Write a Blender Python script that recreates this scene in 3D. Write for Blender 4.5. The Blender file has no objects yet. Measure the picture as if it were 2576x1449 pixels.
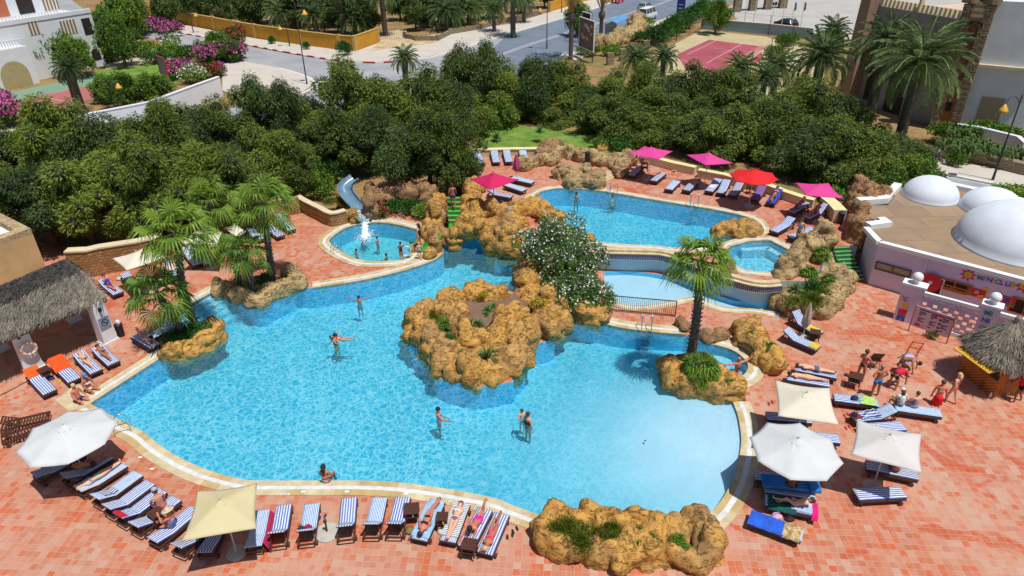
import bpy, bmesh, math, random
from mathutils import Vector, Matrix, noise
from mathutils.geometry import tessellate_polygon, delaunay_2d_cdt
SC = bpy.context.scene
COL = SC.collection
R = math.radians
rnd = random.Random(7)
CAMH = 20.0; FPX = 1740.0
cam = bpy.data.cameras.new("camera"); camo = bpy.data.objects.new("camera", cam); COL.objects.link(camo)
camo.location = (0, 0, CAMH); camo.rotation_euler = (R(60.1), R(0.77), 0)
cam.sensor_width = 36; cam.lens = 36 * FPX / 2576; cam.clip_end = 1500; cam.clip_start = 0.5
SC.camera = camo
SUNDIR = Vector((0.26, -0.24, 1.0)).normalized()      # towards the sun
world = bpy.data.worlds.new("World"); SC.world = world; world.use_nodes = True
wn = world.node_tree.nodes; wl = world.node_tree.links; wn.clear()
sky = wn.new("ShaderNodeTexSky"); sky.sky_type = 'NISHITA'; sky.sun_disc = False
sky.sun_elevation = math.asin(SUNDIR.z); sky.sun_rotation = math.atan2(SUNDIR.x, SUNDIR.y)
bg = wn.new("ShaderNodeBackground"); bg.inputs[1].default_value = 0.065
wo = wn.new("ShaderNodeOutputWorld"); wl.new(sky.outputs[0], bg.inputs[0]); wl.new(bg.outputs[0], wo.inputs[0])
sl = bpy.data.lights.new("sun", 'SUN'); sl.energy = 4.2; sl.angle = R(0.5); sl.color = (1, 0.96, 0.9)
so = bpy.data.objects.new("sun", sl); COL.objects.link(so); so.location = (10, -10, 60)
so.rotation_euler = SUNDIR.to_track_quat('Z', 'Y').to_euler()
SC.view_settings.view_transform = 'Standard'; SC.view_settings.look = 'None'
SC.view_settings.exposure = 0.0; SC.view_settings.gamma = 1.0
SC.cycles.max_bounces = 6; SC.cycles.transparent_max_bounces = 24
SC.cycles.volume_bounces = 0
CR = camo.rotation_euler.to_matrix(); CP = Vector(camo.location)
def F(rc, x, y):          # crop row/column + crop point -> picture point (2576 wide)
    if rc == 0: return (x, y)
    return (644 * (rc % 10 - 1) + x / 4, 362.25 * (rc // 10 - 1) + y / 4)
def ray(p): return CR @ Vector((p[0] - 1288, -(p[1] - 724.5), -FPX))
def G(rc, x, y, z=0.0):   # point of the horizontal plane z
    d = ray(F(rc, x, y)); t = (z - CP.z) / d.z
    return CP + d * t
def HZ(base, rc, x, y):   # height over a ground point
    d = ray(F(rc, x, y)); t = (base.x * d.x + base.y * d.y) / (d.x ** 2 + d.y ** 2)
    return CP.z + d.z * t
def V(A, B, rc, x, y, off=0.0):    # point of the vertical plane through A, B
    n = Vector((B.y - A.y, A.x - B.x, 0)).normalized()
    if n.dot(CP - A) < 0: n = -n
    d = ray(F(rc, x, y)); t = (A + n * off - CP).dot(n) / d.dot(n)
    return CP + d * t
def PT(s, z=0.0):         # "rc x y; x y; rc x y" -> points; rc carries over
    out = []; rc = 0
    for q in s.split(";"):
        v = [float(a) for a in q.split()]
        if not v: continue
        if len(v) == 3: rc = int(v[0]); v = v[1:]
        out.append(G(rc, v[0], v[1], z))
    return out
def smooth(pts, n=4, closed=False):
    out = []; N = len(pts)
    rng = range(N) if closed else range(N - 1)
    for i in rng:
        g = (lambda k: pts[k % N]) if closed else (lambda k: pts[max(0, min(N - 1, k))])
        p0, p1, p2, p3 = g(i - 1), g(i), g(i + 1), g(i + 2)
        for j in range(n):
            t = j / n
            out.append(0.5 * ((2 * p1) + (p2 - p0) * t + (2 * p0 - 5 * p1 + 4 * p2 - p3) * t * t + (3 * p1 - p0 - 3 * p2 + p3) * t ** 3))
    if not closed: out.append(pts[-1].copy())
    return out
def area(p): return 0.5 * sum(p[i - 1].x * p[i].y - p[i].x * p[i - 1].y for i in range(len(p)))
def offset(pts, d, closed=False):     # d > 0: to the right of travel
    out = []; N = len(pts)
    for i in range(N):
        a = pts[i - 1] if (i or closed) else pts[i]; b = pts[(i + 1) % N] if (i < N - 1 or closed) else pts[i]
        p = pts[i]; u = (p - a); v = (b - p); u.z = v.z = 0
        if u.length < 1e-6: u = v
        if v.length < 1e-6: v = u
        u = u.normalized(); v = v.normalized(); n = Vector(((u.y + v.y), -(u.x + v.x), 0))
        if n.length < 1e-3: n = Vector((u.y, -u.x, 0))
        n.normalize(); c = max(0.5, n.dot(Vector((u.y, -u.x, 0))))
        out.append(p + n * d / c)
    return out
def inside(p, poly):
    c = False; j = len(poly) - 1
    for i in range(len(poly)):
        a, b = poly[i], poly[j]
        if (a.y > p.y) != (b.y > p.y) and p.x < (b.x - a.x) * (p.y - a.y) / (b.y - a.y) + a.x: c = not c
        j = i
    return c
MC = {}
def lin(r, g, b):
    f = lambda c: (c / 255 / 12.92) if c / 255 <= 0.04045 else ((c / 255 + 0.055) / 1.055) ** 2.4
    return (f(r), f(g), f(b), 1)
class NT:
    def __init__(s, name):
        s.m = bpy.data.materials.new(name); s.m.use_nodes = True; s.t = s.m.node_tree; s.n = s.t.nodes
        s.b = s.n["Principled BSDF"]; s.out = s.n["Material Output"]
    def a(s, typ, ins=None, **props):
        nd = s.n.new("ShaderNode" + typ)
        for k, v in props.items(): setattr(nd, k, v)
        for k, v in (ins or {}).items(): s.c(v, nd.inputs[k])
        return nd
    def c(s, v, sock):
        if isinstance(v, bpy.types.Node): s.t.links.new(v.outputs[0], sock)
        elif isinstance(v, bpy.types.NodeSocket): s.t.links.new(v, sock)
        else: sock.default_value = v
    def math(s, op, a, b=0.0, cl=False):
        nd = s.n.new("ShaderNodeMath"); nd.operation = op; nd.use_clamp = cl; s.c(a, nd.inputs[0]); s.c(b, nd.inputs[1]); return nd
    def mix(s, f, a, b, bt='MIX'):
        nd = s.n.new("ShaderNodeMix"); nd.data_type = 'RGBA'; nd.blend_type = bt; s.c(f, nd.inputs[0]); s.c(a, nd.inputs[6]); s.c(b, nd.inputs[7]); return nd.outputs[2]
    def ramp(s, f, stops):
        nd = s.n.new("ShaderNodeValToRGB"); s.c(f, nd.inputs[0]); cr = nd.color_ramp
        while len(cr.elements) < len(stops): cr.elements.new(0.5)
        for e, (p, c) in zip(cr.elements, stops):
            e.position = p; e.color = c if len(c) == 4 else (*c, 1)
        return nd.outputs[0]
    def noise(s, sc, det=3, rough=0.55, co=None, dist=0.0):
        nd = s.n.new("ShaderNodeTexNoise"); nd.inputs['Scale'].default_value = sc; nd.inputs['Detail'].default_value = det
        nd.inputs['Roughness'].default_value = rough; nd.inputs['Distortion'].default_value = dist
        if co is not None: s.c(co, nd.inputs['Vector'])
        return nd.outputs['Fac']
    def obj(s):
        return s.n.new("ShaderNodeTexCoord").outputs['Object']
    def wpos(s):
        return s.n.new("ShaderNodeNewGeometry").outputs['Position']
    def bump(s, h, st=0.3, d=0.05):
        nd = s.n.new("ShaderNodeBump"); nd.inputs['Strength'].default_value = st; nd.inputs['Distance'].default_value = d
        s.c(h, nd.inputs['Height']); s.c(nd, s.b.inputs['Normal']); return nd
    def fin(s, col=None, rough=None):
        if col is not None: s.c(col, s.b.inputs['Base Color'])
        if rough is not None: s.c(rough, s.b.inputs['Roughness'])
        return s.m
BW = lambda v: (v, v, v, 1)
def M(name, col, rough=0.7, var=0.25, sc=6.0, bump=0.0, metal=0.0, bsc=None):
    """plain surface: rgb 0-255 with mottling"""
    key = (name, col, rough)
    if key in MC: return MC[key]
    t = NT(name); c = lin(*col); co = t.obj()
    n = t.noise(sc, 4, 0.6, co); d = tuple(x * (1 - var) for x in c[:3]) + (1,); l = tuple(min(1, x * (1 + var * .5)) for x in c[:3]) + (1,)
    colr = t.ramp(n, [(0.3, d), (0.7, l)])
    if bump: t.bump(t.noise(bsc or sc * 3, 4, 0.6, co), bump, 0.04)
    t.b.inputs['Metallic'].default_value = metal
    MC[key] = t.fin(colr, rough); return MC[key]
class MB:
    def __init__(s): s.v = []; s.f = []; s.mi = []; s.cur = 0; s.sm = []; s.smooth = False
    def add(s, vs, fs):
        o = len(s.v); s.v += [Vector(v) for v in vs]
        for f in fs: s.f.append([o + i for i in f]); s.mi.append(s.cur); s.sm.append(s.smooth)
        return s
    def box(s, c, sz, rot=None, tap=1.0):
        hx, hy, hz = sz[0] / 2, sz[1] / 2, sz[2] / 2; vs = []
        for z, k in ((-hz, 1), (hz, tap)):
            for x, y in ((-hx, -hy), (hx, -hy), (hx, hy), (-hx, hy)): vs.append(Vector((x * k, y * k, z)))
        if rot is not None:
            m = rot if isinstance(rot, Matrix) else Matrix.Rotation(rot, 3, 'Z')
            vs = [m @ v for v in vs]
        c = Vector(c)
        return s.add([c + v for v in vs], [(3, 2, 1, 0), (4, 5, 6, 7), (0, 1, 5, 4), (1, 2, 6, 5), (2, 3, 7, 6), (3, 0, 4, 7)])
    def bar(s, a, b, w, h, up=Vector((0, 0, 1))):
        a = Vector(a); b = Vector(b); d = (b - a); L = d.length; d = d / max(L, 1e-6)
        x = d.cross(up)
        if x.length < 1e-3: x = Vector((1, 0, 0))
        x.normalize(); z = x.cross(d); m = Matrix((x, d, z)).transposed()
        return s.box((a + b) / 2, (w, L, h), m)
    def tube(s, pts, r, n=8, cap=True):
        pts = [Vector(p) for p in pts]; rs = r if isinstance(r, (list, tuple)) else [r] * len(pts)
        vs = []; fs = []; ref = None
        for i, p in enumerate(pts):
            d = (pts[min(i + 1, len(pts) - 1)] - pts[max(i - 1, 0)])
            if d.length < 1e-9: d = Vector((0, 0, 1))
            d.normalize()
            if ref is None: ref = Vector((1, 0, 0)) if abs(d.x) < 0.9 else Vector((0, 1, 0))
            x = (ref - d * ref.dot(d)); x.normalize(); y = d.cross(x); ref = x
            for k in range(n):
                a = 2 * math.pi * k / n; vs.append(p + (x * math.cos(a) + y * math.sin(a)) * rs[i])
        for i in range(len(pts) - 1):
            for k in range(n): fs.append((i * n + k, i * n + (k + 1) % n, (i + 1) * n + (k + 1) % n, (i + 1) * n + k))
        if cap: fs.append(tuple(range(n))[::-1]); fs.append(tuple((len(pts) - 1) * n + k for k in range(n)))
        return s.add(vs, fs)
    def lathe(s, prof, c=(0, 0, 0), n=16, sx=1, sy=1, a0=0.0):
        c = Vector(c); vs = []; fs = []
        for (r, z) in prof:
            for k in range(n):
                a = 2 * math.pi * k / n + a0; vs.append(c + Vector((r * math.cos(a) * sx, r * math.sin(a) * sy, z)))
        for i in range(len(prof) - 1):
            for k in range(n): fs.append((i * n + k, i * n + (k + 1) % n, (i + 1) * n + (k + 1) % n, (i + 1) * n + k))
        if prof[0][0] > 1e-4: fs.append(tuple(range(n))[::-1])
        if prof[-1][0] > 1e-4: fs.append(tuple((len(prof) - 1) * n + k for k in range(n)))
        return s.add(vs, fs)
    def ell(s, c, r, n=10, m=6, rot=None):
        r = r if isinstance(r, (tuple, list)) else (r, r, r); c = Vector(c); vs = []; fs = []
        for i in range(m + 1):
            t = math.pi * i / m
            for k in range(n):
                a = 2 * math.pi * k / n; v = Vector((r[0] * math.sin(t) * math.cos(a), r[1] * math.sin(t) * math.sin(a), -r[2] * math.cos(t)))
                if rot is not None: v = rot @ v
                vs.append(c + v)
        for i in range(m):
            for k in range(n): fs.append((i * n + k, i * n + (k + 1) % n, (i + 1) * n + (k + 1) % n, (i + 1) * n + k))
        return s.add(vs, fs)
    def prism(s, poly, z0, z1, top=True, bottom=True):
        p = [Vector((q.x, q.y, 0)) for q in poly]
        if area(p) < 0: p = p[::-1]
        n = len(p); vs = [Vector((q.x, q.y, z0)) for q in p] + [Vector((q.x, q.y, z1)) for q in p]
        fs = [(i, (i + 1) % n, n + (i + 1) % n, n + i) for i in range(n)]
        if top or bottom:
            for t in tessellate_polygon([p]):
                t = list(t); a, b, c = (p[i] for i in t)
                if (b - a).cross(c - a).z < 0: t = t[::-1]
                if top: fs.append(tuple(n + i for i in t))
                if bottom: fs.append(tuple(t[::-1]))
        return s.add(vs, fs)
    def sheet(s, loops, z):
        loops = [[Vector((q.x, q.y, 0)) for q in l] for l in loops]; allv = [q for l in loops for q in l]
        fs = []
        for t in tessellate_polygon(loops):
            t = list(t); a, b, c = (allv[i] for i in t)
            if (b - a).cross(c - a).z < 0: t = t[::-1]
            fs.append(t)
        return s.add([Vector((q.x, q.y, z)) for q in allv], fs)
    def ribbon(s, a, b, za=None, zb=None):     # strip between two polylines
        n = len(a); vs = []
        for p in a: vs.append(Vector((p.x, p.y, p.z if za is None else za)))
        for p in b: vs.append(Vector((p.x, p.y, p.z if zb is None else zb)))
        return s.add(vs, [(i, i + 1, n + i + 1, n + i) for i in range(n - 1)])
    def quad(s, a, b, c, d): return s.add([a, b, c, d], [(0, 1, 2, 3)])
    def mesh(s, name):
        me = bpy.data.meshes.new(name); me.from_pydata([tuple(v) for v in s.v], [], s.f)
        me.polygons.foreach_set('material_index', s.mi); me.polygons.foreach_set('use_smooth', s.sm); me.update(); return me
    def build(s, name, mat, parent=None, origin=None, smooth=None):
        """origin: the vertices are world points; store them relative to it"""
        if origin is None and parent is not None and getattr(s, 'world', False): origin = parent.location if parent.parent is None else parent.parent.location
        if origin is not None: s.v = [v - Vector(origin) for v in s.v]
        if smooth is not None: s.sm = [smooth] * len(s.f)
        me = s.mesh(name)
        for m in (mat if isinstance(mat, (list, tuple)) else [mat]): me.materials.append(m)
        o = bpy.data.objects.new(name, me); COL.objects.link(o)
        if parent is not None: o.parent = parent
        elif origin is not None: o.location = origin
        return o
def WB():
    m = MB(); m.world = True; return m
def tag(o, label=None, cat=None, group=None, kind=None):
    if label: o['label'] = label
    if cat: o['category'] = cat
    if group: o['group'] = group
    if kind: o['kind'] = kind
    return o
def thing(name, label, cat, loc=(0, 0, 0), rz=0.0, group=None):
    o = bpy.data.objects.new(name, None); COL.objects.link(o); o.location = loc; o.rotation_euler = (0, 0, rz)
    o.empty_display_size = 0.3
    return tag(o, label, cat, group)
def struct(name, mb, mat, **k):
    o = mb.build(name, mat, **k); o['kind'] = 'structure'; return o
def kids(o): return [c for c in bpy.data.objects if c.parent == o]
KID = {}
def dup(root, loc, rz=0.0, label=None, group=None, scale=None):
    if root.name not in KID: KID[root.name] = [(c, kids(c)) for c in kids(root)]
    r = root.copy(); COL.objects.link(r); r.location = loc; r.rotation_euler = (0, 0, rz)
    if label: r['label'] = label
    if group: r['group'] = group
    if scale: r.scale = scale if isinstance(scale, (tuple, list)) else (scale,) * 3
    for c, gs in KID[root.name]:
        d = c.copy(); COL.objects.link(d); d.parent = r
        for g in gs:
            e = g.copy(); COL.objects.link(e); e.parent = d
    return r
def tile_mat(name, rot=0.0, pink=0.0):
    t = NT(name); w = t.wpos()
    mp = t.a("Mapping", {'Vector': w}); mp.inputs['Rotation'].default_value = (0, 0, rot)
    nz = t.a("TexNoise"); nz.inputs['Scale'].default_value = 1.6; t.c(mp, nz.inputs['Vector'])
    wob = t.a("VectorMath", operation='SCALE'); t.c(nz.outputs['Color'], wob.inputs[0]); wob.inputs['Scale'].default_value = 0.05
    ad = t.a("VectorMath", operation='ADD'); t.c(mp, ad.inputs[0]); t.c(wob, ad.inputs[1])
    def br(sc, c1, c2, mo):
        b = t.a("TexBrick"); b.offset = 0.0; b.squash = 1.0; t.c(ad, b.inputs['Vector'])
        b.inputs['Scale'].default_value = 1.0; b.inputs['Brick Width'].default_value = sc; b.inputs['Row Height'].default_value = sc
        b.inputs['Mortar Size'].default_value = 0.012; b.inputs['Mortar Smooth'].default_value = 0.3; b.inputs['Bias'].default_value = 0
        b.inputs['Color1'].default_value = c1; b.inputs['Color2'].default_value = c2; b.inputs['Mortar'].default_value = mo; return b
    b1 = br(0.26, BW(0), BW(1), BW(.5))
    tc = t.ramp(b1.outputs['Color'], [(0.0, lin(176, 96, 68)), (0.3, lin(184, 114, 86)), (0.7, lin(190, 124, 96)), (1.0, lin(194, 140, 114))])
    n1 = t.noise(0.22, 4, 0.6, w); tc = t.mix(t.ramp(n1, [(0.42, BW(0)), (0.6, BW(.7))]), tc, lin(196, 152, 130))
    n2 = t.noise(0.5, 5, 0.7, w)
    vor = t.a("TexWhiteNoise", noise_dimensions='3D')
    sn = t.a("VectorMath", operation='SNAP'); t.c(ad, sn.inputs[0]); sn.inputs[1].default_value = (0.26, 0.26, 50); t.c(sn, vor.inputs['Vector'])
    f = t.math('ADD', t.math('MULTIPLY', vor.outputs['Value'], 0.36), t.math('MULTIPLY', n2, 1.2))
    wet = t.ramp(f, [(0.87, BW(0)), (0.97, BW(1))]); spots = t.ramp(t.noise(7, 3, .6, w), [(0.35, BW(.25)), (0.6, BW(1))])
    tc = t.mix(t.math('MULTIPLY', wet, spots), tc, lin(196, 92, 46))
    cl = t.noise(.9, 3, .6, sn); cl2 = t.math('ADD', t.math('MULTIPLY', cl, .8), t.math('MULTIPLY', vor.outputs['Value'], .25))
    tc = t.mix(t.ramp(cl2, [(.36, BW(.8)), (.46, BW(0))]), tc, lin(192, 158, 138)); tc = t.mix(t.ramp(cl2, [(.60, BW(0)), (.68, BW(.6))]), tc, lin(196, 104, 64))
    puddle = t.ramp(t.noise(0.33, 3, .5, w, 1.2), [(0.62, BW(0)), (0.67, BW(.75))]); tc = t.mix(puddle, tc, lin(190, 82, 46))
    tc = t.mix(t.ramp(t.noise(22, 4, .7, w), [(0.3, BW(.35)), (0.5, BW(0))]), tc, lin(150, 92, 72))
    tc = t.mix(t.math('MULTIPLY', b1.outputs['Fac'], 0.42), tc, lin(210, 168, 146))
    t.bump(t.math('ADD', t.math('MULTIPLY', b1.outputs['Fac'], -0.6), t.noise(14, 4, .6, w)), 0.3, 0.02)
    return t.fin(tc, t.ramp(puddle, [(0, BW(.62)), (1, BW(.25))]))
M_TILE = tile_mat("terracotta_tiles", R(4))
M_TILE2 = tile_mat("terrace_tiles", R(-14))
def stone_mat(name, col, col2, sc=1.0, bumps=0.6):
    t = NT(name); co = t.wpos(); n = t.noise(sc * 1.3, 6, 0.65, co, .3); n2 = t.noise(sc * 7, 5, .7, co)
    c = t.ramp(n, [(0.3, lin(*col2)), (0.5, lin(*col)), (0.75, lin(*[min(255, v * 1.1) for v in col]))])
    c = t.mix(t.ramp(n2, [(0.34, BW(.75)), (0.5, BW(0))]), c, lin(*[v * .55 for v in col2]))
    c = t.mix(t.ramp(t.noise(sc * .45, 3, .6, co), [(.48, BW(0)), (.66, BW(.6))]), c, lin(150, 122, 92))
    mp = t.a("Mapping", {'Vector': co}); mp.inputs['Scale'].default_value = (1, 1, 3.2); mp.inputs['Rotation'].default_value = (.35, .25, 0)
    st = t.noise(sc * 2.2, 4, .6, mp, 1.2); c = t.mix(t.ramp(st, [(.36, BW(.7)), (.42, BW(.0))]), c, lin(*[v * .6 for v in col2]))
    n2 = t.math('ADD', t.math('MULTIPLY', n2, .6), t.ramp(st, [(.34, BW(0)), (.46, BW(1))]))
    h = n2
    t.bump(h, bumps, 0.16); return t.fin(c, 0.9)
M_ROCK = stone_mat("ochre_rock", (204, 156, 78), (172, 118, 54), 1.0, 0.8)
M_ROCK2 = stone_mat("pale_rock", (186, 160, 112), (140, 112, 76), 1.0, 0.8)
M_ROCKG = stone_mat("brown_rock", (168, 128, 88), (122, 90, 62), 1.2, 0.7)
def wallstone_mat(name, c1, c2, mo, bw=0.35, rh=0.18, col=None):
    t = NT(name); co = t.obj()
    sp = t.a("SeparateXYZ", {'Vector': co}); cb = t.a("CombineXYZ"); t.c(t.math('ADD', sp.outputs[0], t.math('MULTIPLY', sp.outputs[1], 0.8)), cb.inputs[0]); t.c(sp.outputs[2], cb.inputs[1])
    nz = t.a("TexNoise"); nz.inputs['Scale'].default_value = 3; t.c(co, nz.inputs['Vector'])
    wob = t.a("VectorMath", operation='SCALE'); t.c(nz.outputs['Color'], wob.inputs[0]); wob.inputs['Scale'].default_value = 0.12
    ad = t.a("VectorMath", operation='ADD'); t.c(cb, ad.inputs[0]); t.c(wob, ad.inputs[1])
    b = t.a("TexBrick"); t.c(ad, b.inputs['Vector']); b.inputs['Scale'].default_value = 1; b.inputs['Brick Width'].default_value = bw; b.inputs['Row Height'].default_value = rh
    b.inputs['Mortar Size'].default_value = 0.02; b.inputs['Mortar Smooth'].default_value = .2
    b.inputs['Color1'].default_value = lin(*c1); b.inputs['Color2'].default_value = lin(*c2); b.inputs['Mortar'].default_value = lin(*mo)
    c = t.mix(t.ramp(t.noise(5, 5, .7, co), [(0.3, BW(.5)), (0.6, BW(0))]), b.outputs[0], lin(*[v * .7 for v in c2]))
    t.bump(t.math('ADD', t.math('MULTIPLY', b.outputs['Fac'], -1.0), t.noise(12, 4, .6, co)), .7, .06); return t.fin(c, .9)
M_SWALL = wallstone_mat("stone_wall", (190, 148, 96), (160, 116, 70), (120, 92, 66))
M_QUOIN = wallstone_mat("rough_stone", (176, 160, 132), (140, 122, 96), (104, 92, 78), .3, .22)
M_PLASTER = M("cream_plaster", (214, 200, 166), .85, .12, 1.5, .15)
M_WHITE = M("white_paint", (226, 228, 232), .7, .06, 1.2, .1)
M_WHITEW = M("white_render", (218, 225, 236), .8, .12, .6, .12)
M_TAN = M("tan_plaster", (206, 172, 122), .9, .18, .9, .2)
M_COPE = M("beige_coping", (204, 188, 152), .8, .26, 2.2, .2)
M_COPE2 = M("ochre_coping", (192, 166, 116), .8, .22, 2.2, .2)
def grate_mat():
    t = NT("white_grating"); w = t.noise(3, 2, .5, t.wpos()); wv = t.a("TexWave", {'Vector': t.wpos()}); wv.inputs['Scale'].default_value = 9; wv.inputs['Distortion'].default_value = .4
    c = t.mix(t.ramp(wv.outputs[0], [(0.3, BW(.22)), (0.5, BW(0))]), t.ramp(w, [(0.3, lin(206, 208, 206)), (0.7, lin(232, 234, 234))]), lin(150, 154, 156)); t.bump(wv.outputs[0], .3, .02); return t.fin(c, .6)
M_GRATE = grate_mat()
M_DIRT = None
def ground_mat():
    t = NT("dry_ground"); w = t.wpos(); c = t.ramp(t.noise(.12, 6, .65, w), [(0.3, lin(120, 92, 60)), (0.5, lin(166, 132, 86)), (0.62, lin(104, 108, 56)), (0.8, lin(180, 148, 102))])
    c = t.mix(t.ramp(t.noise(3, 5, .7, w), [(.4, BW(.4)), (.6, BW(0))]), c, lin(74, 72, 40)); t.bump(t.noise(5, 5, .7, w), .5, .1); return t.fin(c, .95)
M_DIRT = ground_mat()
def grass_mat():
    t = NT("lawn_grass"); w = t.wpos(); c = t.ramp(t.noise(.8, 6, .7, w), [(0.3, lin(66, 96, 34)), (0.5, lin(104, 138, 48)), (0.75, lin(150, 156, 84))])
    t.bump(t.noise(30, 3, .7, w), .6, .05); return t.fin(c, .95)
M_GRASS = grass_mat()
M_ASPH = M("asphalt", (112, 124, 140), .85, .22, .35, .15, bsc=30)
M_ASPH2 = M("worn_asphalt", (158, 160, 164), .85, .2, .25, .15, bsc=30)
M_PAVE = M("pavement", (196, 188, 178), .85, .1, .5, .15, bsc=20)
M_GRAVEL = M("gravel_yard", (178, 176, 172), .9, .14, .25, .3, bsc=12)
def pooltile(name, c1, c2, sc=.25):
    t = NT(name); co = t.wpos(); n = t.noise(.5, 3, .5, co); c = t.ramp(n, [(.3, lin(*c1)), (.7, lin(*c2))]); return t.fin(c, .4)
M_PFLOOR = pooltile("pool_floor_tiles", (198, 210, 226), (208, 220, 234))
M_PFLOORB = pooltile("blue_pool_floor", (104, 198, 230), (122, 210, 238))
M_PWALL = pooltile("pool_wall_tiles", (96, 190, 232), (110, 202, 238))
M_PALE = pooltile("pale_pool_wall", (160, 196, 214), (178, 208, 222))
def water_mat(name, absorb, dens, cell=3.2, amt=0.55, calm=None):
    """rippled water: clear surface, caustic light net painted into its colour, body absorbs red"""
    t = NT(name); t.n.remove(t.b); w = t.wpos()
    nz = t.a("TexNoise"); nz.inputs['Scale'].default_value = cell * .55; nz.inputs['Detail'].default_value = 2; t.c(w, nz.inputs['Vector'])
    sub = t.a("VectorMath", operation='SUBTRACT'); t.c(nz.outputs['Color'], sub.inputs[0]); sub.inputs[1].default_value = (.5, .5, .5)
    scl = t.a("VectorMath", operation='SCALE'); t.c(sub, scl.inputs[0]); scl.inputs['Scale'].default_value = 1.1 / cell * 1.6
    ad = t.a("VectorMath", operation='ADD'); t.c(w, ad.inputs[0]); t.c(scl, ad.inputs[1])
    flat = t.a("VectorMath", operation='MULTIPLY'); t.c(ad, flat.inputs[0]); flat.inputs[1].default_value = (1, 1, 0)
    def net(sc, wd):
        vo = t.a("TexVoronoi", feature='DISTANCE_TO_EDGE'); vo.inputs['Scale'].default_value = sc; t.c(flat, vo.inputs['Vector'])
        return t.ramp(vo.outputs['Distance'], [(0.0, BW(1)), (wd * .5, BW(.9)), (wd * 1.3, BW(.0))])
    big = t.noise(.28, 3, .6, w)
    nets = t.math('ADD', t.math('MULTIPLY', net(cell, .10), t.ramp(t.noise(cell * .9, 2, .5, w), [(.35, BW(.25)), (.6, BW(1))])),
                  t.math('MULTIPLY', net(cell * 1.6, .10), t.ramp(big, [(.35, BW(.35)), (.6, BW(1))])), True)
    mixc = lambda c: 1 - (1 - c) * amt
    dk = (mixc(.30), mixc(.76), mixc(.86), 1)
    if calm is not None:
        sx = t.a("VectorMath", operation='DISTANCE'); t.c(w, sx.inputs[0]); sx.inputs[1].default_value = calm[0]
        k = t.ramp(t.math('DIVIDE', sx.outputs['Value'], calm[1]), [(calm[2], BW(calm[3])), (1.0, BW(1))])
        nets = t.math('MULTIPLY', nets, k)
        col0 = t.mix(k, BW(.97), dk)
    else: col0 = dk
    col = t.mix(nets, col0, BW(1))  # caustic light lines painted into the surface tint
    tr = t.a("BsdfTransparent"); t.c(col, tr.inputs[0])
    gl = t.a("BsdfGlossy"); gl.inputs['Roughness'].default_value = .04
    bp = t.a("Bump"); bp.inputs['Strength'].default_value = .35; bp.inputs['Distance'].default_value = .05
    t.c(t.math('ADD', t.noise(cell * 1.4, 3, .6, w), t.math('MULTIPLY', nets, .25)), bp.inputs['Height']); t.c(bp, gl.inputs['Normal'])
    lw = t.a("Fresnel"); lw.inputs['IOR'].default_value = 1.2; t.c(bp, lw.inputs['Normal'])
    mx = t.a("MixShader"); t.c(lw, mx.inputs[0]); t.c(tr, mx.inputs[1]); t.c(gl, mx.inputs[2]); df = t.a("BsdfDiffuse"); t.c(t.mix(nets, (.05, .50, .72, 1), (.5, .9, .96, 1)), df.inputs[0]); m2 = t.a("MixShader")  # same caustic lines painted into the diffuse share
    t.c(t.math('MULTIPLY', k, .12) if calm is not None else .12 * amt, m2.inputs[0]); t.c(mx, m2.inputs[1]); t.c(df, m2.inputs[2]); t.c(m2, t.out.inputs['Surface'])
    if dens:
        va = t.a("VolumeAbsorption"); va.inputs['Color'].default_value = absorb; va.inputs['Density'].default_value = dens; t.c(va, t.out.inputs['Volume'])
    return t.m
SEC = [  # (coping?, outline piece) of the big pool, clockwise in the photo
 (1, "31 905 1165;31 1640 690;31 1690 480;31 1760 250;31 2190 15"),
 (0, "31 2190 15;31 2400 100;32 0 190;32 200 100;32 410 5"),
 (1, "22 570 1449;22 1000 1385;22 1300 1322;22 1600 1240;22 1800 1165;22 1885 1100"),
 (0, "22 1885 1050;22 1920 960;22 2350 960;22 2400 1110;22 2576 1110;23 110 1110;23 200 1250;32 2540 140;32 2100 180;32 1850 260;32 1600 400;32 1545 560;32 1700 640;32 1800 700;32 1790 850;32 1900 930;32 2100 975;32 2260 990;32 2576 940;33 0 905;33 120 790;33 165 600;33 210 560;33 340 540;33 430 480;33 470 262;33 700 330;33 885 350"),
 (1, "33 885 350;33 1100 403;33 1400 442;33 1740 470"),
 (0, "33 1740 470;33 1870 530;33 2040 575"),
 (1, "33 2040 575;33 2200 620;33 2310 690;33 2372 780;33 2355 850;33 2290 900;33 2200 925"),
 (0, "33 2200 925;33 2110 890;33 1990 760;33 1850 700;33 1620 755;33 1545 850;33 1590 960;33 1700 1020;33 1830 1050;33 2000 1110;33 2220 1145"),
 (1, "33 2220 1145;33 2270 1280;33 2300 1449;43 2305 110;43 2290 230;43 2240 430;43 2150 620;43 2050 760;43 1920 890"),
 (0, "43 1920 900;43 1640 1010;43 1300 970;43 900 960;43 600 940;43 400 900"),
 (1, "43 390 890;43 200 810;43 0 740;42 2400 668;42 2000 590;42 1600 530;42 1300 502;42 950 492;42 400 493;41 2576 492;41 2400 470;41 2200 420;41 2000 350;41 1800 255;41 1600 130;41 1440 0;31 1200 1330;31 905 1165"),
]
def build_outline(secs, z=0.0):
    out = []; pieces = []
    for cp, s in secs:
        p = PT(s, z); p = smooth(p, 4) if (len(p) > 3 and not s.startswith("31 905")) else p
        pieces.append((cp, p)); out += [q for q in p if not out or (q - out[-1]).length > 0.03]
    if (out[0] - out[-1]).length < 0.03: out.pop()
    return out, pieces
MAINP, MAINPC = build_outline(SEC)
SLIDEP = smooth(PT("22 740 990;800 910;950 830;1160 792;1350 803;1550 845;1700 900;1680 1000;1580 1090;1480 1160;1300 1182;1100 1180;960 1140;840 1075"), 3, True)
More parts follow.
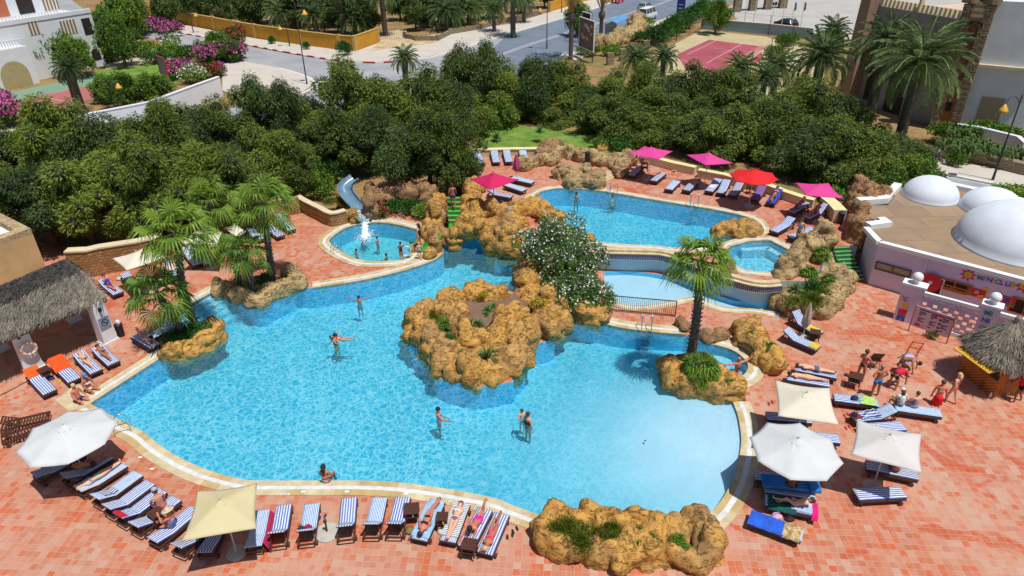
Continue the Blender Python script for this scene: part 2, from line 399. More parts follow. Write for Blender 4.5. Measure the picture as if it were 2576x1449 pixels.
TZ = 1.4; UZ = 1.36
UPP = smooth(PT("23 190 590;23 235 520;23 330 470;23 470 448;23 620 450;23 780 458;23 1100 508;23 1500 577;23 1900 640;23 2200 695;23 2400 750;23 2482 812;23 2480 880;23 2350 930;23 2150 985;23 1950 1030;23 1640 1045;23 1400 1022;23 1100 1010;23 900 988;23 790 965;23 640 870;23 480 770;23 380 690;23 290 640;23 215 635", TZ), 3, True)
RNDP = smooth(PT("23 2200 1030;23 2350 985;23 2576 972;24 60 995;24 170 1050;24 255 1110;24 280 1180;24 230 1250;24 110 1285;24 0 1290;23 2450 1282;23 2320 1262;23 2210 1180;23 2170 1100", TZ), 3, True)
BABYP = smooth(PT("23 930 1285;23 1160 1280;23 1400 1300;23 1690 1365;23 1900 1449"), 3) + smooth(PT("33 1960 20;33 2200 118;33 2576 165;34 100 130"), 3) + \
        smooth(PT("34 125 255;34 0 232;33 2400 208;33 2130 190;33 1900 112;33 1780 92;33 1500 150;33 1250 178;33 1060 140;33 935 100"), 3)
BABYP = [q for i, q in enumerate(BABYP) if i == 0 or (q - BABYP[i - 1]).length > .05]
def fixcw(p): return p if area(p) < 0 else p[::-1]     # clockwise: 'offset > 0' is inside
def ccw(p): return p if area(p) > 0 else p[::-1]
BEACH = G(33, 2300, 1449)
def main_depth(p):
    d = (Vector((p.x, p.y, 0)) - Vector((BEACH.x, BEACH.y, 0)))
    d2 = Vector((d.x * 1.0, d.y * 1.15, 0)).length
    t = max(0.0, min(1.0, (d2 - 1.5) / 10.5)); t = t * t * (3 - 2 * t)
    return 0.10 + 1.25 * t
def pool_floor(name, poly, ztop, depth, mat, step=0.8, kind='structure'):
    poly = ccw(poly); n = len(poly); xs = [p.x for p in poly]; ys = [p.y for p in poly]
    vs = [Vector((p.x, p.y)) for p in poly]; ed = [(i, (i + 1) % n) for i in range(n)]
    y = min(ys) + step / 2
    while y < max(ys):
        x = min(xs) + step / 2
        while x < max(xs):
            q = Vector((x, y, 0))
            if inside(q, poly) and min((q.xy - p.xy).length for p in poly) > step * .4: vs.append(Vector((x, y)))
            x += step
        y += step
    ov, oe, of, *_ = delaunay_2d_cdt(vs, ed, [], 1, 1e-5)
    m = MB(); v3 = [Vector((q.x, q.y, ztop - depth(Vector((q.x, q.y, 0))))) for q in ov]
    m.smooth = True; m.add(v3, [list(f) for f in of]); return struct(name, m, mat)
def pool_wall(name, poly, ztop, depth, mat):
    m = MB(); a = poly + [poly[0]]; m.ribbon(a, [Vector((p.x, p.y, ztop - depth(p) - .02)) for p in a], za=ztop)
    return struct(name, m, mat)
def coping(name, path, z, closed=False, w=(0.26, 0.2, 0.3), side=1):
    """three bands outwards from the water edge; side +1: outside is on the left of travel"""
    m = MB(); off = lambda d: (lambda q: q + [q[0]] if closed else q)(offset(path, -d * side, closed))
    a, b, c, d = off(0), off(w[0]), off(w[0] + w[1]), off(sum(w)); t = .03
    m.cur = 0; m.ribbon(a, b, z + t, z + t); m.ribbon(a, a, z - .16, z + t)
    m.cur = 1; m.ribbon(b, c, z + t - .006, z + t - .006)
    m.cur = 0; m.ribbon(c, d, z + t, z + t); m.ribbon(d, d, z + t, z - .02)
    r = random.Random(len(path))
    for i in range(len(m.mi)):
        if m.mi[i] == 0 and noise.noise((m.v[m.f[i][0]] + Vector((0, 0, m.v[m.f[i][2]].x * .2))) * .9) > .12: m.mi[i] = 2
    return struct(name, m, [M_COPE, M_GRATE, M_COPE2])
DEEP = lambda d: (lambda p: d)
DECK = PT("0 -900 2400;-700 900;0 -200 640;0 60 600;0 250 640;0 330 620;0 480 570;0 600 520;0 690 500;0 770 505;0 860 560;0 890 520;0 1000 530;0 1080 500;0 1160 380;0 1200 320;0 1500 330;0 2000 400;0 2150 500;0 2300 560;0 3000 760;0 4200 1100;0 3900 2400")
deck = MB(); deck.sheet([ccw(DECK), MAINP, SLIDEP, BABYP], 0.0)
struct("pool_deck", deck, M_TILE)
gr = MB(); B = 700
gr.sheet([[Vector((-B, -60, 0)), Vector((B, -60, 0)), Vector((B, 900, 0)), Vector((-B, 900, 0))], offset(ccw(DECK), -.0)], -0.012)
struct("ground", gr, M_DIRT)
SX = lambda a: ((a[0] + BEACH.x) if 0 else a)
WABS = (0.02, 0.84, 0.90, 1)
pool_floor("pool_floor", MAINP, -.02, main_depth, M_PFLOOR, .9); pool_wall("pool_wall", MAINP, 0, main_depth, M_PWALL)
def water(name, label, poly, z, zb, mat):
    m = MB(); m.prism(offset(ccw(poly), .02), zb, z); o = m.build(name, mat); o['kind'] = 'structure'; return o
calm = G(43, 1950, 250)
W_MAIN = water_mat("pool_water", WABS, 0.40, 2.9, 1.0, ((calm.x, calm.y, 0), 11.0, .22, .30))
W_SLIDE = water_mat("slide_pool_water", (0.02, 0.82, 0.82, 1), 0.5, 2.2, .6)
W_UP = water_mat("upper_pool_water", WABS, 0.42, 2.9, 1.0)
W_BABY = water_mat("baby_pool_water", (0.15, 0.7, 0.8, 1), .9, 1.2, .06)
water("pool_water", "", MAINP, -.05, -1.7, W_MAIN)
for nm, poly, z, dp, fm, wm in (("slide_pool", SLIDEP, 0, 1.12, M_PFLOOR, W_SLIDE), ("upper_pool", UPP, TZ, 1.34, M_PFLOOR, W_UP), ("round_pool", RNDP, TZ, .8, M_PFLOOR, W_UP), ("baby_pool", BABYP, 0, .26, M_PFLOOR, W_BABY)):
    f = pool_floor(nm + "_floor", poly, z - .02, DEEP(dp), fm, 2.0); pool_wall(nm + "_wall", poly, z, DEEP(dp), M_PWALL)
    water(nm + "_water", "", poly, z - (.05 if z == 0 else .03), z - dp - .25, wm)
for cp, p in MAINPC:
    if cp: coping("pool_coping", p, 0.0)
m = MB(); c_ = G(31, 905, 1165); q = PT("31 560 1130;31 905 1165;31 1010 1215;31 740 1240"); m.prism(PT("31 555 1130;31 790 965;31 905 1040;31 905 1165;31 860 1215;31 690 1240"), -.02, .026); struct("corner_slab", m, M_COPE)
coping("slide_pool_coping", fixcw(SLIDEP), 0.011, True)
SEDGE = smooth(PT("23 640 985;23 800 1045;23 1000 1062;23 1250 1068;23 1500 1078;23 1700 1130;23 1900 1210;23 2100 1290;23 2300 1350;23 2450 1385;24 0 1392;24 120 1380", TZ), 3)
TER = PT("0 1000 330;0 1120 330;0 1172 395;0 1165 450;0 1168 500;0 1200 560;0 1250 572;0 1380 590", TZ) + SEDGE + PT("24 400 1380;24 560 1180;24 640 1035;24 790 1025;24 900 1030;24 900 700;24 700 500;0 2080 430;0 1990 350;0 1850 300;0 1500 280;0 1200 270", TZ)
ter = MB(); TC = ccw(TER); ter.cur = 0; ter.sheet([TC, UPP, RNDP], TZ); ter.cur = 1
cl = TC + [TC[0]]; ter.ribbon(cl, cl, -.02, TZ); struct("upper_terrace", ter, [M_TILE2, M_PALE])
m = MB(); a = offset(SEDGE, .10); b = offset(SEDGE, -.22)
m.cur = 0; m.ribbon(a, b, TZ + .02, TZ + .02); m.ribbon(a, a, TZ + .02, TZ - .1); m.cur = 2; a2 = offset(SEDGE, .02)
a3 = offset(SEDGE, .32); m.cur = 0; m.ribbon(a3, a2, TZ - .10, TZ - .10); m.cur = 1; m.ribbon(a3, a3, TZ - .10, TZ - .16)
def band_mat():
    t = NT("navy_tile_band"); co = t.wpos(); wv = t.a("TexWave", {'Vector': co}, bands_direction='Z'); wv.inputs['Scale'].default_value = 4.6
    wx = t.a("TexWave", {'Vector': co}, bands_direction='X'); wx.inputs['Scale'].default_value = 3.2
    s = t.math('MULTIPLY', wv.outputs[0], wx.outputs[0]); return t.fin(t.ramp(s, [(.35, lin(26, 34, 96)), (.6, lin(196, 200, 214))]), .3)
M_BAND = band_mat()
m.cur = 2; a4 = offset(SEDGE, .29); m.ribbon(a4, a4, TZ - .16, TZ - .50); m.cur = 0; m.ribbon(a3, a3, TZ - .16, TZ - .10); m.cur = 0; m.ribbon(offset(SEDGE, .31), a2, TZ - .5, TZ - .54)
struct("overflow_edge", m, [M_COPE, M_GRATE, M_BAND])
UPF = fixcw(UPP); RNF = fixcw(RNDP)
coping("upper_pool_coping", UPF, TZ, True, (.2, .16, .22)); coping("round_pool_coping", RNF, TZ + .009, True, (.18, .14, .2))
BF = smooth(PT("33 935 100;33 1060 140;33 1250 178;33 1500 150;33 1780 92;33 1900 112;33 2130 190;33 2400 208;34 0 232;34 125 255"), 3)
coping("baby_pool_coping", BF, 0.0, False, (.16, .14, .25), side=-1)
m = MB(); A, Bq = G(31, 1740, 270), G(31, 2190, 20); d = (Bq - A).normalized(); n = Vector((d.y, -d.x, 0))
for i in range(5):
    p = A + n * (.02 + .36 * i); q = Bq + n * (.02 + .36 * i); m.prism([p, q, q + n * .36, p + n * .36], -1.4, -.12 - .2 * i)
struct("pool_steps", m, M_PFLOOR)
m = MB(); A, Bq = G(23, 2400, 745, TZ), G(23, 2430, 850, TZ); n = (G(23, 2190, 760, TZ) - A).normalized()
for i in range(5):
    p = A + n * (.1 + .34 * i); q = Bq + n * (.1 + .34 * i); m.prism([p, q, q + n * .34, p + n * .34], TZ - 1.2, TZ - .15 - .2 * i)
struct("upper_pool_steps", m, M_PFLOOR)
m = MB(); p = smooth(PT("33 2000 610;33 2180 650;33 2260 720;33 2330 790", 0), 3); m.ribbon(p, offset(p, .5), -.35, -.35); m.ribbon(offset(p, .5), offset(p, .5), -.35, -1.3)
p = smooth(PT("23 2300 1000;23 2576 985;24 60 1010;24 170 1070;24 250 1130;24 270 1180", TZ), 3); m.ribbon(p, offset(p, .4), TZ - .3, TZ - .3); m.ribbon(offset(p, .4), offset(p, .4), TZ - .3, TZ - .8); struct("pool_bench", m, M_PFLOOR)
def slab(name, s, z, mat, z0=-.5, sm=0, kind=1):
    p = PT(s, 0) if isinstance(s, str) else s
    m = MB(); m.prism(p, z0, z, bottom=False); return struct(name, m, mat)
def line(s, w, z, mat, name="road_marking", dash=None, n=3):
    p = smooth(PT(s, 0), n) if n > 1 else PT(s, 0); m = MB()
    if dash:
        L = 0; on = True
        q = [p[0]]
        for i in range(1, len(p)):
            seg = (p[i] - p[i - 1]).length; k = max(1, int(seg / .25))
            for j in range(1, k + 1): q.append(p[i - 1].lerp(p[i], j / k))
        cur = []; acc = 0; t = 0
        for i in range(1, len(q)):
            acc += (q[i] - q[i - 1]).length
            if acc % (dash[0] + dash[1]) < dash[0]: cur += [q[i - 1], q[i]] if not cur else [q[i]]
            elif cur: m.ribbon(offset(cur, -w / 2), offset(cur, w / 2), z, z); cur = []
    else: m.ribbon(offset(p, -w / 2), offset(p, w / 2), z, z)
    m.f = [f[::-1] for f in m.f]; return struct(name, m, mat)
slab("avenue", "0 1180 180;0 1280 84;13 0 338;13 880 75;0 1700 -60;0 2300 -60;13 1910 62;13 1600 168;13 900 420;13 540 560;0 1330 240", -.002, M_ASPH, -.3)
slab("side_street", "0 100 -60;0 260 60;11 1240 230;11 1900 350;11 2400 440;12 0 482;12 380 550;12 850 625;12 1200 640;12 1650 605;12 1900 545;0 1288 84;0 1330 240;0 1000 300;0 780 245;12 560 800;12 240 700;11 2500 640;11 2200 570;11 1200 300;0 120 100", -.003, M_ASPH2, -.3)
slab("lane", "0 780 235;0 850 215;0 860 330;0 330 420;0 -100 560;0 -300 560;0 -100 430;0 250 340;0 430 300", -.004, M_ASPH2, -.3)
slab("right_street", "24 1500 345;24 1660 290;24 2576 465;0 2900 560;0 2900 640;24 2576 500;24 1800 405;24 1400 380", -.002, M_ASPH2, -.3)
slab("pavement_far", "11 1180 130;11 1640 215;12 0 395;12 460 460;12 850 505;12 1000 525;12 1230 440;12 1500 400;12 1900 340;13 0 245;13 500 90;13 800 0;0 1560 -40;13 880 72;13 0 335;12 1900 540;12 1650 595;12 1200 630;12 850 615;12 380 540;12 0 470;11 2400 440;11 1900 350;11 1240 225", .12, M_PAVE, -.1)
slab("pavement_near", "12 -500 560;12 240 690;12 560 800;12 590 850;12 430 960;0 640 262;0 560 230;0 560 160", .12, M_PAVE, -.1)
slab("pavement_right", "24 1660 285;24 1560 160;24 1700 150;24 2576 320;0 2900 500;0 2900 560;24 2576 465", .12, M_PAVE, -.1)
slab("pavement_avenue", "13 540 560;13 900 420;13 1600 168;13 1910 62;13 2000 75;13 1650 190;13 950 460;13 640 620", .12, M_PAVE, -.1)
slab("hotel_yard", "13 2150 90;13 2300 0;0 2000 -60;0 2500 -60;0 2300 120;13 2576 290;13 2100 240;13 2270 195", .02, M_GRAVEL, -.1)
slab("flagstone_entrance", "12 1230 430;12 1150 520;12 1700 455;12 1880 420;12 1500 400;12 1520 300;12 1260 330", .14, stone_mat("flagstones", (206, 188, 150), (170, 146, 108), 1.2, .3), -.1)
M_KR, M_KW = M("kerb_red", (160, 40, 34), .7), M("kerb_white", (228, 228, 224), .7)
def kerb(s, two=True, z=.125, w=.3, dash=1.0):
    for k, mt in enumerate((M_KW, M_KR) if two else (M_KW,)):
        p = smooth(PT(s, 0), 4); m = MB(); q = [p[0]]
        for i in range(1, len(p)):
            sg = max(1, int((p[i] - p[i - 1]).length / .5))
            for j in range(1, sg + 1): q.append(p[i - 1].lerp(p[i], j / sg))
        acc = 0
        for i in range(1, len(q)):
            acc += (q[i] - q[i - 1]).length
            if not two or int(acc / dash) % 2 == k: m.bar(q[i - 1] + Vector((0, 0, z / 2 + .005)), q[i] + Vector((0, 0, z / 2 + .005)), w, z + .02)
        struct("kerb", m, mt)
kerb("11 1240 228;11 1900 350;11 2400 440;12 0 472;12 380 543;12 850 618;12 1200 635;12 1500 622", dash=1.3)
kerb("12 1500 622;12 1650 600;12 1900 545;13 0 337;13 880 75;0 1600 -20", False)
kerb("12 240 695;12 400 740;12 560 802;12 592 850;12 560 900;12 430 962", False); kerb("24 1660 285;24 2100 375;24 2576 466", False)
M_PAINT = M("road_paint", (214, 214, 208), .7, .2, 4)
line("12 1900 760;13 60 480;13 560 322;13 1250 105;13 1560 5;0 1760 -40", .15, .004, M_PAINT); line("12 1900 775;13 60 494;13 560 334;13 1250 118;13 1560 18;0 1760 -28", .15, .004, M_PAINT)
line("13 500 560;13 640 490;13 1480 205;13 1600 160", .15, .004, M_PAINT, dash=(2.5, 1.6)); line("24 1700 310;24 2576 480", .12, .004, M_PAINT)
for i in range(4):
    y = 820 + i * 22; line("12 %d %d;12 %d %d" % (612 - i * 4, y, 720, y + 10), .5, .004, M_PAINT, n=1)
M_CB, M_CR, M_CP = M("court_beige", (186, 172, 134), .85, .12, .3), M("court_red", (166, 78, 92), .85, .22, .35), M("court_pink", (182, 124, 116), .85, .18, .4)
slab("court_surround", "13 1310 620;13 1910 300;13 2576 372;14 0 380;14 300 450;0 2080 190;0 1960 270;0 1700 280", .01, M_CB, -.1)
slab("tennis_court", "13 1660 548;13 1985 400;13 2490 465;14 -40 600;13 2000 820;13 1750 700", .018, M_CR, -.1); slab("court_strip", "13 2500 462;13 2576 475;13 2200 760;13 1990 740", .023, M_CP, -.1)
for s in ("13 1760 552;13 2060 405", "13 1960 635;13 2320 440", "13 2290 640;13 2576 480", "13 2000 482;13 2400 525", "13 1700 600;13 2060 720"): line(s, .08, .028, M_PAINT, "court_line", n=1)
slab("left_court_surround", "11 -300 1020;11 1000 735;11 1050 820;11 960 960;11 500 1200;11 -300 1300", .01, M("court_green", (122, 152, 128), .85), -.1)
slab("left_court", "11 -300 1100;11 0 1045;11 960 845;11 1000 960;11 500 1180;11 -300 1300", .018, M("court_clay", (172, 104, 98), .85), -.1)
for s in ("11 -100 1100;11 700 900", "11 100 1050;11 300 1100", "11 300 950;11 740 1040"): line(s, .08, .028, M_PAINT, "court_line", n=1)
slab("garden_paving", "11 1060 700;11 1450 690;11 1900 640;11 1500 470;11 1180 480;11 1100 600", .03, M("sandy_paving", (196, 182, 154), .9), -.1)
m = MB(); m.sheet([ccw(PT("0 1190 395;0 1205 340;0 1290 315;0 1500 335;0 1590 375;0 1480 395;0 1340 380", TZ))], TZ + .012); struct("lawn", m, M_GRASS)
m = MB(); m.sheet([ccw(PT("0 1580 402;0 1640 409;0 1700 423;0 1750 434;0 1825 452;0 1870 468;0 1935 480;0 1967 494;0 2015 511;0 2060 521;0 2120 545;0 2210 570;0 2200 430;0 2080 428;0 1990 348;0 1850 298;0 1600 285;0 1590 378", TZ))], TZ + .016); struct("garden_bed", m, M_DIRT)
m = MB(); m.sheet([ccw(PT("0 1168 393;0 1200 272;0 1598 284;0 1590 378;0 1480 398;0 1340 383", TZ))], TZ + .006); struct("garden_bed", m, M_DIRT)
m = MB(); m.sheet([ccw(PT("11 940 720;11 1500 640;11 1900 620;11 2000 700;11 1700 900;11 1000 760"))], .05); struct("left_lawn", m, M_GRASS)
def rock(name, label, blobs, mat, vox=.14, amp=.16, cat="rocks", group=None, freq=1.3):
    m = MB()
    for c, r in blobs: m.ell(c, r, 12, 8, Matrix.Rotation(rnd.uniform(0, 3.1), 3, 'Z'))
    o0 = Vector(blobs[0][0]); o0.z = min(c.z - r[2] * .3 for c, r in blobs)
    o = m.build(name, mat, origin=o0)
    rm = o.modifiers.new("r", 'REMESH'); rm.mode = 'VOXEL'; rm.voxel_size = vox
    cs = o.modifiers.new("s", 'SMOOTH'); cs.iterations = 5; cs.factor = .6
    dg = bpy.context.evaluated_depsgraph_get(); me = bpy.data.meshes.new_from_object(o.evaluated_get(dg)); o.modifiers.clear(); old = o.data; o.data = me; bpy.data.meshes.remove(old)
    sd = Vector((rnd.uniform(0, 50), rnd.uniform(0, 50), 0)); ns = [v.normal.copy() for v in me.vertices]
    for v, n in zip(me.vertices, ns):
        p = v.co * freq + sd; w = p + noise.noise_vector(p * .8) * .5; w.z *= .8
        ds = noise.voronoi(w * .75)[0]; d = min(ds[1] - ds[0], .4) * amp * 3.6 - amp * .7
        ds = noise.voronoi(w * 2.1 + Vector((3, 3, 3)))[0]; d += min(ds[1] - ds[0], .3) * amp * 1.6
        d += noise.fractal(p * .9, 0.9, 2.1, 3) * amp * .5
        v.co += n * d
    for f in me.polygons: f.use_smooth = True
    me.update(); tag(o, label, cat, group); return o
def bl(s, z, r, h, step=.6, jit=.3, hj=.3):
    """lumps along a line of photo points"""
    p = PT(s, z); out = []
    for i in range(len(p) - 1 if len(p) > 1 else 1):
        a = p[i]; b = p[i + 1] if len(p) > 1 else p[i]; k = max(1, int((b - a).length / (r * step)))
        for j in range(k):
            q = a.lerp(b, j / k) + Vector((rnd.uniform(-jit, jit) * r, rnd.uniform(-jit, jit) * r, 0)); hh = h * rnd.uniform(1 - hj, 1 + hj * .6); rr = r * rnd.uniform(.75, 1.2)
            out.append((Vector((q.x, q.y, z + hh * .3)), (rr * 1.12, rr * rnd.uniform(.9, 1.2), hh * .8)))
    return out
isl = bl("32 2500 130;32 2100 190;32 1900 260;32 1650 390;32 1590 520;32 1720 640;32 1860 760;32 1900 880;32 2100 945;32 2260 960;32 2560 910;33 0 870;33 80 780;33 130 590;33 230 500;33 330 460", -.25, .62, 1.25) + \
      bl("33 400 440;33 420 330;33 330 240;33 220 200;33 180 60;23 230 1300;23 200 1380", -.1, .75, 1.5) + bl("32 1950 260;32 2040 420;32 2080 560;32 2200 640;32 2440 640;32 2500 400;32 2560 330", 0, .55, 1.1) + \
      bl("33 20 660;33 60 480;33 40 300", 0, .7, 1.3) + bl("32 2000 800;32 2350 820;33 -60 760", -.2, .7, .7)
ic = sum((b[0] for b in isl), Vector()) / len(isl); isl = [(Vector((ic.x + (c.x - ic.x) * .93, ic.y + (c.y - ic.y) * .93, c.z)), r) for c, r in isl]
rock("rock_island", "large ochre rock island with planted hollows in the middle of the big pool", isl, M_ROCK, .13, .2, "rock island")
def patch(name, s, z, mat, label=None):
    pp = ccw(smooth(PT(s, z), 3, True)); return pool_floor(name, pp, z, lambda p: -.16 - .22 * noise.noise(Vector((p.x, p.y, 0)) * 1.1) - .12 * noise.noise(Vector((p.x, p.y, 3)) * 4), mat, .3)
def patch_old(name, s, z, mat, label=None):
    p = PT(s, z); m = MB(); c = sum(p, Vector()) / len(p); m.smooth = True
    pp = smooth(p, 3, True); n = len(pp); vs = [q.copy() for q in pp] + [c.lerp(q, .6) + Vector((0, 0, .12)) for q in pp] + [c + Vector((0, 0, .18))]
    m.add(vs, [(i, (i + 1) % n, n + (i + 1) % n, n + i) for i in range(n)] + [(n + i, n + (i + 1) % n, 2 * n) for i in range(n)])
    if area(pp) < 0: m.f = [f[::-1] for f in m.f]
    o = m.build(name, mat); o['kind'] = 'structure'; return o
M_SOIL = M("mulch_soil", (128, 100, 84), .95, .3, 5, .6); M_SOILG = M("overgrown_soil", (92, 98, 48), .95, .4, 4, .6)
patch("planting_bed", "32 2080 160;32 2300 170;32 2560 110;33 180 -150;33 160 100;33 120 330;32 2400 330;32 2280 480;32 2140 460;32 2130 320", .75, M_SOIL)
patch("planting_bed", "32 1760 300;32 1920 280;32 2000 560;32 2030 720;32 2250 800;32 2450 760;32 2000 780;32 1880 700;32 1740 470", .42, M_SOILG)
rock("rock_outcrop", "ochre rocks edging the soil under the white flowering bush", bl("23 260 1300;23 330 1400;33 480 260;33 600 290;33 720 300;33 850 290;33 880 230;33 780 260", 0, .55, .9) + bl("23 400 1250;23 600 1300;33 600 150;33 700 180", 0, 1.0, .7), M_ROCK, .13, .17)
rock("rock_outcrop", "dark topped rocks by the water left of the white flowering bush", bl("23 110 1330;23 180 1290;23 250 1260", -.1, .6, 1.0), M_ROCKG, .13, .15)
rock("rock_arch", "tall yellow rock arch over the water passage below the green stair", bl("22 1870 960;22 1960 1000;22 2080 1010", .3, .5, .9) + bl("22 1740 930;22 1820 900", 0, .6, .8) +
     bl("22 2180 880;22 2350 880;22 2500 900;23 0 900;23 60 900", .9, .75, 1.0) + bl("22 2400 1080;22 2480 1110;22 2576 1090;23 60 1050;23 20 960;23 90 1000;23 170 1040", 0, .6, 1.6) + bl("22 1790 1040;22 1800 960", 0, .45, 1.0), M_ROCK, .14, .22, "rock arch")
rock("rock_cluster", "ochre rocks holding up the terrace corner behind the white flowering bush", bl("0 1240 630;0 1275 640;0 1320 650", -.1, .65, 1.7) + bl("0 1250 600;0 1300 612", .6, .6, 1.1), M_ROCK, .13, .17)
rock("rock_cluster", "yellow rocks banked up the right side of the green stair", bl("22 2150 480;22 2200 450;22 2280 480", TZ, .5, .9) + bl("22 2160 600;22 2180 680;22 2190 760;22 2280 800;22 2380 800", .8, .6, 1.1) + bl("22 2400 720;22 2480 760;23 0 760;23 120 700;23 240 690;23 330 740;23 420 780;23 420 850", TZ, .6, .9), M_ROCK, .14, .2)
rock("rock_cluster", "yellow rocks banked up the left side of the green stair", bl("22 1860 620;22 1810 670;22 1790 740;22 1850 790", .4, .5, 1.1) + bl("22 1760 880;22 1830 850", 0, .55, .9), M_ROCK, .14, .2)
rock("boulder", "round ochre boulder beside the small green slide", [(G(22, 1740, 1110, .25), (.42, .4, .5))], M_ROCK, .09, .1, "boulder", "ochre boulders by the small slide")
rock("boulder", "low ochre boulder under the woman in the black swimsuit", [(G(22, 1600, 1060, .15), (.45, .35, .35)), (G(22, 1640, 1020, .2), (.4, .35, .4))], M_ROCK, .09, .1, "boulder", "ochre boulders by the small slide")
rock("boulder", "tall ochre boulder between the small green slide and the arch", [(G(22, 1810, 1030, .4), (.45, .4, .85))], M_ROCK, .09, .1, "boulder", "ochre boulders by the small slide")
rock("rock_cluster", "rocks carrying the lower left side of the water slide", bl("22 870 560;22 920 640;22 960 720;22 985 790", .1, .4, .8), M_ROCK, .13, .15)
rock("rock_cluster", "dark rocks right of the water slide mouth", bl("22 1180 560;22 1160 640;22 1170 740", .2, .4, 1.5) + bl("22 1280 600;22 1400 580;22 1600 560;22 1740 560;22 1750 640", .3, .7, 1.2), M_ROCKG, .15, .2)
rock("rock_bed", "low ochre rock bed at the foot of the two left fan palms", bl("31 1700 690;31 1800 700;31 1950 660;31 2080 600;31 2190 520;31 2180 440;31 2080 400", -.15, .42, .75) + bl("31 1750 620;31 1900 560;31 2050 520;31 1950 480", -.1, .7, .5), M_ROCK, .12, .14)
rock("rock_bed", "angular ochre rock bed round the palm group near the pool steps", bl("31 2220 20;31 2400 110;31 2540 160;32 0 170;32 130 110;32 250 60;32 370 10;22 420 1440;22 400 1380;22 340 1330;22 300 1330", 0, .4, .65) + bl("31 2350 10;31 2500 60;32 50 60;32 200 20", -.05, .7, .4), M_ROCK2, .12, .13)
rock("rock_bed", "ochre rock bed around the tall palm by the round bay", bl("33 1570 800;33 1580 890;33 1620 960;33 1720 1010;33 1860 1040;33 2000 1080;33 2120 1120;33 2260 1100;33 2260 1010;33 2180 950", -.05, .42, .75) + bl("33 1700 850;33 1850 900;33 2000 960;33 2140 1020", -.1, .8, .5) + bl("33 1650 790;33 1760 760;33 1900 740", -.1, .4, .4), M_ROCK, .12, .15)
rock("rock_cluster", "brown rocks on the pool edge behind the tall palm trunk", bl("33 1900 490;33 1960 510;33 2040 530;33 2110 490", 0, .36, .5) + bl("33 1680 370;33 1710 380;33 1740 430", 0, .33, .6), M_ROCKG, .1, .12)
rock("rock_bed", "long yellow rock planter on the paving right of the round bay", bl("33 2290 560;33 2330 450;33 2400 430;33 2440 540;33 2500 620;34 0 680;34 40 760;34 90 780;34 30 830;33 2520 760;33 2450 660;33 2340 590", 0, .38, .8), M_ROCK, .12, .14)
rock("rock_bed", "big ochre rock planter on the near edge of the pool", bl("43 310 1030;43 420 920;43 560 960;43 740 960;43 900 980;43 1050 960;43 1250 990;43 1400 980;43 1560 1020;43 1680 1000;43 1780 940;43 1900 950;43 1980 1030;43 1950 1150;43 1970 1300;43 1880 1380;43 1760 1340;43 1600 1290;43 1400 1270;43 1200 1270;43 1080 1350;43 1000 1290;43 840 1260;43 640 1250;43 460 1200;43 340 1210;43 300 1110", -.05, .42, .85) +
     bl("43 500 1100;43 800 1120;43 1100 1120;43 1400 1130;43 1700 1140", -.1, .7, .45) + bl("43 1120 1020;43 1130 1200;43 1550 1100;43 1580 1220", 0, .4, .75), M_ROCK, .11, .14)
rock("rock_bed", "tall rocks with small palms between the round pool and the green steps", bl("24 420 1130;24 520 960;24 560 1010;24 600 1060", TZ, .45, 1.1) + bl("24 330 1110;24 330 1200;24 220 1330;24 170 1420;24 200 1449", .8, .6, 1.2) + bl("24 580 1150;24 650 1230;24 700 1340;24 740 1420;34 700 80;34 620 170;34 560 250;34 440 270;34 340 240;34 220 250;34 170 180;34 170 80;34 160 0", 0, .55, 1.0) + bl("24 450 1250;24 400 1400;34 300 60;34 500 80", -.1, 1.2, .8), M_ROCK2, .14, .2)
rock("rock_cluster", "tall brown rocks between the terrace and the domed building", bl("24 860 640;24 900 700;24 820 720;24 950 680;24 1040 730;24 1080 780;24 820 800;24 900 830;24 880 920;24 860 1010;24 870 1080", .9, .5, 2.0), M_ROCKG, .14, .22)
rock("rock_cluster", "yellow rock mass at the far left end of the upper pool", bl("23 470 350;23 600 330;23 720 340;23 860 370;23 860 440;23 700 430;23 560 430", TZ - .05, .5, 1.0, hj=.25), M_ROCK2, .11, .17)
rock("rock_cluster", "rock ridge running along the terrace below the lawn", bl("23 110 250;23 250 220;23 400 190;23 480 120;23 560 130;23 640 150;23 740 180;23 850 200;23 980 210;23 1060 250;23 1090 330;23 1120 200;23 1200 170", TZ, .5, .85), M_ROCK2, .12, .17)
rock("rock_cluster", "pale flat rocks in the bed at the left end of the rock ridge", bl("23 340 90;23 420 80;23 300 150", TZ, .6, 1.0), M_ROCKG, .12, .15)
rock("rock_cluster", "yellow rocks between the upper pool and the small round pool", bl("23 2060 910;23 2180 890;23 2300 880;23 2420 880;23 2380 930;23 2220 940", TZ - .1, .42, .7), M_ROCK, .11, .14)
rock("rock_cluster", "small ochre rock on the overflow edge behind the tall palm", bl("23 2100 1270;23 2190 1300;23 2250 1340", TZ - .2, .35, .7), M_ROCK2, .1, .12)
rock("boulder", "small ochre boulder at the back of the lawn", [(G(23, 930, 40, TZ + .1), (.8, .5, .5))], M_ROCK, .12, .12, "boulder"); rock("boulder", "ochre rock beside the white bush at the upper pool rim", [(G(23, 770, 965, TZ), (.45, .4, .4))], M_ROCK, .1, .1, "boulder")
rock("rock_cluster", "loose stones beside the cactus bank along the right pavement", bl("14 2000 1120;14 2150 1180;14 2300 1230;14 2450 1270;14 2576 1310", .6, 1.0, 1.2), M_ROCK2, .2, .2)
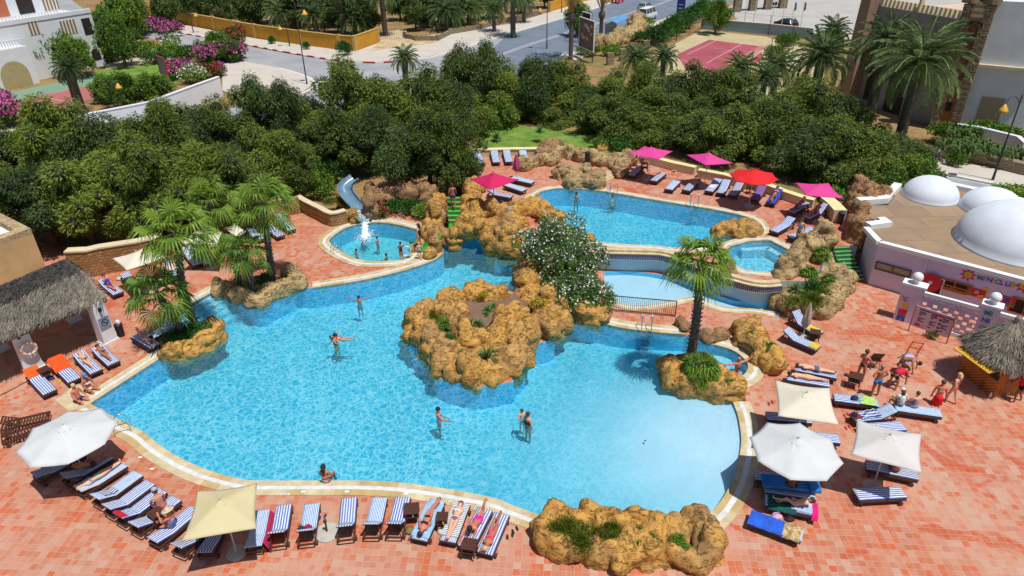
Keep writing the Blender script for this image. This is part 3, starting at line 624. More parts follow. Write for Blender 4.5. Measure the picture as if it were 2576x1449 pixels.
def leaf_mat(name, c1, c2, tr=.25, var=.25, sc=.35):
    t = NT(name); co = t.obj(); oi = t.a("ObjectInfo"); g = t.a("NewGeometry")
    wn = t.a("TexWhiteNoise", noise_dimensions='4D'); n = t.noise(sc, 3, .6, co)
    sn = t.a("VectorMath", operation='SNAP'); t.c(co, sn.inputs[0]); sn.inputs[1].default_value = (.25, .25, .25); t.c(sn, wn.inputs['Vector'])
    f = t.math('ADD', t.math('MULTIPLY', n, .9), t.math('ADD', t.math('MULTIPLY', wn.outputs['Value'], .35), t.math('MULTIPLY', oi.outputs['Random'], .35)))
    c = t.ramp(f, [(.45, lin(*c2)), (1.05, lin(*c1))]); t.c(c, t.b.inputs['Base Color']); t.b.inputs['Roughness'].default_value = .55; t.b.inputs['Specular IOR Level'].default_value = .3
    tl = t.a("BsdfTranslucent", {'Color': c}); mx = t.a("MixShader"); mx.inputs[0].default_value = tr; t.c(t.b, mx.inputs[1]); t.c(tl, mx.inputs[2]); t.c(mx, t.out.inputs['Surface']); return t.m
L_EUC = leaf_mat("eucalyptus_leaves", (132, 148, 58), (52, 76, 36)); L_EUC2 = leaf_mat("dark_tree_leaves", (104, 124, 60), (44, 66, 40)); L_BRT = leaf_mat("bright_green_leaves", (128, 160, 56), (58, 100, 36))
L_PALM = leaf_mat("fan_palm_leaves", (128, 158, 56), (50, 92, 34), .25); L_DATE = leaf_mat("date_palm_leaves", (124, 146, 92), (56, 84, 50), .2); L_OLE = leaf_mat("oleander_leaves", (104, 140, 60), (44, 82, 36))
L_HEDGE = leaf_mat("hedge_leaves", (76, 122, 46), (42, 84, 36)); L_YUC = leaf_mat("yucca_leaves", (124, 150, 88), (66, 104, 56), .15); L_SUCC = leaf_mat("succulent_leaves", (128, 138, 44), (72, 92, 26)); L_CYP = leaf_mat("cypress_leaves", (64, 92, 52), (36, 62, 40))
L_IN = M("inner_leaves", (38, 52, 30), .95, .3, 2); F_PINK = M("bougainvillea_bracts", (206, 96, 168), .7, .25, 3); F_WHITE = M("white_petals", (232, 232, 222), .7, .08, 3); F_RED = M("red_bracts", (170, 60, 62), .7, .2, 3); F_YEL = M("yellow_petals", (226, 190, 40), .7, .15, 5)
M_BARK = M("grey_bark", (116, 96, 78), .95, .35, 5, .6); M_PBARK = M("palm_bark", (104, 96, 88), .95, .45, 9, .8); M_DEAD = M("dry_fronds", (168, 132, 82), .9, .3, 4)
def rdir(r=rnd):
    z = r.uniform(-1, 1); a = r.uniform(0, 6.283); s = math.sqrt(1 - z * z); return Vector((s * math.cos(a), s * math.sin(a), z))
def leaf(m, p, d, L, w, up=None):
    d = d.normalized(); x = d.cross(up or rdir()); 
    if x.length < .05: x = Vector((1, 0, 0))
    x = x.normalized() * w * .5; q = p + d * L; o = len(m.v); mid = p + d * L * .45
    m.v += [p, mid + x, q, mid - x]; m.f.append([o, o + 1, o + 2, o + 3]); m.mi.append(m.cur); m.sm.append(False)
def crown(m, blobs, n, L=.34, w=.1, droop=.5, shell=.6, r=rnd, flower=None):
    tot = sum(b[1] ** 2 for b in blobs)
    for c, rad, *sq in blobs:
        k = int(n * rad * rad / tot); sz = sq[0] if sq else .85
        for _ in range(k):
            u = rdir(r); q = u * rad * r.uniform(shell, 1.05); q.z *= sz
            if u.z < -.5 and r.random() < .5: continue
            d = (u + Vector((0, 0, -droop)) + rdir(r) * .7); fl = flower and u.z > -.2 and r.random() < flower[1]
            if fl: m.cur = flower[0]; leaf(m, c + q * 1.04, rdir(r) + u, flower[2], flower[2]); m.cur = 0
            else: leaf(m, c + q, d, L * r.uniform(.7, 1.3), w * r.uniform(.7, 1.3))
TREES = []
def tree_proto(h, rad, mats, nl, seed, L=.36, w=.12, trunkh=.35, label="", cat="tree", name="bushy_tree", droop=.5, nb=34, vert=1.0, core=True):
    r = random.Random(seed); t = thing(name, label, cat, (0, 0, -200))
    bs = []; zc = h * .56
    for i in range(nb):
        u = rdir(r); k = r.uniform(.35, .95); c = Vector((u.x * rad * k, u.y * rad * k, zc + u.z * h * .42 * k)); rr = rad * r.uniform(.24, .42) * (1.05 - .25 * k)
        bs.append((c, rr, vert * 1.15))
    m = MB(); crown(m, bs, nl, L, w, droop, .62, r); m.build("crown", mats, t)
    m = MB(); tr = [Vector((0, 0, 0)), Vector((.1, 0, h * .2)), Vector((-.05, .1, h * .4)), Vector((.1, 0, h * .62))]; m.tube(tr, [rad * .09, rad * .07, rad * .05, rad * .025], 8)
    for c, rr, *_ in bs[:14]:
        a = tr[1].lerp(tr[3], r.random() * .8); m.tube([a, a.lerp(c, .5) + Vector((0, 0, .2)), c], [rad * .035, rad * .022, rad * .01], 5)
    m.build("trunk", M_BARK, t)
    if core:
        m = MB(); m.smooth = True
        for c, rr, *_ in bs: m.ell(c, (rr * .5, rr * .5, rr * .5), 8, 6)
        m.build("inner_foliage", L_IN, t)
    return t
def put(px, py, h, proto, ph, label, group, sc=None, rz=None, rr=1.0):
    p = G(0, px, py, h); s = h / ph
    return dup(proto, (p.x, p.y, 0 if True else 0), rnd.uniform(0, 6.28) if rz is None else rz, label, group, (s * rr, s * rr, s))
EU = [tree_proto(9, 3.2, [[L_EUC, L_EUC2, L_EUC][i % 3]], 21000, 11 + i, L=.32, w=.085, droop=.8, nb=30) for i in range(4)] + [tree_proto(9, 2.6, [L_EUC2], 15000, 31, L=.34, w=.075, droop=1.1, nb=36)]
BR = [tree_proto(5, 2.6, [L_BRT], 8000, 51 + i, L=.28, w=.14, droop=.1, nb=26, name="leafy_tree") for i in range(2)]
CYP = tree_proto(6, .8, [L_CYP], 3500, 61, L=.22, w=.06, droop=-.6, nb=26, name="cypress", cat="tree", vert=1.5)
BELT = []
def row(xs, base, top, ks=(0, 1, 2, 3), rr=1.0):
    for i, x in enumerate(xs):
        t = top[i] if isinstance(top, (list, tuple)) else top
        BELT.append((ks[i % len(ks)], x, base + rnd.uniform(-8, 8), t, rr))
row([-40, 60, 160, 255, 340], 612, [395, 400, 392, 385, 372])
row([405, 480, 545], 580, [365, 345, 350], (3, 0, 2))
row([-20, 70, 110, 200, 300, 395], 520, [330, 300, 276, 256, 280, 300], (3, 2, 0, 1, 2, 0))
row([400, 480, 552], 455, [238, 222, 268], (0, 1, 2), .95)
row([590, 660, 730], 500, [330, 310, 325], (4, 2, 3), .9)
row([620, 692, 745], 425, [152, 160, 262], (4, 4, 3), .95)
row([790], 420, [290], (0,), .9)
row([855, 930], 440, [262, 255], (3, 1, 2), 1.0)
row([1000, 1070, 1140], 492, [270, 262, 285], (1, 0, 3), 1.0)
row([860, 935, 1008, 1080], 385, [172, 178, 184, 170], (0, 1, 2, 3), 1.05)
row([1140, 1175], 390, [185, 230], (1, 2), .95)
row([1150, 1218, 1280], 330, [96, 92, 142], (4, 4, 2), .9)
row([1225, 1300, 1350, 1405, 1455], 335, [200, 205, 128, 190, 215], (3, 0, 1, 2, 0), .95)
row([1415, 1480, 1556], 330, [158, 185, 190], (0, 1, 2), .95)
row([1520, 1590, 1650, 1720], 385, [245, 240, 235, 238], (3, 1, 0, 2), 1.0)
row([1625, 1700, 1765, 1838, 1900], 350, [168, 150, 170, 178, 205], (0, 1, 3, 0, 1), 1.0)
row([1640, 1760, 1840], 402, [290, 285, 290], (2, 0, 3), .8)
row([1790, 1860, 1930, 2000], 435, [255, 262, 275, 290], (1, 3, 0, 2), 1.0)
row([1985, 2045, 2110, 2160], 400, [206, 198, 222, 262], (0, 2, 1, 3), 1.0)
row([2060, 2120, 2175], 485, [300, 312, 335], (1, 0, 3), 1.0)
row([2225, 2275, 2310], 455, [300, 325, 350], (4, 4, 4), .75)
row([1395, 1560], 345, [255, 262], (2, 0), .8)
def where(px): return "at the far left" if px < 330 else "left of the slide pool" if px < 760 else "behind the slide pool" if px < 1200 else "behind the lawn" if px < 1600 else "behind the pink umbrellas" if px < 2000 else "near the domed building"
LK = ["broad olive tree", "rounded dark tree", "wide green tree", "full green tree", "narrow feathery tree"]
BELT.sort(key=lambda b: b[1])
ordn = ["first", "second", "third", "fourth", "fifth", "sixth", "seventh", "eighth", "ninth", "tenth", "eleventh", "twelfth", "thirteenth", "fourteenth", "fifteenth", "sixteenth", "seventeenth", "eighteenth", "nineteenth", "twentieth", "twenty first", "twenty second", "twenty third", "twenty fourth", "twenty fifth", "twenty sixth"]
cnt = {}
for k, px, by, ty, rr in BELT:
    rw = "back row" if ty < 225 + (px < 600) * 90 else "front row"
    key = (where(px), rw); cnt[key] = cnt.get(key, 0) + 1
    bx = px + (1335 - px) / (3750 - ty) * (by - ty); b = G(0, bx, by, 0); h = HZ(b, 0, px, ty); e = rnd.uniform(.74, 1.0) * rr; h *= rnd.uniform(.9, 1.14)
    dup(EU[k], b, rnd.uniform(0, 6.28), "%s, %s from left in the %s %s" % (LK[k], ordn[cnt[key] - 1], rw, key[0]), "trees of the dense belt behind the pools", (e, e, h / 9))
for e in EU: e.location = (0, 0, 0)
def retire(o):      # prototypes are not part of the place
    for c in kids(o):
        for g in kids(c): bpy.data.objects.remove(g)
        bpy.data.objects.remove(c)
    KID.pop(o.name, None); bpy.data.objects.remove(o)
for e in EU: retire(e)
BRT = [(0, 105, 60, 6, 1.1, "dense bright green tree in front of the white villa"), (1, 165, 92, 5, 1, "bright green tree right of the villa's terrace"), (0, 300, 190, 3.6, 1.2, "wide bright green tree behind the red striped sign"), (1, 375, 185, 3.6, 1.1, "bright green tree touching the red striped sign"), (0, 255, 190, 3, 1, "low bright green tree by the clay court"), (1, 245, 20, 7, .8, "tall green tree at the villa's right corner"), (0, 285, 50, 6, .8, "green tree between the villa and the street"), (1, 300, -20, 7, .9, "green tree at the top edge right of the villa"),
 (0, 530, 82, 3.5, 1.2, "dark green shrubby tree on the street corner hedge"), (1, 570, 100, 3, 1.1, "green shrubby tree above the pink bougainvillea"), (0, 1810, 0, 5, .8, "small leafy tree at the hotel yard entrance"), (1, 1250, 255, 3.8, .9, "small round tree standing on the lawn edge"), (0, 2290, 395, 3.2, 1, "bright green leafy tree at the right end of the tree belt"), (1, 2230, 420, 3, 1, "leafy tree between the umbrellas and the white roof"), (0, 2330, 400, 3, .9, "green bush tree next to the right street"), (1, 2180, 470, 2.4, .8, "low leafy tree behind the right pink umbrella"),
 (0, 1455, 5, 5, .8, "brownish green tree behind the low avenue wall")]
for k, px, py, h, rr, lb in BRT:
    put(px, py, h, BR[k], 5, lb, "leafy trees beyond the pool garden", rr=rr)
for e in BR: retire(e)
for i, (px, py) in enumerate(((745, 235), (762, 228), (780, 232), (797, 238))):
    put(px, py, 4.5, CYP, 6, "small dark cypress, %s of the four beside the zebra crossing" % ordn[i], "small cypresses by the crossing")
put(15, 365, 3.5, CYP, 6, "small dark cypress in front of the white wall at the left edge", "small cypresses by the crossing"); retire(CYP)
DK = tree_proto(7, 3, [L_EUC2], 6000, 71, L=.5, w=.2, droop=.1, nb=24, name="garden_tree")
for i, (px, py, h) in enumerate(((330, -10, 5), (400, -20, 6), (470, -30, 6), (540, -30, 6), (610, -40, 7), (680, -50, 7), (900, -30, 7), (1000, -40, 6), (1040, -5, 5), (1070, 5, 4), (1130, -30, 6), (1190, -40, 6), (1240, -30, 5), (1310, -40, 5), (1100, -50, 7), (820, -60, 8), (740, -60, 8), (1370, -50, 5), (560, 5, 4), (640, -10, 5), (740, 10, 4), (840, 0, 5), (930, 20, 4), (500, -5, 4))):
    put(px, py, h, DK, 7, "dark garden tree beyond the yellow wall, %s from the left" % ordn[i], "dark trees beyond the yellow wall")
retire(DK)
def shrub_proto(name, mats, n, L, w, seed, flower=None, droop=.1, nb=12, cat="shrub"):
    r = random.Random(seed); m = MB(); bs = []
    for i in range(nb):
        u = rdir(r); bs.append((Vector((u.x * .62, u.y * .62, .45 + abs(u.z) * .25)), r.uniform(.3, .46)))
    crown(m, bs, n, L, w, droop, .3, r, flower); o = m.build(name, mats); tag(o, "x", cat); return o
SH = {'g': shrub_proto("green_shrub", [L_BRT], 1600, .16, .09, 1), 'd': shrub_proto("dark_shrub", [L_HEDGE], 1600, .16, .08, 2), 'p': shrub_proto("bougainvillea", [L_HEDGE, F_PINK], 2200, .14, .08, 3, (1, .6, .12)),
      'r': shrub_proto("bougainvillea", [L_HEDGE, F_RED], 2000, .14, .08, 4, (1, .5, .11)), 'w': shrub_proto("white_flowering_shrub", [L_BRT, F_WHITE], 2000, .14, .08, 5, (1, .4, .1)), 's': shrub_proto("succulent_mat", [L_SUCC], 2400, .2, .035, 6, None, -.6, cat="ground plant"), 'y': shrub_proto("yellow_flowering_shrub", [L_BRT, F_YEL], 1400, .14, .06, 7, (1, .45, .11))}
def shrub(kind, rc, x, y, r, h, label, group=None, z=0):
    p = G(rc, x, y, z); o = SH[kind].copy(); COL.objects.link(o); o.location = p; o.scale = (r, r * rnd.uniform(.85, 1.1), h); o.rotation_euler = (0, 0, rnd.uniform(0, 6)); o['label'] = label
    if group: o['group'] = group
    return o
big = "white flowering oleander bush"
m = MB(); r = random.Random(9); c0 = G(33, 560, 150, 0); bs = []
ctr = [G(23, 330, 950, 2.3), G(23, 560, 1000, 2.2), G(23, 300, 1130, 2.0), G(23, 600, 1200, 2.0), G(23, 760, 1180, 1.9), G(23, 480, 1250, 1.6), G(33, 520, 20, 1.2), G(33, 700, 60, 1.2), G(33, 640, 140, .9), G(23, 780, 1330, 1.5), G(23, 420, 880, 2.3), G(23, 200, 1030, 1.9), G(23, 560, 880, 2.1), G(33, 800, 60, 1.1), G(33, 440, 110, 1.0)]
for c in ctr:
    for k in range(3): u = rdir(r); bs.append((c + u * .6, r.uniform(.5, .85)))
rt = thing("oleander_bush", "huge oleander bush covered in small white flowers beside the rock island", "bush", c0)
crown(m, bs, 22000, .2, .06, .2, .55, r, (1, .20, .11)); m.world = True; m.build("foliage", [L_OLE, F_WHITE], rt)
m = WB(); [m.tube([c0, c0.lerp(c, .6) + Vector((0, 0, .2)), c], [.09, .06, .02], 5) for c in ctr]; m.build("stems", M_BARK, rt)
m = WB(); m.smooth = True; [m.ell(c, .4, 8, 6) for c in ctr]; m.build("inner_foliage", L_OLE, rt)
G1 = "bougainvilleas on the street corner"
for i, (k, rc, x, y, rr, h, lb) in enumerate([('p', 11, 1580, 330, 1.6, 1.8, "pink bougainvillea left on the corner by the street"), ('p', 11, 1720, 380, 1.6, 1.8, "pink bougainvillea sprawling toward the street kerb"), ('r', 11, 1480, 330, 1.8, 2, "reddish bougainvillea beside the villa garden"), ('d', 11, 1340, 320, 2, 2.4, "dark hedge shrub right of the villa tree"), ('d', 11, 1230, 420, 2, 2.2, "dark shrub at the villa's garden corner"), ('w', 11, 1760, 490, 1.2, 1.4, "white flowering shrub below the pink bougainvillea"),
  ('r', 11, 2380, 480, 1.7, 2.4, "rusty red bougainvillea at the outer street corner"), ('p', 11, 2250, 640, 2.2, 2.0, "large pink bougainvillea above the white wall"), ('p', 11, 2080, 640, 1.8, 1.8, "pink bougainvillea in the middle of the corner hedge"), ('p', 11, 2350, 600, 1.5, 1.8, "pink bougainvillea nearest the street on the right"), ('p', 11, 1820, 800, 1.5, 1.8, "pink bougainvillea touching the red striped sign"), ('r', 11, 2130, 790, 1.3, 1.4, "dark red bougainvillea over the white wall"), ('w', 11, 1960, 830, 1.4, 1.6, "white and pink flowering shrub over the white wall"), ('p', 11, 2230, 760, .9, 1.2, "small pink bougainvillea hanging by the wall gap"),
  ('g', 11, 1480, 560, 1.5, 1.4, "light green shrub in the villa garden"), ('g', 11, 1720, 570, 1.4, 1.3, "light green shrub beside the garden hose arch"), ('g', 11, 1900, 590, 1.3, 1.3, "pale green shrub inside the corner garden"), ('d', 11, 1600, 640, 1.6, 1.2, "dark low shrub in the villa garden"), ('p', 11, 90, 1180, 1.6, 2, "pink bougainvillea at the left edge of the picture"), ('p', 11, 30, 1270, 1.4, 1.8, "pink bougainvillea hanging over the left white wall"), ('p', 11, 1060, 1000, .9, 1.0, "small pink bougainvillea by the yellow lamp"), ('r', 11, 870, 690, 1.0, 1.2, "purple flowering shrub at the villa's arch"), ('p', 11, 1080, 610, .6, .9, "little purple bougainvillea at the villa corner"), ('d', 11, 1150, 560, 1.5, 1.2, "dark shrub right of the arched villa window")]):
    shrub(k, rc, x, y, rr * 1.5, h * 1.35, lb, G1)
G2 = "small clipped shrubs along the far pavement"
for rc, x, y, lb in ((11, 1540, 225, "leftmost small round shrub on the far pavement"), (11, 1820, 275, "round shrub on the far pavement, second from the left"), (11, 2420, 375, "round shrub on the far pavement, third from the left"), (12, 165, 445, "round shrub on the far pavement left of the lamp post"), (12, 510, 505, "round shrub on the far pavement right of the lamp post")):
    shrub('d', rc, x, y, .75, 1.2, lb, G2)
shrub('d', 12, 890, 560, 1.3, 2.0, "large dark shrub at the kerb where the yellow wall bends", G2); shrub('g', 24, 1890, 225, 1.0, 1.3, "green shrub growing on the right pavement"); shrub('g', 24, 2480, 530, 1.8, .7, "low green shrub behind the domes at the right edge")
G3 = "plants in the rock beds"
for k, rc, x, y, rr, h, z, lb in [('s', 43, 600, 1120, .75, .75, .45, "yellow green succulent mat, left part of the near rock planter"), ('s', 43, 780, 1160, .7, .7, .4, "yellow green succulent mat in the middle of its clump, near rock planter"), ('s', 43, 720, 1220, .6, .6, .2, "succulent trailing over the front of the near rock planter"), ('s', 43, 990, 1080, .5, .55, .5, "succulent tuft by the back edge of the near rock planter"), ('s', 43, 500, 1060, .5, .6, .5, "succulent tuft at the left end of the near rock planter"), ('g', 43, 1260, 1060, .35, .4, .5, "small green bush at the back of the near rock planter"), ('g', 43, 1230, 1150, .3, .4, .5, "small green bush below the white stone in the near planter"), ('g', 43, 1380, 1130, .4, .35, .5, "creeping green plant in the centre of the near planter"), ('g', 43, 1680, 1150, .45, .35, .5, "creeping green plant at the right end of the near planter"),
  ('g', 32, 1860, 430, .7, .6, .5, "green plants in the left hollow of the rock island"), ('s', 32, 1840, 310, .6, .5, .5, "olive plants at the top of the island's left hollow"), ('d', 32, 1960, 580, .6, .6, .3, "dark plants deep in the island's hollow"), ('g', 32, 2100, 710, .5, .4, .4, "low green plants in the island's lower hollow"), ('g', 32, 2400, 720, .5, .4, .5, "yellowish green plants beside the island's lower spiky plant"), ('y', 32, 2300, 105, .35, .4, .8, "yellow flowers on the island's upper rim"), ('y', 33, 290, 190, .6, .45, 1.1, "yellow flowers on top of the island's right rocks"),
  ('d', 31, 1800, 540, .9, .7, .2, "dark green plants under the two left fan palms"), ('d', 31, 1980, 480, .8, .7, .2, "dark leafy plants at the palm trunk by the water"), ('g', 31, 2090, 440, .4, .4, .3, "small green plant on the waterside rock under the palms"), ('d', 22, 100, 1400, .9, .5, .2, "dark ground plants among the palm group trunks"), ('g', 33, 2410, 510, .35, .4, .5, "green plant in the upper end of the yellow planter"), ('g', 34, 20, 640, .45, .45, .4, "green plant in the middle of the yellow planter"), ('s', 34, 10, 700, .35, .35, .4, "yellowish plant at the lower end of the yellow planter"), ('g', 33, 2180, 1000, .35, .35, .5, "small green plant on the rocks right of the low fan palm"),
  ('s', 34, 320, 180, 1.0, .7, .6, "yellow green ground plants in the right rock bed"), ('s', 34, 500, 150, .9, .7, .6, "olive ground plants in the right rock bed"), ('d', 34, 420, 60, .8, .8, .7, "dark plants in the shade of the right rock bed"), ('g', 22, 620, 440, 1.4, 1.6, 0, "bright shrub behind the curved stone wall"), ('g', 22, 700, 540, 1.2, 1.3, 0, "bright shrub nearest the water slide, behind the curved wall"), ('s', 22, 810, 620, 1.0, .5, .6, "yellow green plants on top of the curved stone wall"), ('d', 22, 760, 400, 1.5, 1.8, 0, "dark shrub behind the curved stone wall"),
  ('d', 22, 1400, 680, 1.1, 1.0, 0, "dark shrub with pink flowers behind the slide pool"), ('d', 22, 1560, 700, 1.1, 1.1, 0, "dark shrub at the back rim of the slide pool"), ('g', 22, 1690, 730, 1.0, 1.0, 0, "green shrub below the green stair's left rocks"), ('r', 22, 1280, 720, .9, .9, 0, "shrub with small pink flowers right of the slide"),
  ('g', 23, 300, 140, .6, .5, TZ, "small plant in the rocks at the lawn's left edge"), ('d', 23, 1060, 60, 1.2, 1.0, TZ, "dark shrub between the lawn and the first pink umbrella"), ('g', 23, 900, 30, 1.0, .8, TZ, "green shrub at the back of the lawn"), ('g', 24, 620, 560, 1.2, .8, TZ, "green shrub behind the terrace wall near the bin"), ('r', 24, 850, 500, 1.2, 1.2, 1, "reddish leafed shrub behind the terrace wall"), ('d', 24, 1000, 470, 1.4, 1.5, 1, "dark shrub next to the white roof edge"), ('d', 24, 700, 500, 1.3, 1.2, 1, "dark shrub behind the right pink umbrella"), ('g', 24, 1200, 350, 2.0, 2.0, 0, "bright green shrub left of the first dome"),
  ('g', 34, 1640, 500, .35, .5, 0, "small shaded plant under the notice board"), ('s', 34, 1620, 380, .3, .3, 0, "little dry plant beneath the notice board")]:
    shrub(k, rc, x, y, rr, h, lb, G3, z)
for i, (x, y) in enumerate(((1750, 1400), (1850, 1420), (2050, 1400), (2200, 1420), (2350, 1440), (2150, 1380))):
    shrub('g', 14, x, y, 1.5, 1.5, "leafy green shrub on the bank above the right pavement, %s of six" % ordn[i], "shrubs on the right bank", .3)
for i in range(11):      # hedge beside the tennis court
    a = G(13, 1440, 460); b = G(13, 1920, 150); p = a.lerp(b, i / 10); o = SH['d'].copy(); COL.objects.link(o); o.location = p; o.scale = (2.1, 2.1, 2.6); o['label'] = "clipped dark hedge shrub beside the tennis court, %s from the front" % ordn[i]; o['group'] = "hedge beside the tennis court"; o.rotation_euler = (0, 0, i)
for i, (x, y, s) in enumerate(((1330, 290, 2.2), (1230, 350, 1.8), (1120, 400, 1.5), (1300, 420, 1.8), (1010, 560, 1.8), (900, 500, 1.5), (760, 560, 1.8), (1160, 560, 1.6), (2050, 100, 1.6), (14, 0, 0))):
    if s: shrub('d' if i % 2 else 'g', 13, x, y, s, s * .8, "scrubby bush near the stone ruins by the bus shelter, %s of nine" % ordn[i], "bushes around the stone ruins")
for i, (x, y) in enumerate(((60, 600), (150, 480), (200, 460))): shrub('g', 14, x, y, 1.5, 1.8, "climbing green shrub on the court fence, %s of three" % ordn[i], "shrubs on the court fence")
for v in SH.values(): bpy.data.objects.remove(v)
def rosette(n, L, w, seed, name, mat, up=.5, label="", cat="plant"):
    r = random.Random(seed); m = MB()
    for i in range(n):
        a = r.uniform(0, 6.283); e = r.uniform(.05, 1.35); d = Vector((math.cos(a) * math.cos(e), math.sin(a) * math.cos(e), math.sin(e))); LL = L * r.uniform(.75, 1.1)
        s = d.cross(Vector((0, 0, 1))).normalized() * w * .5; p1 = d * LL * .55; p2 = d * LL - Vector((0, 0, LL * .15 * (1.4 - e)))
        m.add([-s, s, p1 + s, p1 - s, p2], [(0, 1, 2, 3), (3, 2, 4)])
    o = m.build(name, mat); tag(o, label, cat); return o
YU = rosette(60, .5, .045, 3, "yucca", L_YUC)
for rc, x, y, z, s, lb in ((32, 2165, 370, .95, 1, "left one of the two spiky yuccas on the island's soil"), (32, 2235, 375, .95, 1, "right one of the two spiky yuccas on the island's soil"), (32, 2330, 230, .9, .9, "spiky plant near the middle of the island's upper bed"), (32, 2390, 195, .9, .8, "spiky plant below the yellow flowers on the island"), (32, 2310, 280, .9, .7, "small spiky plant lowest in the island's upper bed"), (32, 2320, 710, .6, 1.5, "large spiky plant low on the island's front"), (32, 1740, 350, .6, .7, "spiky plant in the island's left hollow"), (32, 1930, 670, .5, .9, "spiky plant at the bottom of the island's hollow"), (33, 10, 440, 1.0, .9, "spiky plant at the island's right side"),
   (34, 275, 25, 1.1, 1.3, "spiky agave at the top of the right rock bed"), (23, 1060, 10, TZ + .3, 1.6, "spiky plant at the right end of the lawn"), (13, 280, 1340, TZ + .8, 1.6, "tall spiky yucca standing on the lawn"), (12, 2420, 1400, TZ + .2, 1.7, "spiky plant at the lawn's left end"), (14, 100, 690, 2, 2.6, "large spiky palm shrub by the little stone turret")):
    o = YU.copy(); COL.objects.link(o); o.location = G(rc, x, y, z); o.scale = (s, s, s); o.rotation_euler = (0, 0, rnd.uniform(0, 6)); o['label'] = lb; o['group'] = "spiky plants"
bpy.data.objects.remove(YU)
CAC = []
m = MB(); r = random.Random(5)
for i in range(60):
    c = Vector((r.uniform(-1, 1), r.uniform(-.7, .7), r.uniform(.1, 1.1))); m.ell(c, (.2, .05, .26), 7, 5, Matrix.Rotation(r.uniform(0, 3), 3, 'Z') @ Matrix.Rotation(r.uniform(-.6, .6), 3, 'Y'))
cp = m.build("prickly_pear", M("cactus_pads", (92, 120, 62), .6, .3, 3)); tag(cp, "x", "cactus")
for i, (rc, x, y) in enumerate(((24, 1800, 60), (24, 1950, 110), (24, 2080, 60), (24, 2350, 140), (24, 2480, 160), (14, 1900, 1400), (24, 2200, 100))):
    o = cp.copy(); COL.objects.link(o); o.location = G(rc, x, y, .8); o.scale = (1.1, 1.0, .8); o['label'] = "prickly pear cactus on the stone bank, %s of seven" % ordn[i]; o['group'] = "prickly pears on the bank"
bpy.data.objects.remove(cp)
def trunk_mesh(m, path, r0, r1, boots=True, rr=rnd, seg=14):
    p = smooth(path, 6); n = len(p); rad = [r0 + (r1 - r0) * i / (n - 1) for i in range(n)]; rad[0] *= 1.35
    m.smooth = True; m.tube(p, rad, 10); m.smooth = False
    if boots:
        L = sum((p[i + 1] - p[i]).length for i in range(n - 1)); k = int(L / .1)
        for j in range(k):
            t = j / k * (n - 1); i = int(t); q = p[i].lerp(p[i + 1], t - i); ra = rad[i]
            for a in range(5):
                an = a * 1.2566 + j * .7 + rr.uniform(-.2, .2); d = Vector((math.cos(an), math.sin(an), 0)); leaf(m, q + d * ra * .9, d * .8 + Vector((0, 0, .9)), .17, .11, Vector((-d.y, d.x, .1)).cross(Vector((0, 0, 1))))
def fan_frond(m, base, d, stalk, R_, r, nseg=22):
    d = d.normalized(); side = d.cross(Vector((0, 0, 1)));
    if side.length < .1: side = Vector((1, 0, 0))
    side.normalize(); up = side.cross(d); hub = base + d * stalk - Vector((0, 0, stalk * .18)); m.cur = 1; m.tube([base, base + d * stalk * .5, hub], [.025, .018, .014], 4, False); m.cur = 0
    dn = (d - Vector((0, 0, .35))).normalized(); w = R_ * .085
    for i in range(nseg):
        a = (i / (nseg - 1) - .5) * 4.0; rd = (dn * math.cos(a) + side * math.sin(a)).normalized(); L = R_ * (1 - .1 * abs(a) / 2.1) * r.uniform(.9, 1.08)
        s = rd.cross(up).normalized() * w * .5 * (1 if i % 2 else 1); fold = up * (.03 if i % 2 else -.03)
        p1 = hub + rd * L * .6 + up * .02; p2 = hub + rd * L - Vector((0, 0, L * r.uniform(.22, .6)))
        m.add([hub, p1 - s + fold, p1 + s - fold, p2], [(0, 1, 2), (1, 3, 2)])
def fan_palm(label, base, top, r0=.2, r1=.15, nf=30, FR=.95, stalk=.75, seed=1, trunk=True, bend=.0, group="fan palms by the pool"):
    r = random.Random(seed); t = thing("fan_palm", label, "palm tree", base, 0, group); off = top - base
    if trunk:
        m = MB(); mid = off * .5 + Vector((bend, 0, .1)); trunk_mesh(m, [Vector((0, 0, -.1)), off * .25 + Vector((bend * .8, 0, 0)), mid, off * .78 + Vector((bend * .4, 0, 0)), off], r0, r1, True, r); m.build("trunk", M_PBARK, t)
    m = MB()
    for i in range(nf):
        e = -.7 + 1.9 * ((i + .5) / nf); a = i * 2.399 + r.uniform(-.3, .3); d = Vector((math.cos(a) * math.cos(e), math.sin(a) * math.cos(e), math.sin(e) + .12)); fan_frond(m, off + Vector((0, 0, .1 * math.sin(e))), d, stalk * r.uniform(.8, 1.15), FR * r.uniform(.85, 1.1), r)
    m.build("crown", [L_PALM, L_SUCC], t); return t
def at(rc, x, y, z=0.0): return G(rc, x, y, z)
def fpalm(label, b, tpx, **k):
    base = G(*b); h = HZ(base, *tpx); top = G(tpx[0], tpx[1], tpx[2], h); return fan_palm(label, base, top, **k)
fpalm("tall fan palm leaning over the left rock bed, trunk at the water", (31, 1990, 430, .2), (21, 1770, 900), seed=1, bend=-.25, nf=20, FR=1.1, stalk=1.2)
fpalm("short leaning fan palm at the left of its rock bed", (31, 1830, 500, .2), (31, 1580, 60), seed=2, nf=16, FR=1.0, stalk=1.0, bend=.2)
fpalm("tallest fan palm of the group near the pool steps", (22, 170, 1390, .2), (22, 70, 600), seed=3, nf=20, FR=1.05, stalk=1.15)
fpalm("fan palm rising behind the left one's crown", (0, 560, 640, 0), (0, 528, 505), seed=4, nf=17, FR=1.0, stalk=1.1)
fpalm("short fan palm with two bright fronds in the middle group", (0, 640, 740, .2), (0, 612, 628), seed=5, nf=12, FR=.85, stalk=.75, r0=.16, r1=.12)
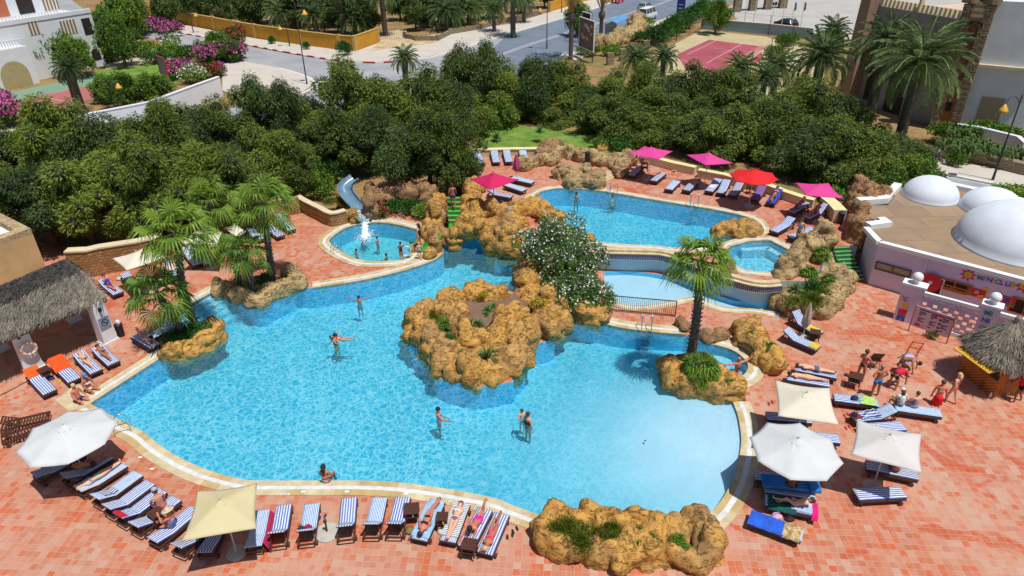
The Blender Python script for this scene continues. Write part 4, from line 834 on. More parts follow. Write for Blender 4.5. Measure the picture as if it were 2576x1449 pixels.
fpalm("thin fan palm behind the short one in the middle group", (0, 606, 728, .2), (0, 585, 630), seed=6, nf=10, FR=.8, stalk=.7, r0=.16, r1=.12)
fpalm("lone tall fan palm on the right rock bed by the round bay", (33, 1790, 760, .3), (23, 1910, 1190), seed=8, nf=19, FR=1.0, stalk=.85, r0=.24, r1=.15, bend=.05)
for i, (rc, x, y, z, s, n, lb) in enumerate(((33, 1900, 840, .8, .75, 60, "low dense fan palm at the foot of the tall palm"), (24, 390, 1330, 1.3, .5, 24, "low fan palm in the middle of the right rock bed"), (24, 540, 1130, 1.8, .42, 22, "low fan palm at the top of the right rock bed"), (24, 600, 1400, .9, .36, 20, "small fan palm by the lower green steps"))):
    b = at(rc, x, y, z); fan_palm(lb, b, b + Vector((0, 0, .15)), nf=n, FR=.55 * s / .75 * 1.1, stalk=.5 * s / .75, seed=20 + i, trunk=False)
def date_proto(L, nf, seed, mat=L_DATE):
    r = random.Random(seed); m = MB()
    for i in range(nf):
        e = -.55 + 1.95 * ((i + .5) / nf); a = i * 2.399; d = Vector((math.cos(a), math.sin(a), 0)); pts = []; p = Vector((0, 0, 0)); ang = e + .25
        for k in range(9):
            pts.append(p.copy()); p = p + (d * math.cos(ang) + Vector((0, 0, math.sin(ang)))) * L / 8; ang -= .17 + .05 * (1.3 - e)
        m.cur = 1; m.tube(pts, [.05] * 4 + [.03] * 5, 4, False); m.cur = 0; side = Vector((-d.y, d.x, 0))
        for k in range(72):
            t = .12 + .86 * (k // 2) / 36; q = pts[min(7, int(t * 8))].lerp(pts[min(8, int(t * 8) + 1)], t * 8 % 1); s = side if k % 2 else -side
            tg = (pts[min(8, int(t * 8) + 1)] - pts[min(7, int(t * 8))]).normalized(); leaf(m, q, s * .8 + tg * .7 + Vector((0, 0, r.uniform(-.45, .1))), L * .19 * math.sin(.4 + t * 2.4), .08, side)
    return m.mesh("date_palm_crown_mesh"), [mat, L_DATE]
DPM = [date_proto(3.6, 60, 4), date_proto(3.3, 50, 5)]
for me, ms in DPM:
    for q in ms: me.materials.append(q)
M_DATEF = M("date_clusters", (190, 120, 40), .8, .3, 6)
def date_palm(label, px, py, h, s=1.0, k=0, r=.38, fruit=False, group="date palms around the hotel and street", top=None):
    p = G(0, px, py, h); t = thing("date_palm", label, "palm tree", (p.x, p.y, 0), rnd.uniform(0, 6), group); m = MB()
    trunk_mesh(m, [Vector((0, 0, 0)), Vector((.05, 0, h * .4)), Vector((0, .05, h * .8)), Vector((0, 0, h))], r * 1.1, r, h < 9); m.build("trunk", M_PBARK, t)
    o = bpy.data.objects.new("crown", DPM[k][0]); COL.objects.link(o); o.parent = t; o.location = (0, 0, h); o.scale = (s, s, s)
    if fruit:
        m = MB()
        for a in range(5): m.ell(Vector((math.cos(a * 1.3) * .6, math.sin(a * 1.3) * .6, h - .1)), (.3, .3, .45), 6, 5)
        m.build("date_cluster", M_DATEF, t)
    return t
for i, a in enumerate([("date palm standing on the clay court's edge", 172, 175, 4.5, .62, 1, .45), ("big date palm over the left end of the castle's court wall", 2067, 150, 6.5, .95, 0), ("date palm in front of the castle's grey wall", 2232, 112, 8.5, .95, 1), ("largest date palm, right in front of the castle tower", 2315, 165, 8, 1.2, 0), ("low date palm between the court and the castle", 2095, 82, 4, .8, 1), ("dense date palm at the bend of the yellow wall", 890, 52, 2.4, 1.1, 0), ("date palm just left of the one at the wall bend", 790, 42, 2.4, 1.0, 1), ("date palm behind the yellow wall near the first lamp", 705, 36, 2.4, .95, 0), ("date palm behind the yellow wall, further left", 640, 12, 3, 1, 1), ("date palm behind the left half of the yellow wall", 430, 0, 2.2, .9, 0), ("date palm above the yellow wall's left part", 480, 8, 2.2, .9, 1),
   ("date palm behind the low avenue wall, left one", 1125, 35, 2.6, 1.1, 0), ("date palm behind the low avenue wall, middle one", 1180, 25, 2.4, 1.0, 1), ("date palm with bare trunk on the avenue pavement", 1242, 28, 3.2, .7, 0, .3), ("date palm at the end of the low avenue wall", 1318, 8, 3.2, .8, 1, .3), ("date palm at the top edge beside the avenue", 1290, -10, 6, .9, 0), ("small date palm tip in the tree belt left of centre", 1018, 150, 7, .5, 1, .25), ("small date palm by the near corner of the tennis court", 1602, 152, 5.5, .6, 0, .25), ("small palm at the court's near edge", 1670, 148, 5.5, .55, 1, .25), ("small dark palm below the court's right corner", 1862, 178, 5, .6, 0, .25), ("small palm at the right side below the court fence", 1925, 200, 4.5, .6, 1, .25), ("date palm over the street at the top left", 310, -15, 6, .9, 0), ("date palm at top edge above the wall bend", 960, -10, 6, .9, 0), ("date palm at top edge left of the wall bend", 850, -25, 7, 1, 1), ("low palm behind the little turret", 1955, 172, 4, .7, 0, .25)]):
    date_palm(a[0], a[1], a[2], a[3], a[4], a[5], a[6] if len(a) > 6 else .38, fruit=(i in (2, 3)))
for i, (bx, by, tx, ty, lb) in enumerate(((590, 595, 600, 180, "tall street palm with bare trunk left of the taxi"), (890, 440, 905, 150, "tall street palm with bare trunk by the bus shelter"))):
    b = G(13, bx, by); t = thing("street_palm", lb, "palm tree", b, 0, "tall palms beside the avenue"); h = HZ(b, 13, tx, ty); m = MB(); r = random.Random(i)
    trunk_mesh(m, [Vector((0, 0, 0)), Vector((0, 0, h * .5)), Vector((0, 0, h * .9)), Vector((0, 0, h))], .3, .28, False); m.ell((0, 0, h), (.5, .5, .7), 10, 6); m.build("trunk", M_PBARK, t); m = MB()
    for k in range(26):
        a = k * 2.4; e = 1.0 + .45 * r.random(); d = Vector((math.cos(a) * math.cos(e), math.sin(a) * math.cos(e), math.sin(e))); q = Vector((0, 0, h + .4)); p2 = q + d * r.uniform(3.5, 5); m.cur = 1; m.bar(q, p2, .1, .03); m.cur = 0
        for j in range(14): leaf(m, p2, d + rdir(r) * .8, 1.2, .12)
    m.build("crown", [L_DATE, M_DEAD], t)
UP = Vector((0, 0, 1))
def wthing(name, label, cat, p, group=None): return thing(name, label, cat, Vector((p.x, p.y, 0)), 0, group)
def wallrun(name, label, pts, h, th, mat, cat="wall", cap=None, capmat=None, z0=0.0, pil=None, group=None, pilmat=None):
    p = pts; t = wthing(name, label, cat, p[0], group); m = WB(); L = offset(p, th / 2); Rr = offset(p, -th / 2)
    for i in range(len(p) - 1): m.prism([L[i], L[i + 1], Rr[i + 1], Rr[i]], z0, z0 + h, bottom=False)
    m.build("wall", mat, t)
    if cap:
        m = WB(); L = offset(p, th / 2 + .05); Rr = offset(p, -th / 2 - .05)
        for i in range(len(p) - 1): m.prism([L[i], L[i + 1], Rr[i + 1], Rr[i]], z0 + h + .003, z0 + h + cap)
        m.build("coping", capmat or mat, t)
    if pil:
        m = WB(); q = p
        for i in range(len(q) - 1):
            n = max(1, int((q[i + 1] - q[i]).length / pil))
            for j in range(n + (i == len(q) - 2)):
                c = q[i].lerp(q[i + 1], j / n); d = (q[i + 1] - q[i]); m.box((c.x, c.y, z0 + h / 2 + .08), (.5, th + .16, h + .16), math.atan2(d.y, d.x))
        m.build("pillars", pilmat or mat, t)
    return t
class Wall:
    """a vertical wall plane between two ground points; rectangles are read in the photo"""
    def __init__(s, A, B):
        s.A = Vector((A.x, A.y, 0)); s.B = Vector((B.x, B.y, 0)); s.u = (s.B - s.A).normalized(); s.n = Vector((s.u.y, -s.u.x, 0))
        if s.n.dot(CP - s.A) < 0: s.n = -s.n
    def uv(s, rc, x, y):
        p = V(s.A, s.B, rc, x, y); return ((p - s.A).dot(s.u), p.z)
    def pt(s, u, z, o=0.0): return s.A + s.u * u + UP * z + s.n * o
    def rect(s, m, u0, z0, u1, z1, o, th=.06):
        c = s.pt((u0 + u1) / 2, (z0 + z1) / 2, o - th / 2); m.box(c, (abs(u1 - u0), th, abs(z1 - z0)), Matrix((s.u, s.n, UP)).transposed() if s.u.cross(s.n).z > 0 else Matrix((-s.u, s.n, UP)).transposed())
    def poly(s, m, pts, o): m.add([s.pt(u, z, o) for u, z in pts], [list(range(len(pts)))])
    def frame(s, m, u0, z0, u1, z1, o, w=.08, th=.08):
        s.rect(m, u0, z0, u1, z0 + w, o, th); s.rect(m, u0, z1 - w, u1, z1, o, th); s.rect(m, u0, z0 + w, u0 + w, z1 - w, o, th); s.rect(m, u1 - w, z0 + w, u1, z1 - w, o, th)
M_GLASS = M("dark_glass", (70, 78, 84), .12, .2, .7); M_CURT = M("beige_curtain", (170, 156, 132), .8, .2, 6); M_DARK = M("dark_interior", (44, 36, 34), .8, .2, 2); M_WOOD = M("dark_wood", (84, 48, 36), .6, .3, 9); M_WOODO = M("orange_wood", (188, 112, 44), .6, .3, 7); M_LILAC = M("lilac_wall", (208, 200, 226), .8, .06, 1)
M_METAL = M("steel", (190, 194, 200), .25, .1, 3, metal=.8); M_BLACK = M("black_metal", (34, 34, 38), .5, .2, 4)
TXT = {}
def text(s_, size, mat, parent, wall, u, z, o=.04, name="lettering", depth=.012):
    cu = bpy.data.curves.new("t", 'FONT'); cu.body = s_; cu.size = size; cu.extrude = depth; cu.offset = size * .012; ob = bpy.data.objects.new("t", cu); COL.objects.link(ob)
    me = bpy.data.meshes.new_from_object(ob.evaluated_get(bpy.context.evaluated_depsgraph_get())); bpy.data.objects.remove(ob); bpy.data.curves.remove(cu)
    ux = wall.u; p = wall.pt(u, z, o); mt = Matrix((ux, UP, wall.n)).transposed()
    for v in me.vertices: v.co = mt @ v.co + p - Vector(parent.location)
    me.materials.clear(); me.materials.append(mat); ob = bpy.data.objects.new(name, me); COL.objects.link(ob); ob.parent = parent; return ob
CC = {'teal': M("paint_teal", (30, 160, 150), .6, .05), 'red': M("paint_red", (204, 34, 52), .6, .08), 'blue': M("paint_blue", (30, 96, 190), .6, .08), 'yellow': M("paint_yellow", (232, 186, 36), .6, .08), 'mag': M("paint_magenta", (196, 34, 96), .6, .08), 'skin': M("paint_skin", (222, 160, 130), .7, .05), 'navy': M("paint_navy", (36, 40, 90), .6, .05), 'green': M("paint_green", (60, 160, 70), .6, .05)}
A = G(24, 1005, 1410); ZR = HZ(A, 24, 1100, 990); T = wthing("domed_building", "white flat roofed building with three white domes and painted wall", "building", A)
e = G(24, 2576, 1372, ZR); BR_ = Vector((A.x, A.y, 0)).lerp(Vector((e.x, e.y, 0)), 1.35); WA = Wall(A, BR_); C_ = G(24, 985, 848, ZR)
roof = [Vector((A.x, A.y, 0)), BR_] + PT("24 3000 900;24 2576 600;24 1800 415;24 1340 428;24 1210 600;24 935 600;24 1010 720;24 1130 765;24 1195 815;24 1010 850", ZR)
m = WB(); m.prism(roof, -.0, ZR - .12, top=False, bottom=False); m.build("wall", M_LILAC, T)
rt = NT("roof_screed"); w_ = rt.wpos(); bb = rt.a("TexBrick", {'Vector': w_}); bb.inputs['Scale'].default_value = 1; bb.inputs['Brick Width'].default_value = 2.2; bb.inputs['Row Height'].default_value = 1.6; bb.inputs['Mortar Size'].default_value = .02
bb.inputs['Color1'].default_value = lin(168, 142, 112); bb.inputs['Color2'].default_value = lin(148, 122, 96); bb.inputs['Mortar'].default_value = lin(112, 96, 80)
M_ROOF = rt.fin(rt.mix(rt.ramp(rt.noise(.7, 5, .65, w_), [(.3, BW(.7)), (.65, BW(0))]), bb.outputs[0], lin(128, 112, 94)), .9)
m = WB(); m.sheet([ccw(roof)], ZR - .1); m.build("roof", M_ROOF, T)
m = WB()
def par(s, h=.2, w=.34, z=ZR): 
    p = PT(s, z) if isinstance(s, str) else s
    a, b = offset(p, w / 2), offset(p, -w / 2)
    for i in range(len(p) - 1): m.prism([a[i], a[i + 1], b[i + 1], b[i]], z - .12, z + h)
def pw(*a, **k):
    global m
    m = WB(); par(*a, **k); m.build("parapet", M_WHITE, T)
pw([C_ + (C_ - C_), Vector((A.x, A.y, ZR))], .1); pw([Vector((A.x, A.y, ZR)), Vector((BR_.x, BR_.y, ZR))], .1); pw("24 1300 428;24 1170 570;24 900 590", .25, .5); pw("24 1780 410;24 2150 490;24 2576 590", .2, .5); pw("24 1000 830;24 1185 805;24 1130 765", .2, .5)
for (cx, cy, rpx, ty) in ((1630, 515, 252, 357), (2243, 640, 272, 482), (2505, 990, 545, 722)):
    c = G(24, cx, cy, ZR); rr = rpx / 4 / ((F(24, cx, cy)[1] + 276) * .0434 * 20 / (20 - ZR)); m = WB(); m.smooth = True
    hh = {252: 1.25, 272: 1.25, 545: 2.3}[rpx]; N = 9
    m.lathe([(rr * 1.04, -.1)] + [(rr * math.cos(math.pi / 2 * i / N), hh * math.sin(math.pi / 2 * i / N)) for i in range(N)] + [(.001, hh)], (c.x, c.y, ZR - .02), 40); m.build("dome", M_WHITEW, T)
def win(par_, wl_, rc, x0, y0, x1, y1, gm=None, name="window", fm=None, mull=1):
    u0, z1 = wl_.uv(rc, x0, y0); u1, z0 = wl_.uv(rc, x1, y1); m = WB(); wl_.rect(m, u0, z0, u1, z1, .03, .05); g = m.build(name, gm or M_GLASS, par_)
    m = WB(); wl_.frame(m, u0 - .05, z0 - .05, u1 + .05, z1 + .05, .08, .07, .07)
    for i in range(mull): k = u0 + (u1 - u0) * (i + 1) / (mull + 1); wl_.rect(m, k - .03, z0, k + .03, z1, .07, .05)
    m.build("frame", fm or M_WOODO, g); return g
win(T, WA, 24, 1100, 1185, 1420, 1340, M_CURT, mull=1, fm=M_GLASS); win(T, WA, 24, 1740, 1345, 2020, 1500, M_DARK, mull=1); win(T, WA, 34, 1700, -60, 1990, 60, M_DARK, mull=1); win(T, WA, 34, 2470, 90, 2700, 300, M_DARK, mull=1); win(T, WA, 24, 1570, 1310, 1710, 1560, M_DARK, "door", mull=0, fm=M_WHITE)
def disc(m, wl_, u, z, r, o, n=20, cen=True): wl_.poly(m, [(u + r * math.cos(6.2832 * i / n), z + r * math.sin(6.2832 * i / n)) for i in range(n)], o)
u, z = WA.uv(24, 1640, 1385); m = WB(); disc(m, WA, u, z, .55, .12); m.cur = 1; disc(m, WA, u, z, .3, .125); m.cur = 0; disc(m, WA, u, z, .26, .13); m.cur = 2; disc(m, WA, u, z, .1, .135); m.build("hose_reel", [CC['red'], CC['mag'], M_WHITE], T)
def sunflower(rc, x, y, R_):
    u, z = WA.uv(rc, x, y); m = WB()
    for k in range(8):
        a = k * .7854 + .2; m.add([WA.pt(u + R_ * math.cos(a) * 1.0, z + R_ * math.sin(a), .02), WA.pt(u + R_ * .5 * math.cos(a + .38), z + R_ * .5 * math.sin(a + .38), .02), WA.pt(u, z, .02), WA.pt(u + R_ * .5 * math.cos(a - .38), z + R_ * .5 * math.sin(a - .38), .02)], [(0, 1, 2, 3)])
    m.cur = 1; disc(m, WA, u, z, R_ * .42, .03); m.cur = 2; disc(m, WA, u - R_ * .13, z + R_ * .1, R_ * .06, .035, 8); disc(m, WA, u + R_ * .13, z + R_ * .1, R_ * .06, .035, 8); m.cur = 0; WA.poly(m, [(u - R_ * .2, z - R_ * .1), (u, z - R_ * .24), (u + R_ * .2, z - R_ * .1), (u, z - R_ * .15)], .035)
    m.build("painted_sun", [CC['mag'], CC['yellow'], CC['navy']], T)
sunflower(24, 2015, 1315, .42); sunflower(24, 2575, 1430, .42)
for ch, x, y, c in (("M", 2095, 1358, 'teal'), ("I", 2158, 1370, 'red'), ("N", 2190, 1378, 'blue'), ("I", 2250, 1392, 'yellow'), ("C", 2275, 1400, 'teal'), ("L", 2325, 1412, 'red'), ("U", 2378, 1425, 'blue'), ("B", 2432, 1436, 'yellow')):
    u, z = WA.uv(24, x, y); text(ch, .36, CC[c], T, WA, u, z, .02, "painted_letter")
for (x0, y0, x1, y1, cs) in ((2010, -20, 2170, 110, ('red', 'green', 'skin', 'yellow')), (2300, 55, 2470, 200, ('red', 'yellow', 'blue', 'green'))):
    u0, z1 = WA.uv(34, x0, y0); u1, z0 = WA.uv(34, x1, y1); m = WB(); m.cur = 0; WA.rect(m, u0, z0, u1, z1, .04, .03); W_ = u1 - u0; H_ = z1 - z0
    m.cur = 1; WA.poly(m, [(u0 + W_ * .05, z0 + H_ * .1), (u0 + W_ * .35, z0 + H_ * .05), (u0 + W_ * .3, z0 + H_ * .5), (u0 + W_ * .05, z0 + H_ * .6)], .045); m.cur = 2; disc(m, WA, u0 + W_ * .55, z0 + H_ * .6, H_ * .24, .047); m.cur = 3; WA.poly(m, [(u0 + W_ * .6, z0 + H_ * .05), (u1 - W_ * .05, z0 + H_ * .1), (u1 - W_ * .08, z0 + H_ * .45), (u0 + W_ * .65, z0 + H_ * .3)], .046)
    m.build("painted_panel", [CC[c] for c in cs], T)
m = WB(); u, z = WA.uv(34, 2240, 70)
for i in range(6): disc(m, WA, u - .5 + i * .22, z + .25 * math.sin(i * 2.1), .09 + .05 * (i % 2), .02, 10)
m.build("painted_splash", CC['yellow'], T)
m = WB(); p = V(A, BR_, 24, 1625, 1105); q = WA.pt(WA.uv(24, 1625, 1105)[0], 0.1, .06); m.tube([p + WA.n * .06, q], .04, 6); m.build("drainpipe", M_WHITE, T)
FA = G(34, 1255, 305); FB = G(34, 1985, 520); WF = Wall(FA, FB); T2 = wthing("ornamental_fence", "white pierced fence with two lamp pillars before the domed building", "fence", FA)
HF = WF.uv(34, 1480, 15)[1]; uP1 = (0, WF.uv(34, 1475, 360)[0]); up2 = WF.uv(34, 2110, 300)[0]; L2 = up2 + 6
def box_u(m, w_, u0, u1, z0, z1, o0, o1): c = w_.pt((u0 + u1) / 2, (z0 + z1) / 2, (o0 + o1) / 2); w_.rect(m, u0, z0, u1, z1, o1, o1 - o0)
m = WB(); box_u(m, WF, uP1[0], uP1[1], 0, HF + .15, -.5, .05); m.build("pillar", M_LILAC, T2); m = WB(); box_u(m, WF, up2, up2 + .8, 0, HF + .15, -.5, .05); m.build("pillar", M_LILAC, T2)
m = WB(); box_u(m, WF, uP1[1], up2, HF - .18, HF, -.12, .06); box_u(m, WF, up2 + .8, L2, HF - .18, HF, -.12, .06); box_u(m, WF, uP1[1], up2, 0, .22, -.12, .08); box_u(m, WF, up2 + .8, L2, 0, .22, -.12, .08)
box_u(m, WF, uP1[0] - .05, uP1[1] + .05, HF + .155, HF + .25, -.55, .1); box_u(m, WF, up2 - .05, up2 + .85, HF + .155, HF + .25, -.55, .1); m.build("rail", M_WHITE, T2)
m = WB(); st = .24
for (a, b) in ((uP1[1], up2), (up2 + .8, L2)):
    n = int((b - a) / st)
    for i in range(n):
        uu = a + i * st; WF.rect(m, uu, .22, uu + .05, HF - .18, 0, .05)
    for j in range(int((HF - .4) / st) + 1): WF.rect(m, a, .22 + j * st, b, .22 + j * st + .045, .005, .05)
    for i in range(n):
        for j in range(int((HF - .5) / st)):
            if (i + j) % 2: WF.rect(m, a + i * st + .05, .22 + j * st, a + (i + 1) * st, .22 + (j + 1) * st, -.002, .03)
m.build("lattice", M_LILAC, T2)
for nm, uc in (("globe_lamp", uP1[1] / 2), ("globe_lamp", up2 + .4)):
    p = WF.pt(uc, HF + .25, -.22); m = WB(); m.smooth = True; m.lathe([(.16, 0), (.1, .1), (.06, .14)], p, 14); m.ell(p + UP * .36, .26, 18, 12); m.build("globe_lamp", M_WHITE, T2)
for i, (ch, c) in enumerate((("MI", 'teal'), ("NI", 'blue'), ("C", 'teal'), ("L", 'red'), ("U", 'blue'))): text(ch, .36, CC[c], T2, WF, up2 + .16, HF - .3 - i * .42, .07, "painted_letter")
def nosmoke(par_, w_, u0, z0, u1, z1, back, o=.07):
    m = WB(); w_.rect(m, u0, z0, u1, z1, o, .02); b = m.build("no_smoking_sign", back, par_); cu, cz = (u0 + u1) / 2, z0 + (z1 - z0) * .45; r = min(u1 - u0, z1 - z0) * .34; m = WB()
    for i in range(16):
        a, c = 6.2832 * i / 16, 6.2832 * (i + 1) / 16; m.add([w_.pt(cu + r * math.cos(a), cz + r * math.sin(a), o + .004), w_.pt(cu + r * math.cos(c), cz + r * math.sin(c), o + .004), w_.pt(cu + r * .74 * math.cos(c), cz + r * .74 * math.sin(c), o + .004), w_.pt(cu + r * .74 * math.cos(a), cz + r * .74 * math.sin(a), o + .004)], [(0, 1, 2, 3)])
    w_.poly(m, [(cu - r * .75, cz + r * .55), (cu - r * .55, cz + r * .75), (cu + r * .75, cz - r * .55), (cu + r * .55, cz - r * .75)], o + .005); w_.poly(m, [(cu - r * .5, cz - r * .06), (cu + r * .5, cz - r * .06), (cu + r * .5, cz + r * .1), (cu - r * .5, cz + r * .1)], o + .003)
    w_.poly(m, [(u0 + (u1 - u0) * .12, z1 - (z1 - z0) * .14), (u1 - (u1 - u0) * .12, z1 - (z1 - z0) * .14), (u1 - (u1 - u0) * .12, z1 - (z1 - z0) * .07), (u0 + (u1 - u0) * .12, z1 - (z1 - z0) * .07)], o + .003); m.build("symbol", CC['navy'], b)
u0, z1 = WF.uv(34, 1340, 70); u1, z0 = WF.uv(34, 1425, 150); nosmoke(T2, WF, u0, z0, u1, z1, M("sign_pink", (226, 190, 200), .6))
u, z = WF.uv(34, 1350, 240); m = WB(); m.cur = 0; WF.poly(m, [(u - .17, z - .16), (u + .2, z - .16), (u + .24, z + .2), (u - .2, z + .2)], .06); m.cur = 1; WF.poly(m, [(u - .2, z - .62), (u - .03, z - .62), (u, z - .3), (u + .05, z - .62), (u + .22, z - .62), (u + .2, z - .17), (u - .17, z - .17)], .062); m.cur = 2; disc(m, WF, u + .05, z + .34, .14, .063, 14); m.cur = 3; WF.poly(m, [(u - .14, z + .42), (u + .22, z + .42), (u + .05, z + .66)], .066); m.build("painted_child", [CC['red'], CC['blue'], CC['skin'], CC['yellow']], T2)
p0, p1 = G(34, 1425, 435), G(34, 1765, 555); WN = Wall(p0, p1); T3 = wthing("notice_board", "large pale pink rules board on two wooden posts before the fence", "notice board", p0); zt = WN.uv(34, 1490, 168)[1]; zb = WN.uv(34, 1440, 372)[1]; L = (WN.B - WN.A).length
m = WB(); WN.rect(m, -.05, zb, L + .1, zt, .03, .04); bd = m.build("panel", M("board_pink", (206, 184, 200), .6, .05), T3); m = WB(); WN.rect(m, -.09, 0, -.05, zt + .05, .04, .06); WN.rect(m, L + .1, 0, L + .15, zt + .05, .04, .06); m.build("posts", M_WOODO, T3)
m = WB()
for c in range(3):
    for r_ in range(9):
        a = .05 + c * L / 3; z = zt - .3 - r_ * (zt - zb - .4) / 9; 
        if r_ % 4 != 3: WN.rect(m, a + .12, z, a + L / 3 - .12 - .15 * (r_ % 3 == 2), z + .06, .036, .004)
    WN.rect(m, .05 + c * L / 3 + .1, zt - .18, .05 + c * L / 3 + .6, zt - .1, .036, .004)
for r_ in range(5): WN.rect(m, L * .68, zt - .45 - r_ * .22, L * .68 + .13, zt - .32 - r_ * .22, .037, .004)
tag(m.build("printed_lines", M("print_grey", (92, 84, 110), .7), bd), kind="stuff"); m = WB(); WN.rect(m, .1, zb + .08, .35, zb + .22, .037, .004); WN.rect(m, .45, zb + .06, L / 3 - .05, zb + .2, .037, .004); WN.rect(m, L / 3 + .2, zt - .22, L / 3 + .8, zt - .1, .038, .004); m.build("printed_marks", CC['mag'], bd)
def thatch_mat(name, c1, c2):
    t = NT(name); co = t.obj(); mp = t.a("Mapping", {'Vector': co}); mp.inputs['Scale'].default_value = (1, 1, .25); n = t.noise(9, 5, .8, mp); n2 = t.noise(1.3, 4, .6, co)
    c = t.ramp(t.math('ADD', t.math('MULTIPLY', n, .6), t.math('MULTIPLY', n2, .4)), [(.35, lin(*c2)), (.62, lin(*c1))]); t.bump(n, 1.0, .08); return t.fin(c, .95)
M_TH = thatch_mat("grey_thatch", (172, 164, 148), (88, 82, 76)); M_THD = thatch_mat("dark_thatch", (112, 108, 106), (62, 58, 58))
def straws(m, a, b, n, L=.3, down=Vector((0, 0, -1)), r=rnd):
    for i in range(n):
        p = a.lerp(b, r.random()); leaf(m, p, down + rdir(r) * .35, L * r.uniform(.5, 1.4), .03)
K0, K1, K2 = G(34, 2262, 1105), G(34, 1905, 835), G(34, 2640, 1045); K3 = K1 + (K2 - K0); kc = (K1 + K2) / 2; ZK = HZ(K0, 34, 2325, 770); T4 = wthing("thatched_kiosk", "round thatch roofed wooden kiosk with speakers beside it at the right edge", "kiosk", kc)
tw = NT("plank_wood"); wv = tw.a("TexWave", {'Vector': tw.obj()}, bands_direction='DIAGONAL'); wv.inputs['Scale'].default_value = 4; wv.inputs['Distortion'].default_value = .6; wv.inputs['Detail'].default_value = 2
M_PLANK = tw.fin(tw.ramp(tw.math('ADD', tw.math('MULTIPLY', wv.outputs[0], .4), tw.math('MULTIPLY', tw.noise(3, 4, .6, tw.obj()), .6)), [(.25, lin(120, 66, 26)), (.7, lin(196, 122, 48))]), .6)
m = WB(); m.prism([K0, K2, K3, K1], 0, ZK + .1, bottom=False); m.build("wall", M_PLANK, T4)
WK = Wall(K1, K0); Lk = (K0 - K1).length; m = WB(); WK.rect(m, Lk * .04, ZK * .5, Lk * .96, ZK * .93, .012, .03); m.build("hatch", M_DARK, T4)
m = WB(); a0, a1 = WK.pt(Lk * .0, ZK * .9, .0), WK.pt(Lk * .98, ZK * .9, .0); b0, b1 = WK.pt(Lk * .0, ZK * .86, .75), WK.pt(Lk * .98, ZK * .86, .75)
for i in range(14):
    q = lambda k: (a0.lerp(a1, k), b0.lerp(b1, k)); (x0, y0), (x1, y1) = q(i / 14 + .004), q((i + 1) / 14 - .004); m.add([x0, x1, y1, y0, x0 - UP * .05, x1 - UP * .05, y1 - UP * .05, y0 - UP * .05], [(0, 3, 2, 1), (4, 5, 6, 7), (0, 1, 5, 4), (1, 2, 6, 5), (2, 3, 7, 6), (3, 0, 4, 7)])
m.build("awning_flap", M("yellow_planks", (226, 176, 52), .6, .2, 8), T4)
m = WB(); WK2 = Wall(K0, K2); WK2.rect(m, .45, ZK * .58, .85, ZK * .86, .03, .03); m.build("paper_notice", M_WHITE, T4)
ku, kv = (K0 - K1).normalized(), (K2 - K0).normalized(); hu, hv = (K0 - K1).length / 2 + .42, (K2 - K0).length / 2 + .42
def sqr(a):
    d = Vector((math.cos(a), math.sin(a), 0)); n1 = Vector((-kv.y, kv.x, 0)); n2 = Vector((-ku.y, ku.x, 0)); q = min(hu / max(1e-3, abs(d.dot(n1))), hv / max(1e-3, abs(d.dot(n2)))); return min(q, 1.22 * max(hu, hv))
ap = Vector((kc.x, kc.y, 0)); za = HZ(kc, 34, 2490, 335); ra = (G(34, 1965, 410, ZK) - kc).xy.length * .88; m = WB(); rr_ = random.Random(3); N = 36; vs = []; RG = 9
for j in range(RG):
    for i in range(N):
        t_ = j / (RG - 1); a = 6.2832 * i / N; R_ = .12 + (sqr(a) - .12) * t_ * (1 + .03 * rr_.random()); z = za - (za - ZK + .0) * (t_ ** 1.15) + rr_.uniform(-.05, .05); vs.append(ap + Vector((R_ * math.cos(a), R_ * math.sin(a), z)))
m.add(vs, [(j * N + i, (j + 1) * N + i, (j + 1) * N + (i + 1) % N, j * N + (i + 1) % N) for j in range(RG - 1) for i in range(N)])
for i in range(5200):
    a = rr_.uniform(0, 6.2832); t_ = math.sqrt(rr_.random()); R_ = sqr(a) * t_; z = za - (za - ZK + .0) * (t_ ** 1.15) + .04; d = Vector((math.cos(a), math.sin(a), -.75)); leaf(m, ap + Vector((R_ * math.cos(a), R_ * math.sin(a), z)), d + rdir(rr_) * .3, rr_.uniform(.15, .45), .035)
m.build("thatch_roof", M_TH, T4); m = WB(); m.lathe([(.16, 0), (.14, .3), (.05, .4)], ap + UP * (za - .08), 8); m.build("roof_cap", M_TH, T4)
T5 = wthing("thatched_pergola", "open pergola with ragged grey thatch on four white pillars", "pergola", G(31, 600, 500)); ZE = HZ(G(31, 1130, 560), 31, 985, 130) 
def ext(a, b, k): return a + (b - a) * k
rl, rr2 = PT("31 0 160;21 825 1275", ZE + .35); fl, fr = PT("31 0 520;31 1065 100", ZE - .12); kl, kr = PT("21 0 1425;21 640 1160", ZE + .1); rl, fl, kl = ext(rr2, rl, 1.5), ext(fr, fl, 1.5), ext(kr, kl, 1.5)
